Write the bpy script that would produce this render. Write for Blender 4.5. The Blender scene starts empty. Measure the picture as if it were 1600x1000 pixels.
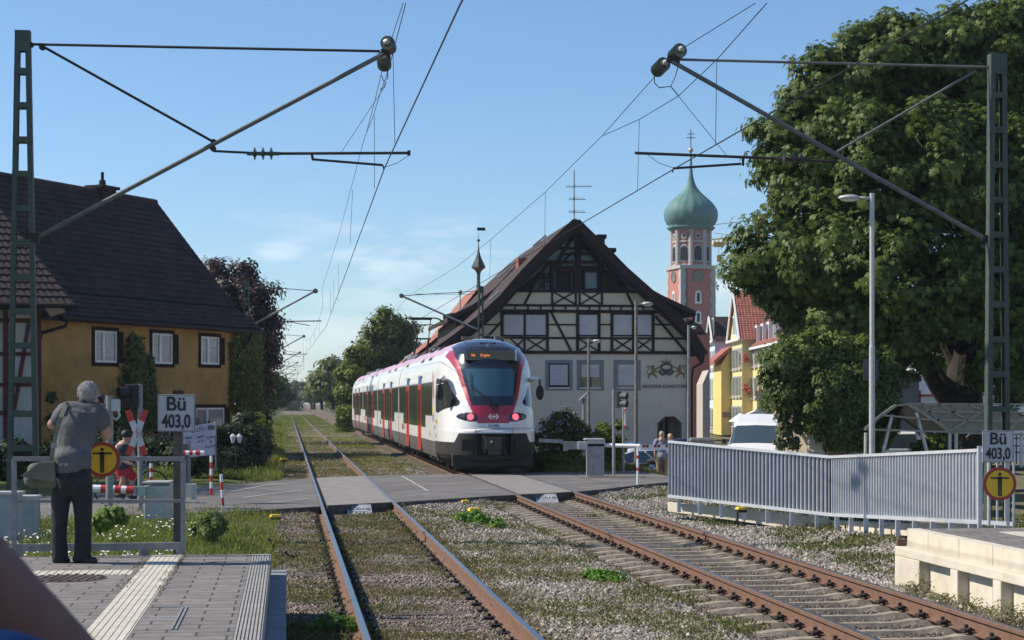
import bpy, math, random
import numpy as np
from mathutils import Vector, Matrix
R = math.radians
random.seed(7)
rng = np.random.default_rng(11)
C = bpy.context.scene.collection
scene = bpy.context.scene

# ------------------------------------------------------------------ camera, sky, sun, exposure
F = 2750.0; HY = 629.0; EYE = 2.07
cam_d = bpy.data.cameras.new('camera'); cam = bpy.data.objects.new('camera', cam_d); C.objects.link(cam)
cam.location = (0, 0, EYE); cam.rotation_euler = (R(90), 0, 0)
cam_d.sensor_width = 36.0; cam_d.lens = 36.0 * F / 1600.0
cam_d.shift_y = (HY - 500.0) / 1600.0
cam_d.clip_start = 0.1; cam_d.clip_end = 6000
cam_d.dof.use_dof = True; cam_d.dof.focus_distance = 30.0; cam_d.dof.aperture_fstop = 18.0
scene.camera = cam
scene.render.resolution_x = 1024; scene.render.resolution_y = 640

SUN_EL, SUN_AZ = 42.0, 6.0        # azimuth: degrees behind the exact left (-X) towards +Y
world = bpy.data.worlds.new("World"); scene.world = world; world.use_nodes = True
wn = world.node_tree.nodes; wl = world.node_tree.links; wn.clear()
sky = wn.new('ShaderNodeTexSky'); sky.sky_type = 'NISHITA'; sky.sun_disc = False
sky.sun_elevation = R(SUN_EL); sky.sun_rotation = R(270 + SUN_AZ)
sky.altitude = 0; sky.air_density = 1.05; sky.dust_density = 0.0; sky.ozone_density = 7.0
bg = wn.new('ShaderNodeBackground'); bg.inputs['Strength'].default_value = 0.095
wo = wn.new('ShaderNodeOutputWorld')
# thin fair-weather clouds low above the horizon, as a function of the view direction in the sky
tc = wn.new('ShaderNodeTexCoord'); mp = wn.new('ShaderNodeMapping'); mp.inputs['Scale'].default_value = (9, 9, 34)
mp.inputs['Location'].default_value = (1.3, 3.4, 9.15)
nz = wn.new('ShaderNodeTexNoise'); nz.inputs['Scale'].default_value = 1.0; nz.inputs['Detail'].default_value = 8; nz.inputs['Roughness'].default_value = 0.55
rp = wn.new('ShaderNodeValToRGB'); rp.color_ramp.elements[0].position = 0.54; rp.color_ramp.elements[1].position = 0.72
sx = wn.new('ShaderNodeSeparateXYZ'); band = wn.new('ShaderNodeValToRGB')
band.color_ramp.elements[0].position = 0.02; band.color_ramp.elements[0].color = (0.25, 0.25, 0.25, 1)
band.color_ramp.elements[1].position = 0.125; band.color_ramp.elements[1].color = (0, 0, 0, 1)
e = band.color_ramp.elements.new(0.075); e.color = (1, 1, 1, 1)
mul = wn.new('ShaderNodeMath'); mul.operation = 'MULTIPLY'
mix = wn.new('ShaderNodeMix'); mix.data_type = 'RGBA'; mix.inputs['B'].default_value = (9.0, 8.6, 8.6, 1)
wl.new(tc.outputs['Generated'], mp.inputs['Vector']); wl.new(mp.outputs[0], nz.inputs['Vector']); wl.new(nz.outputs['Fac'], rp.inputs[0])
wl.new(tc.outputs['Generated'], sx.inputs[0]); wl.new(sx.outputs['Z'], band.inputs[0])
wl.new(rp.outputs[0], mul.inputs[0]); wl.new(band.outputs[0], mul.inputs[1])
mu2 = wn.new('ShaderNodeMath'); mu2.operation = 'MULTIPLY'; mu2.inputs[1].default_value = 0.7; wl.new(mul.outputs[0], mu2.inputs[0])
wl.new(mu2.outputs[0], mix.inputs['Factor']); wl.new(sky.outputs[0], mix.inputs['A'])
tint = wn.new('ShaderNodeMix'); tint.data_type = 'RGBA'; tint.blend_type = 'MULTIPLY'; tint.inputs['Factor'].default_value = 1; tint.inputs['B'].default_value = (.95, .97, .98, 1)
wl.new(mix.outputs['Result'], tint.inputs['A']); wl.new(tint.outputs['Result'], bg.inputs[0]); wl.new(bg.outputs[0], wo.inputs[0])

sun_d = bpy.data.lights.new('sun', 'SUN'); sun_d.energy = 4.1; sun_d.angle = R(0.5); sun_d.color = (1.0, 0.92, 0.79)
sun = bpy.data.objects.new('sun', sun_d); C.objects.link(sun)
sv = Vector((-math.cos(R(SUN_EL)) * math.cos(R(SUN_AZ)), math.cos(R(SUN_EL)) * math.sin(R(SUN_AZ)), math.sin(R(SUN_EL))))
sun.rotation_euler = sv.to_track_quat('Z', 'Y').to_euler(); sun.location = sv * 60
scene.view_settings.view_transform = 'Standard'; scene.view_settings.look = 'None'
scene.view_settings.exposure = 0.64; scene.view_settings.gamma = 1.0
scene.cycles.max_bounces = 6; scene.cycles.transparent_max_bounces = 12

# ------------------------------------------------------------------ geometry of the view
def P(px, py, Y): return Vector(((px - 800.0) * Y / F, Y, EYE - (py - HY) * Y / F))
def G(px, py, z=0.0):
    Y = F * (EYE - z) / (py - HY); return P(px, py, Y)
SL = 0.1277; TH = math.atan(SL); cT, sT = math.cos(TH), math.sin(TH)
def TR(t, s, z=0.0): return Vector((t * cT - s * sT, t * sT + s * cT, z))   # track frame -> world
def toTR(X, Y): return (X * cT + Y * sT, -X * sT + Y * cT)
T1 = 1.46 * cT; T2 = 5.92 * cT

# ------------------------------------------------------------------ materials
MATS = {}
def mat(name, col, rough=0.7, metal=0.0, var=0.12, scale=3.0, bump=0.0, bscale=40.0, col2=None, island=None, spec=0.5, alpha=None, emit=None, coat=0.0, island_w=1.0, trans=0.0, thr=(0.35, 0.65), stretch=None):
    if name in MATS: return MATS[name]
    m = bpy.data.materials.new(name); m.use_nodes = True; nt = m.node_tree; N = nt.nodes; L = nt.links
    b = N['Principled BSDF']; b.inputs['Roughness'].default_value = rough; b.inputs['Metallic'].default_value = metal
    b.inputs['Specular IOR Level'].default_value = spec
    b.inputs['Coat Weight'].default_value = coat
    tcn = N.new('ShaderNodeTexCoord')
    vec = tcn.outputs['Object']
    if stretch:
        mpn = N.new('ShaderNodeMapping'); mpn.inputs['Scale'].default_value = stretch; L.new(vec, mpn.inputs['Vector']); vec = mpn.outputs[0]
    n1 = N.new('ShaderNodeTexNoise'); n1.inputs['Scale'].default_value = scale; n1.inputs['Detail'].default_value = 6; n1.inputs['Roughness'].default_value = 0.65
    L.new(vec, n1.inputs['Vector'])
    rmp = N.new('ShaderNodeValToRGB'); rmp.color_ramp.elements[0].position = thr[0]; rmp.color_ramp.elements[1].position = thr[1]
    ca = col if col2 else tuple(c * (1 - var) for c in col); cb = col2 if col2 else tuple(min(1, c * (1 + var)) for c in col)
    rmp.color_ramp.elements[0].color = (*ca, 1); rmp.color_ramp.elements[1].color = (*cb, 1)
    L.new(n1.outputs['Fac'], rmp.inputs[0]); out = rmp.outputs[0]
    if island:
        g = N.new('ShaderNodeNewGeometry'); r2 = N.new('ShaderNodeValToRGB'); els = r2.color_ramp.elements
        while len(els) < len(island): els.new(0.5)
        for i, c in enumerate(island): els[i].position = i / max(1, len(island) - 1); els[i].color = (*c, 1)
        L.new(g.outputs['Random Per Island'], r2.inputs[0])
        mx = N.new('ShaderNodeMix'); mx.data_type = 'RGBA'; mx.inputs['Factor'].default_value = island_w
        L.new(out, mx.inputs['A']); L.new(r2.outputs[0], mx.inputs['B']); out = mx.outputs['Result']
    L.new(out, b.inputs['Base Color'])
    if bump:
        n2 = N.new('ShaderNodeTexNoise'); n2.inputs['Scale'].default_value = bscale; n2.inputs['Detail'].default_value = 5
        L.new(vec, n2.inputs['Vector']); bp = N.new('ShaderNodeBump'); bp.inputs['Strength'].default_value = bump; bp.inputs['Distance'].default_value = 0.02
        L.new(n2.outputs['Fac'], bp.inputs['Height']); L.new(bp.outputs[0], b.inputs['Normal'])
    if emit: b.inputs['Emission Color'].default_value = (*emit[:3], 1); b.inputs['Emission Strength'].default_value = emit[3]
    if alpha is not None: b.inputs['Alpha'].default_value = alpha
    if trans:
        tr = N.new('ShaderNodeBsdfTranslucent'); ms = N.new('ShaderNodeMixShader'); ms.inputs[0].default_value = trans
        L.new(out, tr.inputs['Color']); L.new(b.outputs[0], ms.inputs[1]); L.new(tr.outputs[0], ms.inputs[2])
        L.new(ms.outputs[0], N['Material Output'].inputs['Surface'])
    MATS[name] = m; return m

# ------------------------------------------------------------------ mesh helpers
def root_of(o):
    while o.parent: o = o.parent
    return o
def tag(o, label=None, cat=None, group=None, kind=None):
    if label: o['label'] = label
    if cat: o['category'] = cat
    if group: o['group'] = group
    if kind: o['kind'] = kind
    return o
def thing(name, label, cat, loc=(0, 0, 0), rotz=0.0, group=None):
    o = bpy.data.objects.new(name, None); C.objects.link(o); o.empty_display_size = 0.3
    o.matrix_world = Matrix.Translation(Vector(loc)) @ Matrix.Rotation(rotz, 4, 'Z')
    o.location = loc; o.rotation_euler = (0, 0, rotz)
    return tag(o, label, cat, group)
def basis(o): return Matrix.Translation(o.location) @ Matrix.Rotation(o.rotation_euler[2], 4, 'Z')
class MB:
    def __init__(s): s.v = []; s.f = []; s.m = []
    def add(s, vs, fs, mi=0):
        o = len(s.v); s.v += [tuple(v) for v in vs]; s.f += [tuple(i + o for i in f) for f in fs]; s.m += [mi] * len(fs)
    def box(s, c, d, rz=0.0, mi=0, top=1.0, M=None):
        x, y, z = (q / 2 for q in d); vs = []
        for k in (-1, 1):
            q = top if k > 0 else 1.0
            for a, b in ((-1, -1), (1, -1), (1, 1), (-1, 1)): vs.append(Vector((a * x * q, b * y * q, k * z)))
        if rz: vs = [Matrix.Rotation(rz, 3, 'Z') @ v for v in vs]
        if M is not None: vs = [M @ v for v in vs]
        c = Vector(c)
        s.add([v + c for v in vs], [(0, 3, 2, 1), (4, 5, 6, 7), (0, 1, 5, 4), (1, 2, 6, 5), (2, 3, 7, 6), (3, 0, 4, 7)], mi)
    def tube(s, pts, r, n=8, mi=0, caps=True, el=1.0, up=None):
        pts = [Vector(p) for p in pts]; rs = r if isinstance(r, (list, tuple)) else [r] * len(pts)
        ring = []; prev = None
        for i, p in enumerate(pts):
            d = (pts[min(i + 1, len(pts) - 1)] - pts[max(i - 1, 0)])
            d = d.normalized() if d.length > 1e-9 else Vector((0, 0, 1))
            if prev is None:
                a = Vector(up) if up else (Vector((0, 0, 1)) if abs(d.z) < 0.9 else Vector((1, 0, 0)))
            else: a = prev
            u = (a - d * a.dot(d)).normalized(); w = d.cross(u); prev = u
            ring.append([p + (u * math.cos(2 * math.pi * k / n) * rs[i] + w * math.sin(2 * math.pi * k / n) * rs[i] * el) for k in range(n)])
        vs = [v for rg in ring for v in rg]; fs = []
        for i in range(len(ring) - 1):
            for k in range(n):
                k2 = (k + 1) % n; fs.append((i * n + k, i * n + k2, (i + 1) * n + k2, (i + 1) * n + k))
        if caps: fs.append(tuple(range(n - 1, -1, -1))); fs.append(tuple((len(ring) - 1) * n + k for k in range(n)))
        s.add(vs, fs, mi)
    def bar(s, a, b, w, h, mi=0, up=(0, 0, 1)):
        a, b = Vector(a), Vector(b); d = (b - a).normalized(); up = Vector(up)
        if abs(d.dot(up)) > 0.98: up = Vector((1, 0, 0))
        x = d.cross(up).normalized() * (w / 2); z = x.cross(d).normalized() * (h / 2)
        vs = [a - x - z, a + x - z, a + x + z, a - x + z, b - x - z, b + x - z, b + x + z, b - x + z]
        s.add(vs, [(0, 3, 2, 1), (4, 5, 6, 7), (0, 1, 5, 4), (1, 2, 6, 5), (2, 3, 7, 6), (3, 0, 4, 7)], mi)
    def lathe(s, c, prof, n=16, mi=0, M=None):
        c = Vector(c); vs = []; fs = []
        for (r, z) in prof:
            for k in range(n):
                a = 2 * math.pi * k / n; v = Vector((r * math.cos(a), r * math.sin(a), z))
                vs.append(c + (M @ v if M is not None else v))
        m = len(prof)
        for i in range(m - 1):
            for k in range(n):
                k2 = (k + 1) % n; fs.append((i * n + k, i * n + k2, (i + 1) * n + k2, (i + 1) * n + k))
        fs.append(tuple(range(n - 1, -1, -1))); fs.append(tuple((m - 1) * n + k for k in range(n)))
        s.add(vs, fs, mi)
    def prism(s, poly, off, mi=0):      # poly: list of world points, off: extrusion vector
        n = len(poly); poly = [Vector(p) for p in poly]; off = Vector(off)
        s.add(poly + [p + off for p in poly], [tuple(range(n))[::-1], tuple(range(n, 2 * n))] + [(i, (i + 1) % n, n + (i + 1) % n, n + i) for i in range(n)], mi)
    def quad(s, a, b, c, d, mi=0): s.add([a, b, c, d], [(0, 1, 2, 3)], mi)
    def sphere(s, c, r, n=10, mi=0, sc=(1, 1, 1), M=None):
        vs = []; fs = []; c = Vector(c); m = max(4, n // 2)
        for i in range(m + 1):
            ph = math.pi * i / m
            for k in range(n):
                a = 2 * math.pi * k / n
                v = Vector((r * sc[0] * math.sin(ph) * math.cos(a), r * sc[1] * math.sin(ph) * math.sin(a), r * sc[2] * math.cos(ph)))
                vs.append(c + (M @ v if M is not None else v))
        for i in range(m):
            for k in range(n): fs.append((i * n + k, (i + 1) * n + k, (i + 1) * n + (k + 1) % n, i * n + (k + 1) % n))
        s.add(vs, fs, mi)
    def build(s, name, mats, parent=None, smooth=False, local=False, bevel=0.0, fixn=False):
        return npmesh(name, np.array(s.v, dtype=float).reshape(-1, 3), s.f, mats, parent, smooth, local, bevel, s.m, fixn)
def npmesh(name, V, faces, mats, parent=None, smooth=False, local=False, bevel=0.0, mi=None, fixn=False):
    if not isinstance(mats, (list, tuple)): mats = [mats]
    loc = None
    if not local:
        if parent is None:
            if len(V): loc = np.array([(V[:, 0].min() + V[:, 0].max()) / 2, (V[:, 1].min() + V[:, 1].max()) / 2, V[:, 2].min()]); V = V - loc
        else:
            Mi = np.array(basis(root_of(parent)).inverted()); V = V @ Mi[:3, :3].T + Mi[:3, 3]
    me = bpy.data.meshes.new(name)
    if isinstance(faces, np.ndarray):
        k = faces.shape[1]; nf = len(faces)
        me.vertices.add(len(V)); me.vertices.foreach_set('co', V.astype(np.float32).ravel())
        me.loops.add(nf * k); me.loops.foreach_set('vertex_index', faces.astype(np.int32).ravel())
        me.polygons.add(nf); me.polygons.foreach_set('loop_start', np.arange(0, nf * k, k, dtype=np.int32))
        me.update(calc_edges=True)
    else:
        me.from_pydata([tuple(v) for v in V], [], faces); me.update()
    for m in mats: me.materials.append(m)
    if mi is not None and len(mats) > 1: me.polygons.foreach_set('material_index', np.array(mi, dtype=np.int32))
    if smooth: me.polygons.foreach_set('use_smooth', np.ones(len(me.polygons), dtype=bool))
    if fixn:
        import bmesh
        bm = bmesh.new(); bm.from_mesh(me); bmesh.ops.recalc_face_normals(bm, faces=bm.faces); bm.to_mesh(me); bm.free()
    me.update()
    o = bpy.data.objects.new(name, me); C.objects.link(o)
    if parent is not None: o.parent = parent
    if loc is not None: o.location = loc
    if bevel:
        bv = o.modifiers.new('bevel', 'BEVEL'); bv.width = bevel; bv.segments = 2; bv.limit_method = 'ANGLE'; bv.angle_limit = R(40)
    if smooth == 'auto' or (smooth and bevel): pass
    return o
def copy_tree(o, parent=None):
    c = o.copy(); C.objects.link(c); c.parent = parent
    for ch in [x for x in bpy.data.objects if x.parent == o]: copy_tree(ch, c)
    return c
def text_mesh(name, txt, size, origin, ux, uz, mat_, parent, align='CENTER', depth=0.004, sx=1.0, bold=0.0, local=False):
    cu = bpy.data.curves.new('t', 'FONT'); cu.body = txt; cu.size = size; cu.align_x = align; cu.align_y = 'CENTER'; cu.extrude = depth / 2; cu.offset = bold
    to = bpy.data.objects.new('t', cu); C.objects.link(to); dg = bpy.context.evaluated_depsgraph_get(); dg.update()
    me0 = bpy.data.meshes.new_from_object(to.evaluated_get(dg))
    V = np.array([v.co[:] for v in me0.vertices]).reshape(-1, 3); fs = [tuple(p.vertices) for p in me0.polygons]
    bpy.data.objects.remove(to); bpy.data.meshes.remove(me0)
    ux = Vector(ux).normalized(); uz = Vector(uz).normalized(); nn = ux.cross(uz)
    W = np.outer(V[:, 0] * sx, ux) + np.outer(V[:, 1], uz) + np.outer(V[:, 2], nn) + np.array(origin)
    return npmesh(name, W, fs, mat_, parent, local=local)
class Fr:        # vertical plane frame: a along, o outward (towards the viewer when ang = 0), z up
    def __init__(s, x, y, ang, z=0.0):
        s.o = Vector((x, y, z)); s.u = Vector((math.cos(ang), math.sin(ang), 0)); s.n = Vector((math.sin(ang), -math.cos(ang), 0)); s.ang = ang
    def w(s, a, o, z): return s.o + s.u * a + s.n * o + Vector((0, 0, z))
    def pix(s, px, py, o=0.0):
        k = (px - 800.0) / F; b = s.o + s.n * o
        a = (k * b.y - b.x) / (s.u.x - k * s.u.y); Y = b.y + a * s.u.y
        return a, EYE - (py - HY) * Y / F - s.o.z
    def wp(s, px, py, o=0.0):
        a, z = s.pix(px, py, o); return s.w(a, o, z)
    def box(s, mb, a0, a1, o0, o1, z0, z1, mi=0):
        vs = [s.w(a, o, z) for z in (z0, z1) for (a, o) in ((a0, o1), (a1, o1), (a1, o0), (a0, o0))]
        mb.add(vs, [(0, 3, 2, 1), (4, 5, 6, 7), (0, 1, 5, 4), (1, 2, 6, 5), (2, 3, 7, 6), (3, 0, 4, 7)], mi)
    def beam(s, mb, p, q, w, o0, o1, mi=0):
        p, q = Vector((p[0], p[1])), Vector((q[0], q[1])); d = (q - p).normalized(); t = Vector((-d.y, d.x)) * w / 2
        poly = [p - t, q - t, q + t, p + t]
        mb.prism([s.w(v.x, o0, v.y) for v in poly], s.n * (o1 - o0), mi)
    def poly(s, mb, pts, o0, o1, mi=0): mb.prism([s.w(a, o0, z) for a, z in pts], s.n * (o1 - o0), mi)
def sm(x): x = min(1.0, max(0.0, x)); return x * x * (3 - 2 * x)
def npsm(x): x = np.clip(x, 0, 1); return x * x * (3 - 2 * x)

# ------------------------------------------------------------------ terrain
def vnoise(x, y, sc, seed=0):
    x = np.asarray(x, float) * sc + seed * 17.3; y = np.asarray(y, float) * sc + seed * 9.1
    xi = np.floor(x); yi = np.floor(y); fx = x - xi; fy = y - yi
    h = lambda a, b: np.modf(np.abs(np.sin(a * 127.1 + b * 311.7) * 43758.5453))[0]
    u = fx * fx * (3 - 2 * fx); v = fy * fy * (3 - 2 * fy)
    return (h(xi, yi) * (1 - u) + h(xi + 1, yi) * u) * (1 - v) + (h(xi, yi + 1) * (1 - u) + h(xi + 1, yi + 1) * u) * v
FRONT = [(-22, 20.5), (-12, 27.5), (-9.0, 29.6), (-7.4, 31.2), (-5.45, 33.2), (-3.86, 35.1), (-2.53, 36.4), (-.29, 39.2), (1.2, 40.4), (2.3, 42.3), (3.2, 44.3), (4.3, 46.2), (6.5, 49), (9.0, 52.0), (14, 56), (26, 62)]
_ft = np.array([toTR(*p) for p in FRONT])
def s_front(t): return np.interp(t, _ft[:, 0], _ft[:, 1])
def gz(X, Y):
    X = np.asarray(X, float); Y = np.asarray(Y, float); t = X * cT + Y * sT
    z = -0.19 + 0 * t
    z = np.where(t < -0.2, -0.19 + 0.12 * npsm((-0.2 - t) / 2.0), z)
    z = z + 0.30 * npsm((t - 7.9) / 2.6) * (1 - npsm((Y - 38) / 8))
    right = npsm((t - 10.6) / 2.6) * npsm((Y - 45) / 9)
    z = z - .045 * npsm((1.6 - np.abs(t - T2)) / .3); z = z - right * 0.66 - .35 * npsm((t - 11.5) / 2) * npsm((Y - 60) / 6) - 0.50 * npsm((Y - 110) / 70) * npsm((t - 12) / 8)
    z = z - 0.55 * npsm((t - 13.2) / 1.5) * (1 - npsm((Y - 45) / 9)) * npsm((Y - 30) / 6)
    dd = s_front(t) - (-X * sT + Y * cT); z = z + .11 * np.exp(-(np.clip(dd, -9, 9) / .9) ** 2) * npsm((np.minimum(np.abs(t - T1), np.abs(t - T2)) - .70) / .35) * (t < 10)
    z = z + 0.03 * (vnoise(X, Y, 0.9) - 0.5) + 0.02 * (vnoise(X, Y, 2.7, 3) - 0.5)
    return z
def gzf(X, Y): return float(gz(np.array([X]), np.array([Y]))[0])
def axis(lo, hi, fine_lo, fine_hi, step, grow=1.15):
    a = list(np.arange(fine_lo, fine_hi, step)); s = step; x = fine_hi
    while x < hi: a.append(x); s *= grow; x += s
    a.append(hi); s = step; x = fine_lo - step; b = []
    while x > lo: b.append(x); s *= grow; x -= s
    b.append(lo); return np.array(b[::-1] + a)
ax = axis(-2500, 2500, -14, 16, 0.25); ay = axis(-60, 4000, 8, 70, 0.25)
XX, YY = np.meshgrid(ax, ay); ZZ = gz(XX, YY)
V = np.stack([XX.ravel(), YY.ravel(), ZZ.ravel()], 1); nx = len(ax); ny = len(ay)
ii = (np.arange(ny - 1)[:, None] * nx + np.arange(nx - 1)[None, :]).ravel()
Fc = np.stack([ii, ii + 1, ii + nx + 1, ii + nx], 1)
def ground_mat():
    m = bpy.data.materials.new('ground_mix'); m.use_nodes = True; nt = m.node_tree; N = nt.nodes; L = nt.links; b = N['Principled BSDF']
    b.inputs['Roughness'].default_value = 0.95; b.inputs['Specular IOR Level'].default_value = 0.15
    tcn = N.new('ShaderNodeTexCoord'); rot = N.new('ShaderNodeMapping'); rot.vector_type = 'POINT'; rot.inputs['Rotation'].default_value = (0, 0, -TH)
    L.new(tcn.outputs['Object'], rot.inputs['Vector']); sp = N.new('ShaderNodeSeparateXYZ'); L.new(rot.outputs[0], sp.inputs[0])
    def noise(sc, det=6, rough=0.6, src=tcn.outputs['Object']):
        n = N.new('ShaderNodeTexNoise'); n.inputs['Scale'].default_value = sc; n.inputs['Detail'].default_value = det; n.inputs['Roughness'].default_value = rough; L.new(src, n.inputs['Vector']); return n.outputs['Fac']
    def ramp(src, stops):
        r = N.new('ShaderNodeValToRGB'); els = r.color_ramp.elements
        while len(els) < len(stops): els.new(0.5)
        for i, (p_, c) in enumerate(stops): els[i].position = p_; els[i].color = (*c, 1)
        L.new(src, r.inputs[0]); return r.outputs[0]
    def mixc(f, a, b_):
        x = N.new('ShaderNodeMix'); x.data_type = 'RGBA'; L.new(f, x.inputs['Factor']); L.new(a, x.inputs['A']); L.new(b_, x.inputs['B']); return x.outputs['Result']
    vor = N.new('ShaderNodeTexVoronoi'); vor.inputs['Scale'].default_value = 17; L.new(tcn.outputs['Object'], vor.inputs['Vector'])
    vs_ = N.new('ShaderNodeSeparateColor'); L.new(vor.outputs['Color'], vs_.inputs[0])
    stone = ramp(vs_.outputs[0], [(0, (0.09, 0.075, 0.065)), (0.35, (0.17, 0.15, 0.135)), (0.7, (0.25, 0.22, 0.2)), (1, (0.4, 0.37, 0.34))])
    soil = ramp(noise(6), [(0.3, (0.055, 0.045, 0.032)), (0.7, (0.11, 0.095, 0.07))])
    weed = ramp(noise(4.5, 8, 0.7), [(0.25, (0.10, 0.092, 0.045)), (0.55, (0.17, 0.15, 0.08)), (0.8, (0.24, 0.205, 0.12))])
    grass = ramp(noise(2.2, 8, 0.7), [(0.25, (0.05, 0.075, 0.018)), (0.6, (0.10, 0.125, 0.035)), (0.85, (0.15, 0.15, 0.055))])
    patch = ramp(noise(0.8, 5, 0.6), [(0.44, (0, 0, 0)), (0.56, (1, 1, 1))])
    base = mixc(patch, stone, weed); 
    # green outside the track bed (t below -1 or above 10) - real change of ground cover
    def mr(src, a, b_, c=0.0, d=1.0):
        q = N.new('ShaderNodeMapRange'); q.inputs['From Min'].default_value = a; q.inputs['From Max'].default_value = b_; q.inputs['To Min'].default_value = c; q.inputs['To Max'].default_value = d; L.new(src, q.inputs['Value']); return q.outputs[0]
    ad = N.new('ShaderNodeMath'); ad.operation = 'ADD'; L.new(sp.outputs['X'], ad.inputs[0]); L.new(mr(noise(0.7), 0, 1, -1.2, 1.2), ad.inputs[1])
    left = mr(ad.outputs[0], -0.6, -1.6); rightm = mr(ad.outputs[0], 8.2, 9.6)
    c1 = mixc(left, base, grass); c2 = mixc(rightm, c1, weed)
    L.new(c2, b.inputs['Base Color'])
    bp = N.new('ShaderNodeBump'); bp.inputs['Strength'].default_value = 0.9; bp.inputs['Distance'].default_value = 0.05
    L.new(vor.outputs['Distance'], bp.inputs['Height']); L.new(bp.outputs[0], b.inputs['Normal'])
    return m
g = npmesh('ground', V, Fc, ground_mat(), smooth=True); tag(g, kind='structure')
V0 = g.location.copy(); g.data.transform(Matrix.Translation(V0)); g.location = (0, 0, 0)
# ------------------------------------------------------------------ shared materials
M_steel_top = mat('rail_head_polished', (0.36, 0.37, 0.38), 0.33, 1.0, 0.06, 30)
M_steel_top2 = mat('rail_head_dull', (0.25, 0.24, 0.24), 0.4, 0.9, 0.15, 30)
M_rust = mat('rail_rust', (0.15, 0.082, 0.052), 0.9, 0.0, 0.2, 9, 0.3, 60)
M_conc = mat('concrete_sleeper', (0.27, 0.225, 0.17), 0.9, 0, 0.3, 7, 0.3, 60)
M_wood_old = mat('old_timber_sleeper', (0.085, 0.062, 0.05), 0.9, 0, 0.35, 9, 0.5, 50)
M_clip = mat('dark_iron', (0.035, 0.028, 0.024), 0.7, 0.3, 0.2, 20)
M_galv = mat('galvanised_steel', (0.46, 0.46, 0.455), 0.5, 0.2, 0.12, 12, 0.05, 80)
M_galv_d = mat('weathered_galvanised_steel', (0.25, 0.25, 0.25), 0.6, 0.2, 0.2, 8)
M_green = mat('green_grey_mast_paint', (0.055, 0.075, 0.06), 0.6, 0.1, 0.15, 6)
M_wire = mat('dark_copper_wire', (0.03, 0.03, 0.028), 0.5, 0.6, 0.1, 10)
M_insul = mat('green_brown_insulator', (0.075, 0.08, 0.05), 0.25, 0.0, 0.2, 20, coat=0.5)
M_white = mat('white_paint', (0.78, 0.78, 0.77), 0.4, 0, 0.05, 4)
M_red = mat('signal_red_paint', (0.52, 0.035, 0.03), 0.45, 0, 0.08, 5)
M_black = mat('matt_black', (0.012, 0.012, 0.013), 0.6, 0, 0.2, 6)
M_yellow = mat('bright_yellow_plastic', (0.75, 0.50, 0.03), 0.45, 0, 0.1, 8)
M_blackp = mat('black_lettering', (0.015, 0.015, 0.016), 0.55, 0, 0.1, 6)
M_signw = mat('sign_face_white', (0.55, 0.56, 0.57), 0.5, 0, 0.05, 5)

# ------------------------------------------------------------------ railway tracks
RAILP = [(-.075, -.172), (.075, -.172), (.075, -.160), (.012, -.142), (.010, -.052), (.036, -.038), (.036, -.006), (.028, 0), (-.028, 0), (-.036, -.006), (-.036, -.038), (-.010, -.052), (-.012, -.142), (-.075, -.160)]
def rail(parent, t, s0, s1, top):
    V_, F_, mi = [], [], []; n = len(RAILP); ss = [s0] + list(np.arange(math.ceil(s0 / 15) * 15, s1, 15)) + [s1]
    for s_ in ss:
        for (x, z) in RAILP: V_.append(TR(t + x, s_, z))
    for i in range(len(ss) - 1):
        for k in range(n):
            k2 = (k + 1) % n; F_.append((i * n + k, i * n + k2, (i + 1) * n + k2, (i + 1) * n + k)); mi.append(1 if k == 7 else 0)
    F_.append(tuple(range(n))[::-1]); mi.append(0); F_.append(tuple((len(ss) - 1) * n + k for k in range(n))); mi.append(0)
    return npmesh('rail', np.array(V_), F_, [M_rust, top], parent, mi=mi)
def sleeper(parent, tc_, s_, kind):
    mb = MB()
    if kind == 'c':
        # concrete sleeper: high shoulders at the rails, waist in the middle
        xs = [-1.3, -1.05, -0.55, -0.35, 0.35, 0.55, 1.05, 1.3]; hz = [-.205, -.175, -.172, -.20, -.20, -.172, -.175, -.205]; hw = [.11, .12, .12, .085, .085, .12, .12, .11]
        vs = []; fs = []
        for x, z, w in zip(xs, hz, hw):
            for (dy, zz) in ((-w, z - .06), (-w * .62, z), (w * .62, z), (w, z - .06)): vs.append(TR(tc_ + x, s_ + dy, zz))
        for i in range(len(xs) - 1):
            for k in range(3): fs.append((i * 4 + k, (i + 1) * 4 + k, (i + 1) * 4 + k + 1, i * 4 + k + 1))
        fs += [(0, 1, 2, 3), (28, 31, 30, 29)]
        mb.add(vs, fs, 0)
        for r_ in (-.7535, .7535):
            for q in (-1, 1):
                c = TR(tc_ + r_ + q * .115, s_, -.135); mb.box(c, (.08, .11, .028), TH, 1)
                mb.tube([TR(tc_ + r_ + q * .115, s_, -.15), TR(tc_ + r_ + q * .115, s_, -.075)], .021, 6, 1)
                mb.tube([TR(tc_ + r_ + q * .05, s_ - .05, -.13), TR(tc_ + r_ + q * .1, s_ - .06, -.105), TR(tc_ + r_ + q * .13, s_, -.12), TR(tc_ + r_ + q * .1, s_ + .06, -.105), TR(tc_ + r_ + q * .05, s_ + .05, -.13)], .012, 5, 1)
        return mb.build('sleeper', [M_conc, M_clip], parent)
    c = TR(tc_, s_, -.245); mb.box(c, (2.6, .24, .12), TH, 0)
    for r_ in (-.7535, .7535):
        for q in (-1, 1):
            mb.box(TR(tc_ + r_ + q * .12, s_, -.168), (.12, .16, .035), TH, 1); mb.tube([TR(tc_ + r_ + q * .12, s_, -.17), TR(tc_ + r_ + q * .12, s_, -.12)], .02, 6, 1)
    return mb.build('sleeper', [M_wood_old, M_clip], parent)
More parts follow.
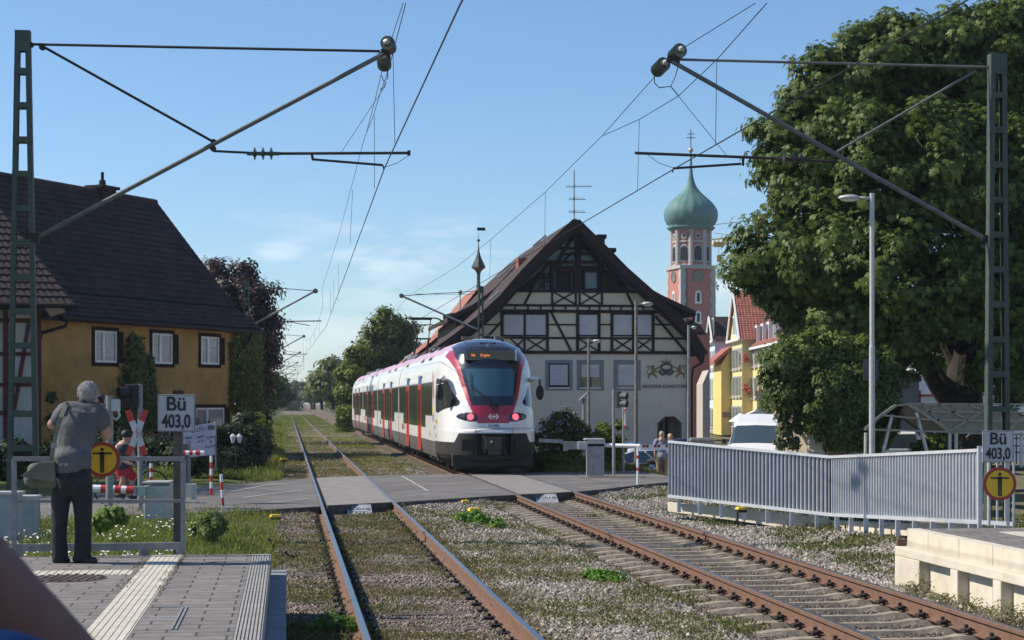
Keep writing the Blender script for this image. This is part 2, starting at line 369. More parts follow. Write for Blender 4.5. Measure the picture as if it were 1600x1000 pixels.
def track(tc_, label, top, kind, s0, s1, smax, n_part=34):
    t = thing('railway_track', label, 'railway track', TR(tc_, 16, -0.3), TH)
    rail(t, tc_ - .7535, s0, s1, top); rail(t, tc_ + .7535, s0, s1, top)
    s_ = 12.6; k = 0
    while s_ < 40.2 and k < n_part + 12:
        if not (35.3 < s_ < 54 and False): sleeper(t, tc_, s_, kind)
        s_ += 0.62; k += 1
    mb = MB()
    s_ = 52.5 if kind == 'c' else smax - 1
    while s_ < smax:
        mb.box(TR(tc_, s_, -.235), (2.6, .24, .12), TH); s_ += .62
    o = mb.build('sleeper', M_conc if kind == 'c' else M_wood_old, t); o['kind'] = 'stuff'
    return t
track(T1, 'left railway track with shiny bright rails running through weeds', M_steel_top, 'w', 8, 900, 140, 38)
track(T2, 'right railway track with rusty brown rails on concrete sleepers under the train', M_steel_top2, 'c', 8, 900, 140, 38)

# ------------------------------------------------------------------ road over the crossing
def asphalt():
    m = mat('asphalt', (0.13, 0.12, 0.115), 0.9, 0, 0.24, .9, 0.35, 90); return m
def road_z(X, Y):
    t, s_ = toTR(X, Y)
    if t < -1.5: return 0.0 - 0.05 * sm((-1.5 - t) / 4)
    return 0.0 - 0.75 * sm((t - 10.4) / 3.2)
BACK = [(-22, 35), (-12, 39), (-9.5, 41), (-8.2, 42.6), (-6.9, 44.5), (-6.2, 46.8), (-5.3, 48.6), (-4.1, 49.8), (-1.2, 51.2), (.38, 52.0), (2.2, 52.3), (3.6, 53.5), (5.5, 56.5), (8.0, 62), (13, 68), (26, 76)]
def strip(name, A, B, z_add, m, nsub=6, zf=road_z, skirt=0.0):
    mb = MB(); n = len(A); vs = []; fs = []
    for i in range(n):
        for k in range(nsub + 1):
            f = k / nsub; x = A[i][0] * (1 - f) + B[i][0] * f; y = A[i][1] * (1 - f) + B[i][1] * f; vs.append((x, y, zf(x, y) + z_add))
    for i in range(n - 1):
        for k in range(nsub): a = i * (nsub + 1) + k; fs.append((a, a + nsub + 1, a + nsub + 2, a + 1))
    mb.add(vs, fs)
    if skirt:
        for row, sgn in ((0, 1), (nsub, -1)):
            for i in range(n - 1):
                a = Vector(vs[i * (nsub + 1) + row]); b = Vector(vs[(i + 1) * (nsub + 1) + row]); d = Vector((0, 0, -skirt)); mb.quad(a, a + d, b + d, b)
    o = mb.build(name, m, smooth=False); return tag(o, kind='structure')
def rail_gap(X, Y, tcs=(T1, T2)):
    t, s_ = toTR(X, Y)
    return min(abs(t - (q + r)) for q in tcs for r in (-.7535, .7535))
# the road is cut along the rails: sheets left of, between and right of the rails
def side_strip(name, t0, t1, m, z_add, ext=0.0):
    # slab between two lateral positions, bounded by front/back edges interpolated in t
    def edge(E, t):
        pts = [toTR(*p) for p in E]
        for (a, b) in zip(pts[:-1], pts[1:]):
            if a[0] <= t <= b[0]: f = (t - a[0]) / (b[0] - a[0]); return a[1] * (1 - f) + b[1] * f
        return pts[0][1] if t < pts[0][0] else pts[-1][1]
    ts = np.linspace(t0, t1, max(2, int((t1 - t0) / 0.5) + 2)); mb = MB(); vs = []; fs = []; ns = 10
    for t in ts:
        a, b = edge(FRONT, t) - ext, edge(BACK, t) + ext
        for k in range(ns + 1):
            w = TR(t, a * (1 - k / ns) + b * k / ns, 0); vs.append((w.x, w.y, road_z(w.x, w.y) + z_add))
    for i in range(len(ts) - 1):
        for k in range(ns): q = i * (ns + 1) + k; fs.append((q, q + ns + 1, q + ns + 2, q + 1))
    mb.add(vs, fs)
    for i in range(len(ts) - 1):
        for row in (0, ns):
            a = Vector(vs[i * (ns + 1) + row]); b = Vector(vs[(i + 1) * (ns + 1) + row]); d = Vector((0, 0, -.32)); mb.quad(a, a + d, b + d, b, 1)
    for i in (0, len(ts) - 1):
        a = Vector(vs[i * (ns + 1)]); b = Vector(vs[i * (ns + 1) + ns]); d = Vector((0, 0, -.16)); mb.quad(a, a + d, b + d, b, 1)
    return tag(mb.build(name, m), kind='structure')
M_as = asphalt(); M_edge = mat('asphalt_edge', (0.10, 0.09, 0.08), 0.95, 0, 0.3, 8, 0.6, 60)
M_panel = mat('concrete_crossing_panel', (0.215, 0.195, 0.18), 0.85, 0, 0.15, 2.5, 0.2, 60, stretch=(1, 1, 1))
hw = .7535
side_strip('road', -14, T1 - hw - .045, [M_as, M_edge], 0)
side_strip('road', T1 + hw + .045, T2 - hw - .045, [M_as, M_edge], 0)
side_strip('road', T2 + hw + .045, 24, [M_as, M_edge], 0)
side_strip('crossing_panel', T1 - hw + .10, T1 + hw - .045, [M_panel, M_edge], 0.004, -0.1)
side_strip('crossing_panel', T2 - hw + .10, T2 + hw - .045, [M_panel, M_edge], 0.004, -0.1)
# thin pale lines on the road
M_line = mat('faded_road_line', (0.42, 0.40, 0.36), 0.8, 0, 0.3, 12)
mb = MB()
def gline(pts, w=0.07):
    for (a, b) in zip(pts[:-1], pts[1:]):
        A, B = G(*a), G(*b); A.z = B.z = 0; n_ = 6
        d = (B - A); tt = Vector((-d.y, d.x, 0)).normalized() * w / 2
        for k in range(n_):
            p = A + d * k / n_; q = A + d * (k + 1) / n_
            z0, z1 = road_z(p.x, p.y) + .008, road_z(q.x, q.y) + .008
            mid = (p + q) / 2
            if rail_gap(mid.x, mid.y) < 0.3: continue
            mb.quad(p - tt + Vector((0, 0, z0)), q - tt + Vector((0, 0, z1)), q + tt + Vector((0, 0, z1)), p + tt + Vector((0, 0, z0)))
gline([(362, 768), (420, 758), (484, 752)]); gline([(588, 749.5), (640, 746), (730, 743.5)]); gline([(380, 778), (440, 770), (488, 765)])
gline([(595, 760), (680, 756), (762, 753)]); gline([(606, 770.5), (690, 766), (775, 763.5)]); gline([(420, 786), (496, 778)])
gline([(870, 756), (950, 752), (1010, 751)]); gline([(886, 764), (940, 761)]); gline([(628, 744), (668, 767)], 0.05); gline([(612, 778), (672, 772)], .05)
tag(mb.build('road_marking', M_line), kind='structure')

# "BODAN" deflector plates at the panel ends
M_plate = mat('grey_plate', (0.40, 0.41, 0.42), 0.5, 0.3, 0.12, 6)
for (tc_, lab) in ((T1, 'sloping grey deflector plate lettered BODAN between the shiny rails'), (T2, 'sloping grey deflector plate lettered BODAN between the rusty rails')):
    px0, px1, pyt, pyb = (541, 580, 786.5, 801) if tc_ == T1 else (839, 875, 772.5, 785.5)
    top = G((px0 + px1) / 2, pyt, -0.0); tt, s0 = toTR(top.x, top.y); s0 = float(s_front(tt)) + .08
    th = thing('deflector_plate', lab, 'plate', TR(tt, s0 - .25, -.2), TH)
    mb = MB(); w = (px1 - px0) * top.y / F / 2
    a, b, c, d = TR(tt - w * .92, s0, -.01), TR(tt + w * .92, s0, -.01), TR(tt + w, s0 - .32, -.19), TR(tt - w, s0 - .32, -.19)
    dn = Vector((0, 0, -.02)); mb.prism([a, b, c, d], dn); mb.build('plate', M_plate, th)
    ux = (b - a).normalized(); uz = ((a + b) / 2 - (c + d) / 2).normalized(); nn = ux.cross(uz)
    mb = MB(); cc = (a + b + c + d) / 4 + nn * .004; mb.prism([cc - ux * w * .62 - uz * .07, cc + ux * w * .62 - uz * .07, cc + ux * w * .62 + uz * .07, cc - ux * w * .62 + uz * .07], nn * .004)
    mb.build('lettering_field', M_signw, th)
    text_mesh('lettering', 'BODAN', .115, cc + nn * .012, ux, uz, M_blackp, th, sx=1.0)
# expansion strip beside the inner left rail
mb = MB(); a, b = toTR(*G(498, 748).xy), toTR(*G(512, 785).xy)
for k in range(60):
    s_ = 36.3 + k * .22; mb.box(TR(T1 - hw + .075, s_, -.03), (.05, .09, .03), TH)
tag(mb.build('rail_gap_rubber', M_black, None), 'black rubber infill strip beside the left shiny rail on the crossing', 'rubber strip')

# ------------------------------------------------------------------ platforms
PZ = 0.5
def paver_mat(name, c1, c2, mort, bw, bh, rot=0.0):
    m = bpy.data.materials.new(name); m.use_nodes = True; N = m.node_tree.nodes; L = m.node_tree.links; b = N['Principled BSDF']; b.inputs['Roughness'].default_value = 0.85
    t_ = N.new('ShaderNodeTexCoord'); mp_ = N.new('ShaderNodeMapping'); mp_.inputs['Rotation'].default_value = (0, 0, rot); L.new(t_.outputs['Object'], mp_.inputs['Vector'])
    br = N.new('ShaderNodeTexBrick'); L.new(mp_.outputs[0], br.inputs['Vector']); br.inputs['Scale'].default_value = 1.0
    br.inputs['Brick Width'].default_value = bw; br.inputs['Row Height'].default_value = bh; br.inputs['Mortar Size'].default_value = 0.008; br.inputs['Mortar Smooth'].default_value = 0.2
    br.inputs['Color1'].default_value = (*c1, 1); br.inputs['Color2'].default_value = (*c2, 1); br.inputs['Mortar'].default_value = (*mort, 1); br.inputs['Bias'].default_value = 0.0
    n = N.new('ShaderNodeTexNoise'); n.inputs['Scale'].default_value = 7; n.inputs['Detail'].default_value = 8; n.inputs['Roughness'].default_value = .7; L.new(t_.outputs['Object'], n.inputs['Vector'])
    r_ = N.new('ShaderNodeValToRGB'); r_.color_ramp.elements[0].position = .3; r_.color_ramp.elements[0].color = (.72, .7, .68, 1); r_.color_ramp.elements[1].position = .75; r_.color_ramp.elements[1].color = (1.25, 1.22, 1.18, 1)
    L.new(n.outputs['Fac'], r_.inputs[0]); mx = N.new('ShaderNodeMix'); mx.data_type = 'RGBA'; mx.blend_type = 'MULTIPLY'; mx.inputs['Factor'].default_value = 1
    L.new(br.outputs['Color'], mx.inputs['A']); L.new(r_.outputs[0], mx.inputs['B']); L.new(mx.outputs['Result'], b.inputs['Base Color'])
    bp = N.new('ShaderNodeBump'); bp.invert = True; bp.inputs['Strength'].default_value = .8; bp.inputs['Distance'].default_value = .01; L.new(br.outputs['Fac'], bp.inputs['Height']); L.new(bp.outputs[0], b.inputs['Normal'])
    return m
M_paver = paver_mat('platform_pavers', (0.155, 0.142, 0.136), (0.21, 0.19, 0.18), (0.035, 0.032, 0.028), 0.42, 0.21)
M_cream = mat('cream_concrete', (0.56, 0.50, 0.40), 0.9, 0, 0.12, 2.5, 0.2, 40)
M_ledge = mat('grey_precast_concrete', (0.20, 0.21, 0.22), 0.85, 0, 0.15, 4, 0.2, 50)
M_tact = mat('cream_tactile_paving', (0.50, 0.46, 0.38), 0.8, 0, 0.12, 6, 0.1, 50)
M_edgew = mat('pale_grooved_edge', (0.30, 0.285, 0.26), 0.85, 0, 0.15, 6)
pl = thing('platform', 'near paved platform with pale tactile strips and grooved edge', 'platform', TR(-2.5, 12, -.2), TH)
EDG = -0.17; BK = toTR(*G(422, 865, PZ).xy)[1]
def tbox(mb, t0, t1, s0, s1, z0, z1, mi=0): mb.box(TR((t0 + t1) / 2, (s0 + s1) / 2, (z0 + z1) / 2), (t1 - t0, s1 - s0, z1 - z0), TH, mi)
mb = MB(); tbox(mb, -9, EDG - .19, -3, BK - .06, -.3, PZ); mb.build('paving', M_paver, pl)
mb = MB(); tbox(mb, -9, EDG, BK - .06, BK, -.3, PZ - .004); mb.build('kerb', M_ledge, pl)
mb = MB(); tbox(mb, EDG - .19, EDG, -3, BK - .06, -.3, PZ - .006)
k = 0
for q in range(7): tbox(mb, EDG - .185 + q * .026, EDG - .170 + q * .026, -3, BK - .07, PZ - .006, PZ + .002)
mb.build('edge_stone', M_edgew, pl)
mb = MB(); s_ = -3
while s_ < BK + .9: tbox(mb, EDG + .002, EDG + .16, s_, min(s_ + .985, BK + .35), -.4, .28); s_ += 1.0
mb.build('ledge', M_ledge, pl)
mb = MB()
for k in range(6):      # long guiding strip
    t0 = -1.36 + k * .05; tbox(mb, t0, t0 + .036, 3, BK - .07, PZ, PZ + .006)
tbox(mb, -1.37, -1.06, 3, BK - .07, PZ - .003, PZ + .002)
mb.build('guiding_strip', M_tact, pl)
mb = MB(); tbox(mb, -8, -1.42, 16.35, 16.80, PZ - .003, PZ + .002)
for k in range(90): tbox(mb, -8 + k * .073, -8 + k * .073 + .04, 16.36, 16.79, PZ + .002, PZ + .007)
mb.build('warning_strip', M_tact, pl)
mh = thing('manhole_cover', 'round rusty manhole cover set in the near platform', 'manhole cover', P(106, 904, 15.75), TH)
M_mh = mat('rusty_cast_iron', (0.10, 0.07, 0.058), .8, .2, .35, 9)
mb = MB(); c = G(106, 904, PZ)
mb.lathe((c.x, c.y, PZ - .004), [(.34, 0), (.34, .010), (.30, .012), (.30, .006), (.28, .006), (.28, .012), (.0, .012)], 28); 
for k in range(24): a = k * math.pi / 12; mb.box((c.x + .31 * math.cos(a), c.y + .31 * math.sin(a), PZ + .012), (.03, .02, .008), a)
for i in range(-3, 4):
    for j in range(-3, 4):
        if i * i + j * j < 11: mb.box((c.x + i * .07, c.y + j * .07, PZ + .011), (.035, .05, .008), TH)
mb.build('lid', M_mh, mh)
hc = thing('access_cover', 'rectangular steel service cover beside the long tactile strip', 'access cover', G(245, 960, PZ), TH)
mb = MB(); c = G(222, 965, PZ); tt, ss = toTR(c.x, c.y); tbox(mb, -1.04, -.80, ss - .75, ss + .60, PZ - .002, PZ + .003); mb.build('lid', M_paver, hc)
mb = MB(); tbox(mb, -.80, -.785, ss - .75, ss + .62, PZ - .002, PZ + .008); tbox(mb, -.77, -.755, ss - .75, ss + .62, PZ - .002, PZ + .008); tbox(mb, -1.04, -.785, ss + .60, ss + .62, PZ - .002, PZ + .008); tbox(mb, -1.0, -.79, ss - .06, ss + .02, PZ, PZ + .005); mb.build('frame', M_ledge, hc)

pr = thing('platform', 'far right cream concrete platform edge with dark recesses', 'platform', TR(11, 16, -.2), TH)
TE = 7.58 * cT; TU = 7.72 * cT
SB = toTR(*G(1400, 853, .28).xy)[1]; SU = toTR(*G(1423, 826, PZ).xy)[1]
mb = MB(); tbox(mb, TU + .16, 16.0, -3, SU - .02, -.3, PZ); mb.build('paving', M_paver, pr)
mb = MB(); s_ = SU
lens = [.72, .98, .98, .98] + [1.0] * 14
for L_ in lens: tbox(mb, TU, TU + .16, s_ - L_ + .012, s_, -.3, PZ + .003); s_ -= L_
mb.build('edge_stone', M_cream, pr)
# lower wall: ledge slab, piers and recessed back wall
mb = MB(); tbox(mb, TE, TU + .05, -3, SB, .17, .283); tbox(mb, TE + .003, TU + .05, SB - .85, SB, -.5, .17)
s_ = SB - .85
while s_ > 2: tbox(mb, TE + .003, TE + .9, s_ - 1.22, s_ - 1.0, -.5, .17); s_ -= 1.22
tbox(mb, TE + .32, TU + .7, -3, SB - .4, -.5, .168)
mb.build('wall', M_cream, pr, bevel=.012)
mb = MB(); tbox(mb, TE + .02, TU - .01, SU + .02, SB - .02, .284, .36); mb.build('end_beam', M_rust, pr)
mb = MB(); tbox(mb, TU + .9, TU + 1.2, 3, 20.4, PZ - .002, PZ + .006); mb.build('guiding_strip', M_tact, pr)
mb = MB(); tbox(mb, TU + .16, 16, SU - .02, SU, -.3, PZ - .004); mb.build('kerb', M_cream, pr)
# ------------------------------------------------------------------ train (local frame: x lateral, y away from the camera, z above rail)
NOSE = 50.4 / cT + 0.35
TRAIN_S = toTR(*TR(T2, 0).xy)[1]
def find_s():      # s along the track where the world Y equals 50.4
    return (50.4 - T2 * sT) / cT
S0 = find_s()
train = thing('regional_train', 'white and red electric regional train with dark windows and two red tail lamps', 'train', TR(T2, S0, 0), TH)
M_tw = mat('train_white_paint', (0.74, 0.735, 0.72), 0.32, 0, 0.07, 2.2, coat=0.4, thr=(.25, .75), stretch=(1, 1, .25))
M_tred = mat('train_dark_red_paint', (0.40, 0.012, 0.04), 0.28, 0, 0.05, 2, coat=0.6)
M_tdoor = mat('train_door_red', (0.62, 0.05, 0.045), 0.35, 0, 0.05, 2, coat=0.3)
M_tgrey = mat('train_skirt_dark_grey', (0.075, 0.072, 0.068), 0.7, 0, 0.35, 2.0)
M_tdark = mat('train_underframe', (0.022, 0.02, 0.019), 0.8, 0, 0.35, 3)
M_tglass = mat('train_tinted_glass', (0.03, 0.034, 0.036), 0.09, 0, 0.35, 1.2, spec=0.7)
M_tscreen = mat('train_windscreen', (0.035, 0.085, 0.115), 0.05, 0, 0.1, 0.8, spec=0.8, coat=1.0)
M_tscreen2 = mat('windscreen_lower_dark', (0.012, 0.022, 0.035), 0.08, 0, 0.1, 1, spec=0.8)  # darker glass along the foot of the windscreen
M_tblack = mat('train_gloss_black', (0.018, 0.019, 0.026), 0.15, 0, 0.1, 1, coat=0.8)
M_tpink = mat('train_roof_pink_sheen', (0.50, 0.33, 0.42), 0.4, 0, 0.06, 2)  # pink roof stripe, the roof's reflection put into its colour
M_troof = mat('train_roof_pale', (0.66, 0.68, 0.70), 0.35, 0, 0.06, 1.5, coat=.3)
M_tblue = mat('train_blue_panel', (0.06, 0.13, 0.36), 0.4)
M_lampred = mat('red_tail_lamp', (0.8, 0.05, 0.08), 0.3, emit=(1.0, 0.08, 0.12, 1.6))
M_orange = mat('orange_led_text', (0.8, 0.2, 0.05), 0.5, emit=(1.0, 0.22, 0.04, .8))
# cross-section (half) from skirt bottom to roof centre: (x, z)
SEC = [(1.38, .42), (1.42, .60), (1.44, .90), (1.44, 1.3), (1.44, 1.70), (1.44, 2.25), (1.43, 2.75), (1.40, 3.05), (1.34, 3.28), (1.22, 3.52), (1.04, 3.72), (.80, 3.86), (.50, 3.95), (.22, 3.99), (0, 4.0)]
def sec_interp(z):
    for (a, b) in zip(SEC[:-1], SEC[1:]):
        if a[1] <= z <= b[1]: f = (z - a[1]) / (b[1] - a[1]); return a[0] * (1 - f) + b[0] * f
    return SEC[0][0] if z < SEC[0][1] else 0.0
def nose_y(z):     # side profile of the cab front
    pts = [(.2, .30), (.45, .05), (.9, 0), (1.25, 0.0), (1.33, .10), (1.7, .14), (2.0, .22), (2.6, .50), (3.2, .83), (3.5, 1.02), (3.7, 1.25), (3.85, 1.6), (3.95, 2.1), (4.0, 2.9)]
    for (a, b) in zip(pts[:-1], pts[1:]):
        if a[0] <= z <= b[0]: f = (z - a[0]) / (b[0] - a[0]); return a[1] * (1 - f) + b[1] * f
    return pts[0][1] if z < .2 else 2.9
YE = 2.9
def inpoly(x, y, poly):
    c = False; n = len(poly); j = n - 1
    for i in range(n):
        if (poly[i][1] > y) != (poly[j][1] > y) and x < (poly[j][0] - poly[i][0]) * (y - poly[i][1]) / (poly[j][1] - poly[i][1]) + poly[i][0]: c = not c
        j = i
    return c
def hwk(z, tab):
    if z <= tab[0][0]: return tab[0][1]
    for (a, b) in zip(tab[:-1], tab[1:]):
        if z <= b[0]: f = (z - a[0]) / (b[0] - a[0]); return a[1] * (1 - f) + b[1] * f
    return tab[-1][1]
BLK = [(1.99, .61), (2.65, .77), (3.18, .88), (3.45, .98), (3.7, 1.0), (4.01, 1.1)]
REDO = [(1.48, .46), (1.99, .68), (2.24, .78), (3.0, .97), (3.25, 1.10), (3.45, 1.22), (3.62, 1.30)]
def nose_region(x, y, z):
    ax_ = abs(x)
    if z < 1.33:
        if z < 1.20 and ax_ < .50: return 'opening' if z > .56 else 'skirt'
        lim = .93 if (y > .75 or ax_ > 1.1) else 1.19
        if ax_ > .98: lim = .93 + .26 * max(0, min(1, (1.10 - ax_) / .12))
        if z > lim: return 'bumper'
        return 'skirt' if z > .55 else 'skirt'
    # headlamp almond
    u = (ax_ - .72) / .31; v = (z - 1.655 - .02 * u) / .125
    if z > 1.33 and y < 1.2 and u * u + v * v * (1 + .5 * u) < 1 and ax_ > .46: return 'lamp_housing'
    if z > 1.48 and z < 1.99 and ax_ < hwk(z, REDO): return 'red'
    if z >= 1.99:
        if ax_ < hwk(z, BLK) and (z > 3.62 or True) and y < (2.45 if z > 3.6 else 9):
            if 2.06 < z < 3.05 and ax_ < hwk(z, BLK) - .09: return 'windscreen' if z > 2.26 else 'windscreen_low'
            return 'black'
        if z < 3.62 and ax_ < hwk(z, REDO) and y < 2.2: return 'red'
    # cab side window: polygon in (y, z) wrapping on to the front quarter
    if ax_ > .85 and inpoly(y, z, [(1.55, 2.74), (2.55, 2.80), (2.78, 2.72), (2.78, 1.80), (2.1, 1.76), (.62, 1.98), (.60, 2.08)]): return 'cab_window'
    if 3.60 < z < 3.86 and y > 1.9: return 'pinkroof'
    return 'white'
def nose_mesh(flip, Y0, parent):
    # flip: -1 for the far end
    zs = list(np.arange(.42, 3.80, .022)) + [3.80 + .2 * math.sin(k / 14 * math.pi / 2) for k in range(0, 15)]
    na = 150; pts = np.zeros((len(zs), na + 1, 3)); loc = np.zeros((len(zs), na + 1, 3))
    for i, z in enumerate(zs):
        W = sec_interp(min(z, 3.9995)); y0 = nose_y(z)
        if z < .56: W *= .93 + .07 * (z - .42) / .14
        pw = .62 if z < 1.33 else .62 + .22 * min(1, (z - 1.33) / 1.2)
        for k in range(na + 1):
            a = -1 + 2 * k / na; aa = abs(a) ** .92 * math.pi / 2
            x = W * (math.sin(aa) ** pw) * (1 if a >= 0 else -1); y = YE - (YE - y0) * (max(0, math.cos(aa)) ** (pw + .06))
            pts[i, k] = (x, y, z)
    loc = pts.copy()
    if flip < 0: pts[:, :, 1] = Y0 - pts[:, :, 1]
    reg = {}
    for i in range(len(zs) - 1):
        for k in range(na):
            c = (loc[i, k] + loc[i + 1, k + 1]) / 2; r_ = nose_region(*c); reg.setdefault(r_, []).append((i, k))
    mm = {'white': M_tw, 'red': M_tred, 'black': M_tblack, 'windscreen': M_tscreen, 'windscreen_low': M_tscreen2, 'cab_window': M_tglass, 'bumper': M_tw, 'skirt': M_tdark, 'opening': M_black, 'lamp_housing': M_tblack, 'pinkroof': M_tpink}
    nm = {'white': 'cab_shell', 'red': 'red_panel', 'black': 'black_mask', 'windscreen': 'windscreen', 'windscreen_low': 'windscreen_base', 'cab_window': 'cab_window', 'bumper': 'bumper', 'skirt': 'front_skirt', 'opening': 'coupler_opening', 'lamp_housing': 'lamp_housing', 'pinkroof': 'roof_stripe'}
    for r_, cells in reg.items():
        if flip < 0 and r_ in ('windscreen_low',): continue
        idx = {}; vs = []; fs = []
        off = {'opening': (0, .25, 0)}.get(r_, (0, 0, 0))
        for (i, k) in cells:
            q = []
            for (a, b) in ((i, k), (i, k + 1), (i + 1, k + 1), (i + 1, k)):
                if (a, b) not in idx: idx[(a, b)] = len(vs); vs.append(pts[a, b] + np.array(off) * flip)
                q.append(idx[(a, b)])
            fs.append(q if flip > 0 else q[::-1])
        npmesh(nm[r_], np.array(vs), np.array(fs, dtype=int), mm[r_], parent, smooth=True, local=True)
nose_mesh(1, 0, train)
LEN = 74.0
nose_mesh(-1, LEN, train)
# middle body: cars
def car_body(y0, y1, parent, name='car_body'):
    full = [(x, z) for x, z in SEC] + [(-x, z) for x, z in SEC[::-1][1:]]
    V_ = []; F_ = []; mi = []; n = len(full)
    for y in (y0, y1):
        for x, z in full: V_.append((x, y, z))
    for k in range(n - 1):
        zc = (full[k][1] + full[k + 1][1]) / 2
        F_.append((k, n + k, n + k + 1, k + 1)); mi.append(1 if zc < .9 else (2 if 3.55 < zc < 3.8 else (3 if zc >= 3.8 else 0)))
    F_.append((0, n - 1, 2 * n - 1, n)); mi.append(1)
    F_.append(tuple(range(n))); mi.append(1); F_.append(tuple(range(2 * n - 1, n - 1, -1))); mi.append(1)
    return npmesh(name, np.array(V_), F_, [M_tw, M_tgrey, M_tpink, M_troof], parent, smooth=False, local=True, mi=mi)
def Yl(y_world): return (y_world - 50.4) / cT
cuts = [YE, Yl(70.7), Yl(87.2), Yl(104.0), LEN - YE]
for a, b in zip(cuts[:-1], cuts[1:]):
    o = car_body(a + (.10 if a > YE else 0), b - (.10 if b < LEN - YE else 0), train)
    for p_ in o.data.polygons: p_.use_smooth = False
mb = MB()
for c in cuts[1:-1]:
    mb.prism([(x * .93, c - .1, .5 + (z - .42) * .97) for x, z in SEC] + [(-x * .93, c - .1, .5 + (z - .42) * .97) for x, z in SEC[::-1]], (0, .2, 0))
mb.build('gangway_bellows', M_black, train, local=True)
# doors and windows on both sides
def side_box(mb, sgn, y0, y1, z0, z1, o=0.006, dep=.03, mi=0):
    x = sgn * (1.44 + o - dep / 2); mb.box((x, (y0 + y1) / 2, (z0 + z1) / 2), (dep, y1 - y0, z1 - z0), 0, mi)
doors = [Yl(v) for v in (59.5, 65.3, 76.0, 81.7, 92.7, 98.4, 109.5, 115.2)]
for sgn in (-1, 1):
    for d in doors:
        mb = MB(); side_box(mb, sgn, d - .66, d + .66, .50, 2.66, .018); do = mb.build('door', M_tdoor, train, local=True)
        mb = MB()
        for q in (-1, 1): side_box(mb, sgn, d + q * .33 - .20, d + q * .33 + .20, 1.32, 2.5, .024)
        mb.build('pane', mat('door_glass', (.10, .02, .02), .1, 0, .1, 1, spec=.8), do, local=True)
        mb = MB(); side_box(mb, sgn, d - .012, d + .012, .52, 2.64, .028); mb.build('seal', M_black, do, local=True)
        mb = MB(); side_box(mb, sgn, d - .52, d + .52, 2.69, 2.93, .012); mb.build('door_sign', M_tblue, train, local=True)
        mb = MB(); side_box(mb, sgn, d - .8, d + .8, 2.95, 2.975, .05, .06); mb.build('rain_strip', M_tw, train, local=True)
    ends = cuts
    for ci in range(4):
        lo, hi = ends[ci], ends[ci + 1]; dd = [d for d in doors if lo < d < hi]
        lo_, hi_ = (lo + 1.15 if ci == 0 else lo + .35), (hi - 1.15 if ci == 3 else hi - .35)
        mb = MB()
        segs = []
        # high windows near the car ends, low windows around the doors
        h0 = dd[0] - 2.5; h1 = dd[1] + 2.5
        y = lo_; 
        def run(a, b, zb):
            if b - a < .5: return
            n_ = max(1, round((b - a) / 1.45)); w = (b - a) / n_
            for k in range(n_): m1 = MB(); side_box(m1, sgn, a + k * w + .05, a + (k + 1) * w - .05, zb, 2.66, .010); m1.build('window', M_tglass, train, local=True)
            segs.append((a, b, zb))
        run(lo_, h0, 1.70); run(h0, dd[0] - .70, 1.28); run(dd[0] + .70, dd[1] - .70, 1.28); run(dd[1] + .70, h1, 1.28); run(h1, hi_, 1.70)
        mb = MB()
        for (a, b, zb) in segs: side_box(mb, sgn, a, b, 1.66 if zb > 1.5 else 1.64, 2.70, .004)
        mb.build('window_band', mat('window_band_black', (.055, .055, .058), .4), train, local=True)
# roof details
mb = MB()
for y in (6.5, 9.8, 17.5, 25, 29.5, 41, 46, 58, 63):
    for q in (0, .45, .9):
        mb.prism([(-1.30, y + q, 3.42), (-.8, y + q, 3.90), (-.8, y + q + .1, 3.90), (-1.30, y + q + .1, 3.42)], (.03, 0, .06))
mb.build('roof_rib', M_black, train, local=True)
mb = MB()
for (y0, y1, w, h) in ((12, 14, 1.3, .06), (22, 25, 1.3, .07), (26.2, 30.5, 1.2, .22), (53, 56, 1.2, .10), (62, 68, 1.2, .10)):
    mb.box((0, (y0 + y1) / 2, 3.96 + h / 2), (w, y1 - y0, h), 0, 0, .94)
mb.build('roof_equipment', mat('roof_box_grey', (.16, .17, .18), .6, .2, .2, 3), train, local=True, bevel=.03)
mb = MB(); mb.tube([(-.3, 3.3, 4.0), (-.25, 3.3, 4.12), (0, 3.3, 4.2), (.25, 3.3, 4.12), (.3, 3.3, 4.0)], .018, 6)
for x in (-.55, -.4, .45, .62): mb.box((x, 3.1, 4.03), (.14, .3, .09))
mb.build('roof_antenna', M_tgrey, train, local=True)
# pantograph raised to the contact wire
py = Yl(77.5); pgt = MB()
for x in (-.28, .28): pgt.bar((x, py + 1.0, 4.15), (x * .9, py - .75, 4.85), .07, .07)
pgt.bar((-.4, py + 1.0, 4.14), (.4, py + 1.0, 4.14), .08, .08)
for x in (-.25, .25): pgt.tube([(x, py - .75, 4.85), (x * 1.6, py + .1, 5.72)], .024, 6)
pgt.bar((-.34, py - .75, 4.85), (.34, py - .75, 4.85), .07, .07)
for q in (-.14, .14): pgt.tube([(-.98, py + .1 + q, 5.62), (-.72, py + .1 + q, 5.78), (-.5, py + .1 + q, 5.8), (.5, py + .1 + q, 5.8), (.72, py + .1 + q, 5.78), (.98, py + .1 + q, 5.62)], .022, 6)
pgt.bar((-.45, py - .04, 5.74), (.45, py - .04, 5.74), .03, .05); pgt.bar((-.45, py + .24, 5.74), (.45, py + .24, 5.74), .03, .05)
pgt.build('pantograph', M_tdark, train, local=True)
